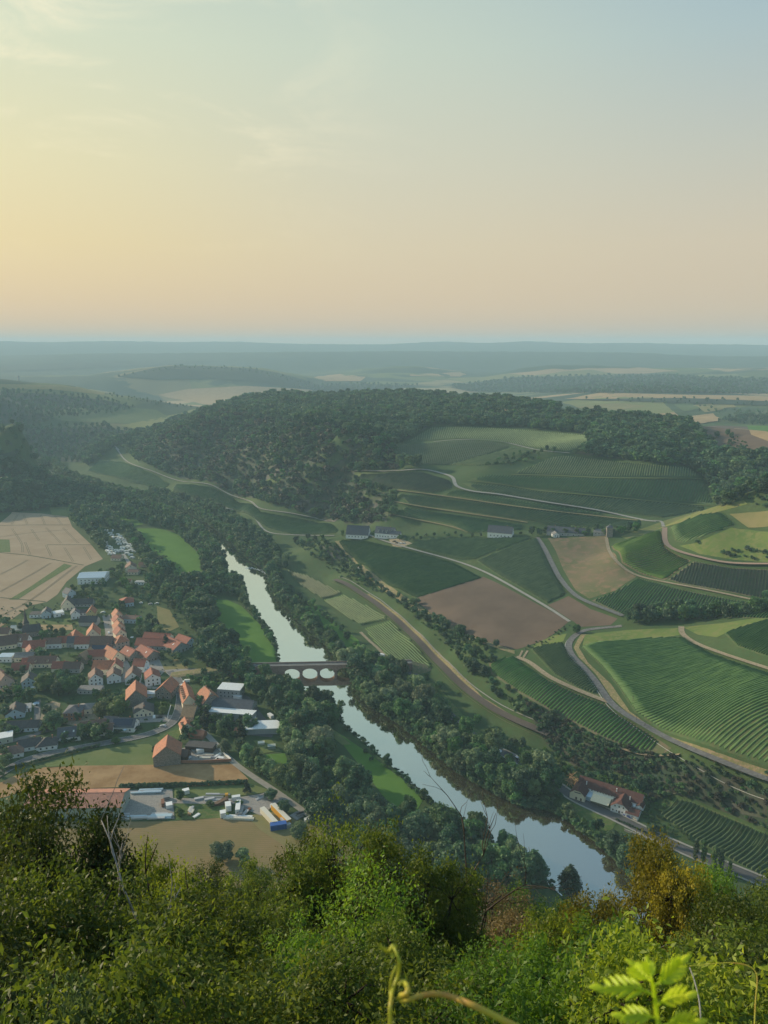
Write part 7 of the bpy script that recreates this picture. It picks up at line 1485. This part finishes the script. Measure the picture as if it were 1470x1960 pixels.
for px, py, r, k, mt, w, lb in [
  # back row
  (395,1655,60,'oak','n_dark',1.3,'dark small tree behind the dead trunk stubs'),(480,1640,52,'oak','n_olive',1.1,'olive tree top just below the hay field'),(1010,1720,58,'oak','n_green',1.3,'green tree top left of the russet scrub'),(1085,1735,52,'oak','n_green',1.2,'green tree top right below the feathery tree'),(1180,1715,46,'open','n_yellow',1.0,'thin yellowing sapling left of the golden tree'),
  (1375,1675,50,'oak','n_green',1.3,'green tree top right of the golden tree'),(1460,1680,46,'oak','n_olive',1.3,'olive tree top at the right edge under the vineyard'),(1545,1690,44,'oak','n_olive',1.3,'olive tree beyond the right edge'),(945,1700,46,'open','n_brown',1.2,'russet half-bare tree right of the big olive oak'),(970,1755,36,'oak','n_brown',1.0,'reddish brown scrub tree in the hollow'),
  # left group
  (-60,1530,24,'oak','n_dark',1.2,'dark oak cut by the left edge'),(35,1497,21,'oak','n_dark',1.0,'tall dark oak at the left edge, highest of the foreground'),(118,1503,19,'open','n_dark',.8,'dark open oak with bare stem right of the tallest one'),(172,1515,20,'slim','n_dark',.9,'narrow dark oak in front of the salmon-roofed hall'),(110,1600,18,'open','n_olive',.9,'olive oak below the dark left pair'),
  (275,1608,34,'oak','n_lime',.95,'bright yellow-green tree below the gravel yard'),(345,1650,30,'oak','n_lime',.8,'lower yellow-green tree right of the bright one'),(215,1650,22,'open','n_olive',.9,'thin olive tree around the dead trunk'),(60,1660,15,'oak','n_olive',.8,'broad olive oak at the left with pale leaf glints'),(-70,1680,14,'oak','n_olive',.9,'olive oak cut off at the left edge'),
  # centre
  (440,1690,20,'slim','n_lime',.8,'light yellow-green sapling left of centre'),(560,1640,26,'slim','n_olive',1.1,'slim olive tree left of the central oaks'),(640,1572,27,'open','n_olive',.85,'tallest slim treetop against the farm track'),(590,1605,29,'oak','n_olive',.8,'olive treetop at the end of the farm track'),(735,1590,25,'oak','n_olive',.85,'broad central olive oak'),(815,1635,24,'oak','n_olive',.85,'right half of the central olive oaks'),(865,1660,28,'slim','n_olive',1.0,'olive tree at the right shoulder of the central oaks'),
  (680,1650,19,'open','n_green',.9,'green leafy tree below the tallest slim top'),(520,1730,17,'oak','n_olive',.8,'silvery olive tree in the left centre'),(330,1740,16,'oak','n_olive',.85,'olive tree below the yellow-green ones'),(180,1720,15,'oak','n_olive',.8,'olive tree with pale glints at lower left'),(400,1800,13,'slim','n_olive',1.1,'olive sapling in the lower left centre'),(600,1780,14,'oak','n_green',.8,'green-olive tree in the lower centre'),(770,1760,16,'oak','n_olive',.8,'grey-olive tree in the lower centre right'),(850,1800,15,'open','n_olive',.9,'open olive tree left of the bright green ones'),(490,1790,14,'slim','n_lime',.8,'lime sapling at the left of the lower centre'),
  # right
  (1262,1606,31,'oak','n_yellow',.95,'golden yellow tree standing above the river road'),(1325,1650,30,'oak','n_yellow',.7,'lower right part tree of the golden pair'),(1130,1700,27,'oak','n_yellow',.75,'yellowish tree left of the golden pair'),(1200,1760,22,'oak','n_olive',.85,'olive-brown tree below the golden pair'),(1090,1740,21,'oak','n_lime',.8,'bright lime tree in the right centre'),(1170,1775,18,'oak','n_deep',.85,'big fresh green tree in the right centre'),
  (1040,1800,17,'oak','n_deep',.8,'fresh green tree left of the bigger one'),(1380,1720,24,'oak','n_olive',.9,'olive-brown tree at the right'),(1460,1760,19,'oak','n_olive',.9,'olive-brown tree at the right edge'),(1340,1790,17,'oak','n_olive',.85,'dull olive tree above the bright leaf'),(1250,1830,14,'oak','n_deep',.8,'dark green tree behind the bright leaf'),(960,1850,13,'oak','n_deep',.8,'leafy green bush-tree above the tendril end'),(1540,1800,16,'oak','n_olive',.9,'olive tree cut off at the right edge'),
  # front row
  (90,1800,12,'oak','n_olive',.7,'olive tree in the lower left front'),(-30,1800,12,'oak','n_dark',.7,'dark olive tree at the lower left edge'),(250,1830,12,'open','n_olive',.9,'thin twiggy tree in the lower left front'),(1420,1840,11.5,'open','n_lime',.8,'twiggy lime-leaved tree at lower right')]:
    fg(px, py, r, k, mt, lb, w*random.uniform(.9,1.05))
for px, py, r, mt, w, lb in [(60,1900,9.5,'n_olive',1.1,'olive bush in the bottom left corner'),(430,1915,9,'n_olive',1.0,'olive bush with grey twigs at the bottom'),(540,1870,11,'n_bluish',.6,'blue-green shrub at the lower left of the tendril'),(160,1930,9,'n_bluish',.6,'low blue-green herb clump at the bottom'),(820,1890,10,'n_olive',1.0,'brownish olive bush right of the upright tendril'),(960,1900,9.5,'n_deep',1.0,'leafy green bush under the long tendril'),(1110,1880,10,'n_deep',1.0,'fresh green bush left of the bright leaf'),(1430,1900,9,'n_lime',1.1,'lime green bush in the bottom right corner'),(1520,1870,9.5,'n_olive',1.1,'olive bush cut by the right edge'),(740,1930,8.5,'n_olive',.9,'low olive bush at the foot of the tendril'),(1350,1930,8,'n_lime',.8,'low lime shrub right of the bright leaf')]:
    fg(px, py, r, 'bush', mt, lb, w, 'bush', 'bush', minh=.9)
U = []; rg_ = np.random.default_rng(5)
for k in range(1500):
    r = float(np.exp(rg_.uniform(math.log(6.5), math.log(150)))); a = float(rg_.uniform(-.72, .72)); x, y = r*math.sin(a), r*math.cos(a)
    s = float(rg_.uniform(.5, 1.05)) if r > 16 else float(rg_.uniform(.28, .55)); s = s if r < 60 else s*1.6
    U.append(dict(p=(x, y, float(gz(x, y))-.1), h=s, w=1.0, rz=float(rg_.uniform(0,6.28)), t=int(rg_.integers(3))))
instancer('hillside_scrub', U, [first_bush, b2, b3], 'continuous leafy scrub covering the steep lookout slope')
def bare(px, py, r, h, seed, mat, label, lean=(.1,0), th=.09, depth=3, name='dead_tree', up=.85):
    """leafless forked trunk; px, py is where its top shows"""
    a, t = ray(float(px), float(py)); x, y = r*math.sin(a), r*math.cos(a); zt = EYE-r*float(t); rg = random.Random(seed); m = MB(); B = MB()
    def grow(p, d, l, rad, lv, mb):
        pts = [p]; q = Vector(p); dd = Vector(d).normalized(); n = 4
        for k in range(n): dd = (dd+Vector((rg.gauss(0,.13), rg.gauss(0,.13), rg.gauss(.03,.08)))).normalized(); q = q+dd*l/n; pts.append(tuple(q))
        mb.tube(pts, [rad*(1-.14*k) for k in range(n+1)], 6 if lv > 1 else 4)
        if lv > 0:
            for k in range(rg.choice((2,3))):
                s = rg.uniform(-1, 1); e = (dd+Vector((rg.uniform(-.8,.8), rg.uniform(-.8,.8), rg.uniform(-.1,.5)))).normalized(); i = rg.choice((2,3,4)); grow(pts[i], e, l*rg.uniform(.5,.8), rad*.5, lv-1, B)
    root = empty(name, (x-lean[0]*h, y-lean[1]*h, zt-h), 0, label=label, cat='dead tree'); grow((0,0,-1.0), (lean[0], lean[1], up), h*.62, th, depth, m)
    m.build('trunk', M[mat], root, True); B.build('branches', M[mat], root, True); return root
bare(136,1530,15.5,4.6,4,'bark_pale','bleached leafless trunk leaning left in front of the oaks',(-.42,0),.055,2); bare(196,1560,16,3.4,8,'bark_pale','thin grey leafless fork beside the bleached trunk',(.22,0),.045,2)
bare(328,1632,21,4.4,12,'bark_dark','dark broken snag below the hay field',(-.25,0),.10,2); bare(378,1640,24,3.4,15,'bark_dark','short dark stub right of the broken snag',(.02,0),.07,1)
bare(905,1568,33,8,21,'bark','leafless grey tree right of the central oaks',(.12,0),.11,3); bare(880,1600,30,6,23,'bark_dark','dark leafless tree tangled with the russet one',(-.15,0),.09,3); bare(735,1540,40,7,27,'bark_dark','thin leafless top above the central oaks',(.03,0),.05,2)
bare(1225,1700,26,5,31,'bark_pale','pale bare branch in the heart of the golden tree',(.25,0),.05,2); bare(1000,1700,36,7,33,'bark','grey bare scrub in the hollow',(-.1,0),.06,3); bare(300,1700,17,3,35,'bark','grey bare twigs under the yellow-green tree',(.3,0),.03,2)
# ------------------------------------------------------------------ plants right in front of the lens
def at_d(px, py, d):
    a, t = ray(float(px), float(py)); v = Vector((math.sin(a), math.cos(a), -float(t))).normalized(); return Vector((0,0,EYE))+v*d
def lens_mat(name, a, b, c, tr):
    m = Mat(name, .4, .4); p = m.pos(); col = m.ramp(m.noise(p, 22, 3), [(.35, a), (.52, b), (.7, c)]); m.color(col)
    t = m.n('ShaderNodeBsdfTranslucent'); m.l(m.mix(1.0, col, (1.3,1.2,.5), 'MULTIPLY'), t.inputs[0]); mx = m.n('ShaderNodeMixShader'); mx.inputs[0].default_value = tr
    m.l(m.b.outputs[0], mx.inputs[1]); m.l(t.outputs[0], mx.inputs[2]); m.l(mx.outputs[0], m.t.nodes['Material Output'].inputs[0]); return m.m
M['tendril'] = lens_mat('yellow_green_tendril', (.42,.48,.05), (.52,.50,.07), (.50,.30,.08), .3); M['limeleaf'] = lens_mat('sunlit_lime_leaflet', (.52,.66,.04), (.62,.76,.05), (.74,.80,.08), .55)
def cr(pts, n=7):
    P = [Vector(p) for p in pts]; P = [2*P[0]-P[1]]+P+[2*P[-1]-P[-2]]; out = []
    for i in range(1, len(P)-2):
        for k in range(n):
            t = k/n; out.append(.5*((2*P[i])+(P[i+1]-P[i-1])*t+(2*P[i-1]-5*P[i]+4*P[i+1]-P[i+2])*t*t+(3*P[i]-P[i-1]-3*P[i+1]+P[i+2])*t**3))
    out.append(P[-2]); return out
def tendril():
    d = .62; root = empty('climbing_plant', at_d(748, 1990, d)+Vector((0,.02,-.35)), 0, label='yellow-green climbing stem with a curled tendril, blurred in front of the lens', cat='climbing plant'); inv = root.location
    def tb(name, px, rads, dd=None):
        C = cr([at_d(x, y, (dd or d)+.008*math.sin(i*1.7)) for i, (x, y) in enumerate(px)]); n = len(C); R_ = [.72*np.interp(k/(n-1)*(len(rads)-1), range(len(rads)), rads) for k in range(n)]
        MB().tube([tuple(c-inv) for c in C], R_, 8).build(name, M['tendril'], root, True)
    tb('stem', [(750,2200),(748,2040),(747,1960),(747,1925),(752,1895),(762,1865),(764,1840),(756,1818),(751,1812)], [.0024,.0023,.0020,.0018,.0016,.0014,.0009])
    tb('stem', [(750,1920),(747,1895),(749,1872),(758,1850)], [.0016,.0012,.0010])
    tb('tendril', [(751,1815),(742,1822),(732,1814),(722,1806)], [.0020,.0016,.0006]); tb('bud', [(753,1812),(749,1820),(752,1834)], [.0028,.0032,.0010])
    tb('tendril', [(764,1884),(772,1880),(780,1890),(778,1902),(766,1906),(770,1914),(784,1912),(804,1906),(835,1902),(864,1908),(905,1924),(950,1946),(1000,1972),(1060,2010),(1100,2080)], [.0012,.0026,.0028,.0024,.0026,.0030,.0024,.0022,.0024,.0027,.0028,.0028,.0028,.0028,.0028])
tendril()
def leaf_blade(root, A, B, w, up, mat, inv, nm='leaflet'):
    """lanceolate leaflet with a folded midrib and toothed edge from base A to tip B"""
    d = B-A; L = d.length; t = d.normalized(); s = t.cross(up).normalized(); n_ = s.cross(t); m = MB(); N = 12; rows = []
    for k in range(N+1):
        u = k/N; ww = w*(math.sin(math.pi*min(1, u*.92+.04)**.8)**.8)*(1.0-.12*(k % 2)) if 0 < k < N else .0006; c = A+t*L*u+n_*(-.10*L*u*u)+s*.03*L*math.sin(u*3)
        rows.append((c-s*ww+n_*ww*.35, c, c+s*ww+n_*ww*.35))
    V = [tuple(p-inv) for r_ in rows for p in r_]; F = [(3*k, 3*k+1, 3*k+4, 3*k+3) for k in range(N)]+[(3*k+1, 3*k+2, 3*k+5, 3*k+4) for k in range(N)]
    m.add(V, F); o = m.build(nm, M[mat], root, True); sm = o.modifiers.new('thick', 'SOLIDIFY'); sm.thickness = .0004; return o
def fern_leaf():
    d = .60; root = empty('leafy_shoot', at_d(1270, 2060, d)+Vector((0,.03,-.3)), 0, label='bright lime green shoot of toothed leaflets, blurred at the bottom right', cat='shoot'); inv = root.location; up = (Vector((0,0,EYE))-at_d(1250,1900,d)).normalized()
    C = cr([at_d(1275,2150,d), at_d(1268,2010,d), at_d(1258,1950,d), at_d(1252,1900,d-.01), at_d(1246,1870,d-.02)]); MB().tube([tuple(c-inv) for c in C], [.0022*(1-.6*k/(len(C)-1)) for k in range(len(C))], 8).build('stem', M['limeleaf'], root, True)
    def frond(base, tip, n, ll, w, bend):
        n = n-2; ll = ll*1.15
        (x0,y0,d0),(x1,y1,d1) = base, tip; A = np.array([x0,y0]); B = np.array([x1,y1]); v = B-A; L = np.hypot(*v); t = v/L; s_ = np.array([-t[1], t[0]])
        mid = [A+v*u+s_*bend*L*math.sin(math.pi*u) for u in np.linspace(0, 1, 6)]; C = cr([at_d(m_[0], m_[1], d0+(d1-d0)*k/5) for k, m_ in enumerate(mid)], 3)
        MB().tube([tuple(c-inv) for c in C], [.0009*(1-.7*k/(len(C)-1)) for k in range(len(C))], 5).build('midrib', M['limeleaf'], root, True)
        for k in range(n):
            u = .22+.74*k/n; c = A+v*u+s_*bend*L*math.sin(math.pi*u); l = ll*math.sin(math.pi*(.25+.62*u))*(1.05-.3*u); dd = d0+(d1-d0)*u
            for sg in (-1, 1):
                e = c+(t*.80+s_*sg*.62)*l; leaf_blade(root, at_d(c[0], c[1], dd), at_d(e[0], e[1], dd+sg*.006), .62*w*(.7+.5*math.sin(math.pi*u)), up, 'limeleaf', inv)
        e = B+t*ll*.6; leaf_blade(root, at_d(B[0]-t[0]*6, B[1]-t[1]*6, d1), at_d(e[0], e[1], d1), w, up, 'limeleaf', inv)
    frond((1252,1905,d), (1150,1892,d-.03), 7, 34, .0021, .10); frond((1250,1888,d), (1305,1840,d+.02), 7, 32, .0021, .06); frond((1249,1880,d), (1212,1848,d+.02), 6, 26, .0018, -.05)
    frond((1256,1925,d), (1318,1905,d-.02), 6, 28, .0019, -.10); frond((1260,1950,d), (1190,1945,d-.01), 6, 30, .0019, .08); frond((1264,1965,d), (1335,1955,d), 6, 28, .0019, -.06); frond((1248,1875,d-.01), (1240,1842,d+.01), 5, 20, .0016, 0)
fern_leaf()
def thin_stem():
    d = 1.5; root = empty('grass_stalk', at_d(1450, 2000, d)+Vector((0,0,-.4)), 0, label='thin arching reddish stalk at the lower right', cat='stalk'); inv = root.location
    C = cr([at_d(x, y, d) for x, y in [(1440,2100),(1443,2000),(1446,1920),(1449,1870),(1435,1850),(1400,1843),(1360,1845),(1320,1849)]]); MB().tube([tuple(c-inv) for c in C], [.0012*(1-.6*k/(len(C)-1)) for k in range(len(C))], 6).build('stem', M['tendril'], root, True)
    C = cr([at_d(x, y, d+.1) for x, y in [(1345,2050),(1340,1930),(1330,1880),(1320,1852)]]); MB().tube([tuple(c-inv) for c in C], [.0011]*len(C), 6).build('stem', M['bark_pale'], root, True)
thin_stem()
# ------------------------------------------------------------------ haze
hb = MB().box(-14500, 14500, -14500, 14500, -30, 372)
hz = hb.build('haze', None); hz['kind'] = 'stuff'
hm = bpy.data.materials.new('haze'); hm.use_nodes = True; ht = hm.node_tree; ht.nodes.clear()
ho = ht.nodes.new('ShaderNodeOutputMaterial'); hv = ht.nodes.new('ShaderNodeVolumePrincipled')
hv.inputs['Color'].default_value = (.56, .82, 1.0, 1); hv.inputs['Density'].default_value = HAZE_D; hv.inputs['Anisotropy'].default_value = .0
ht.links.new(hv.outputs[0], ho.inputs['Volume']); hz.data.materials.append(hm)
hz.display_type = 'WIRE'
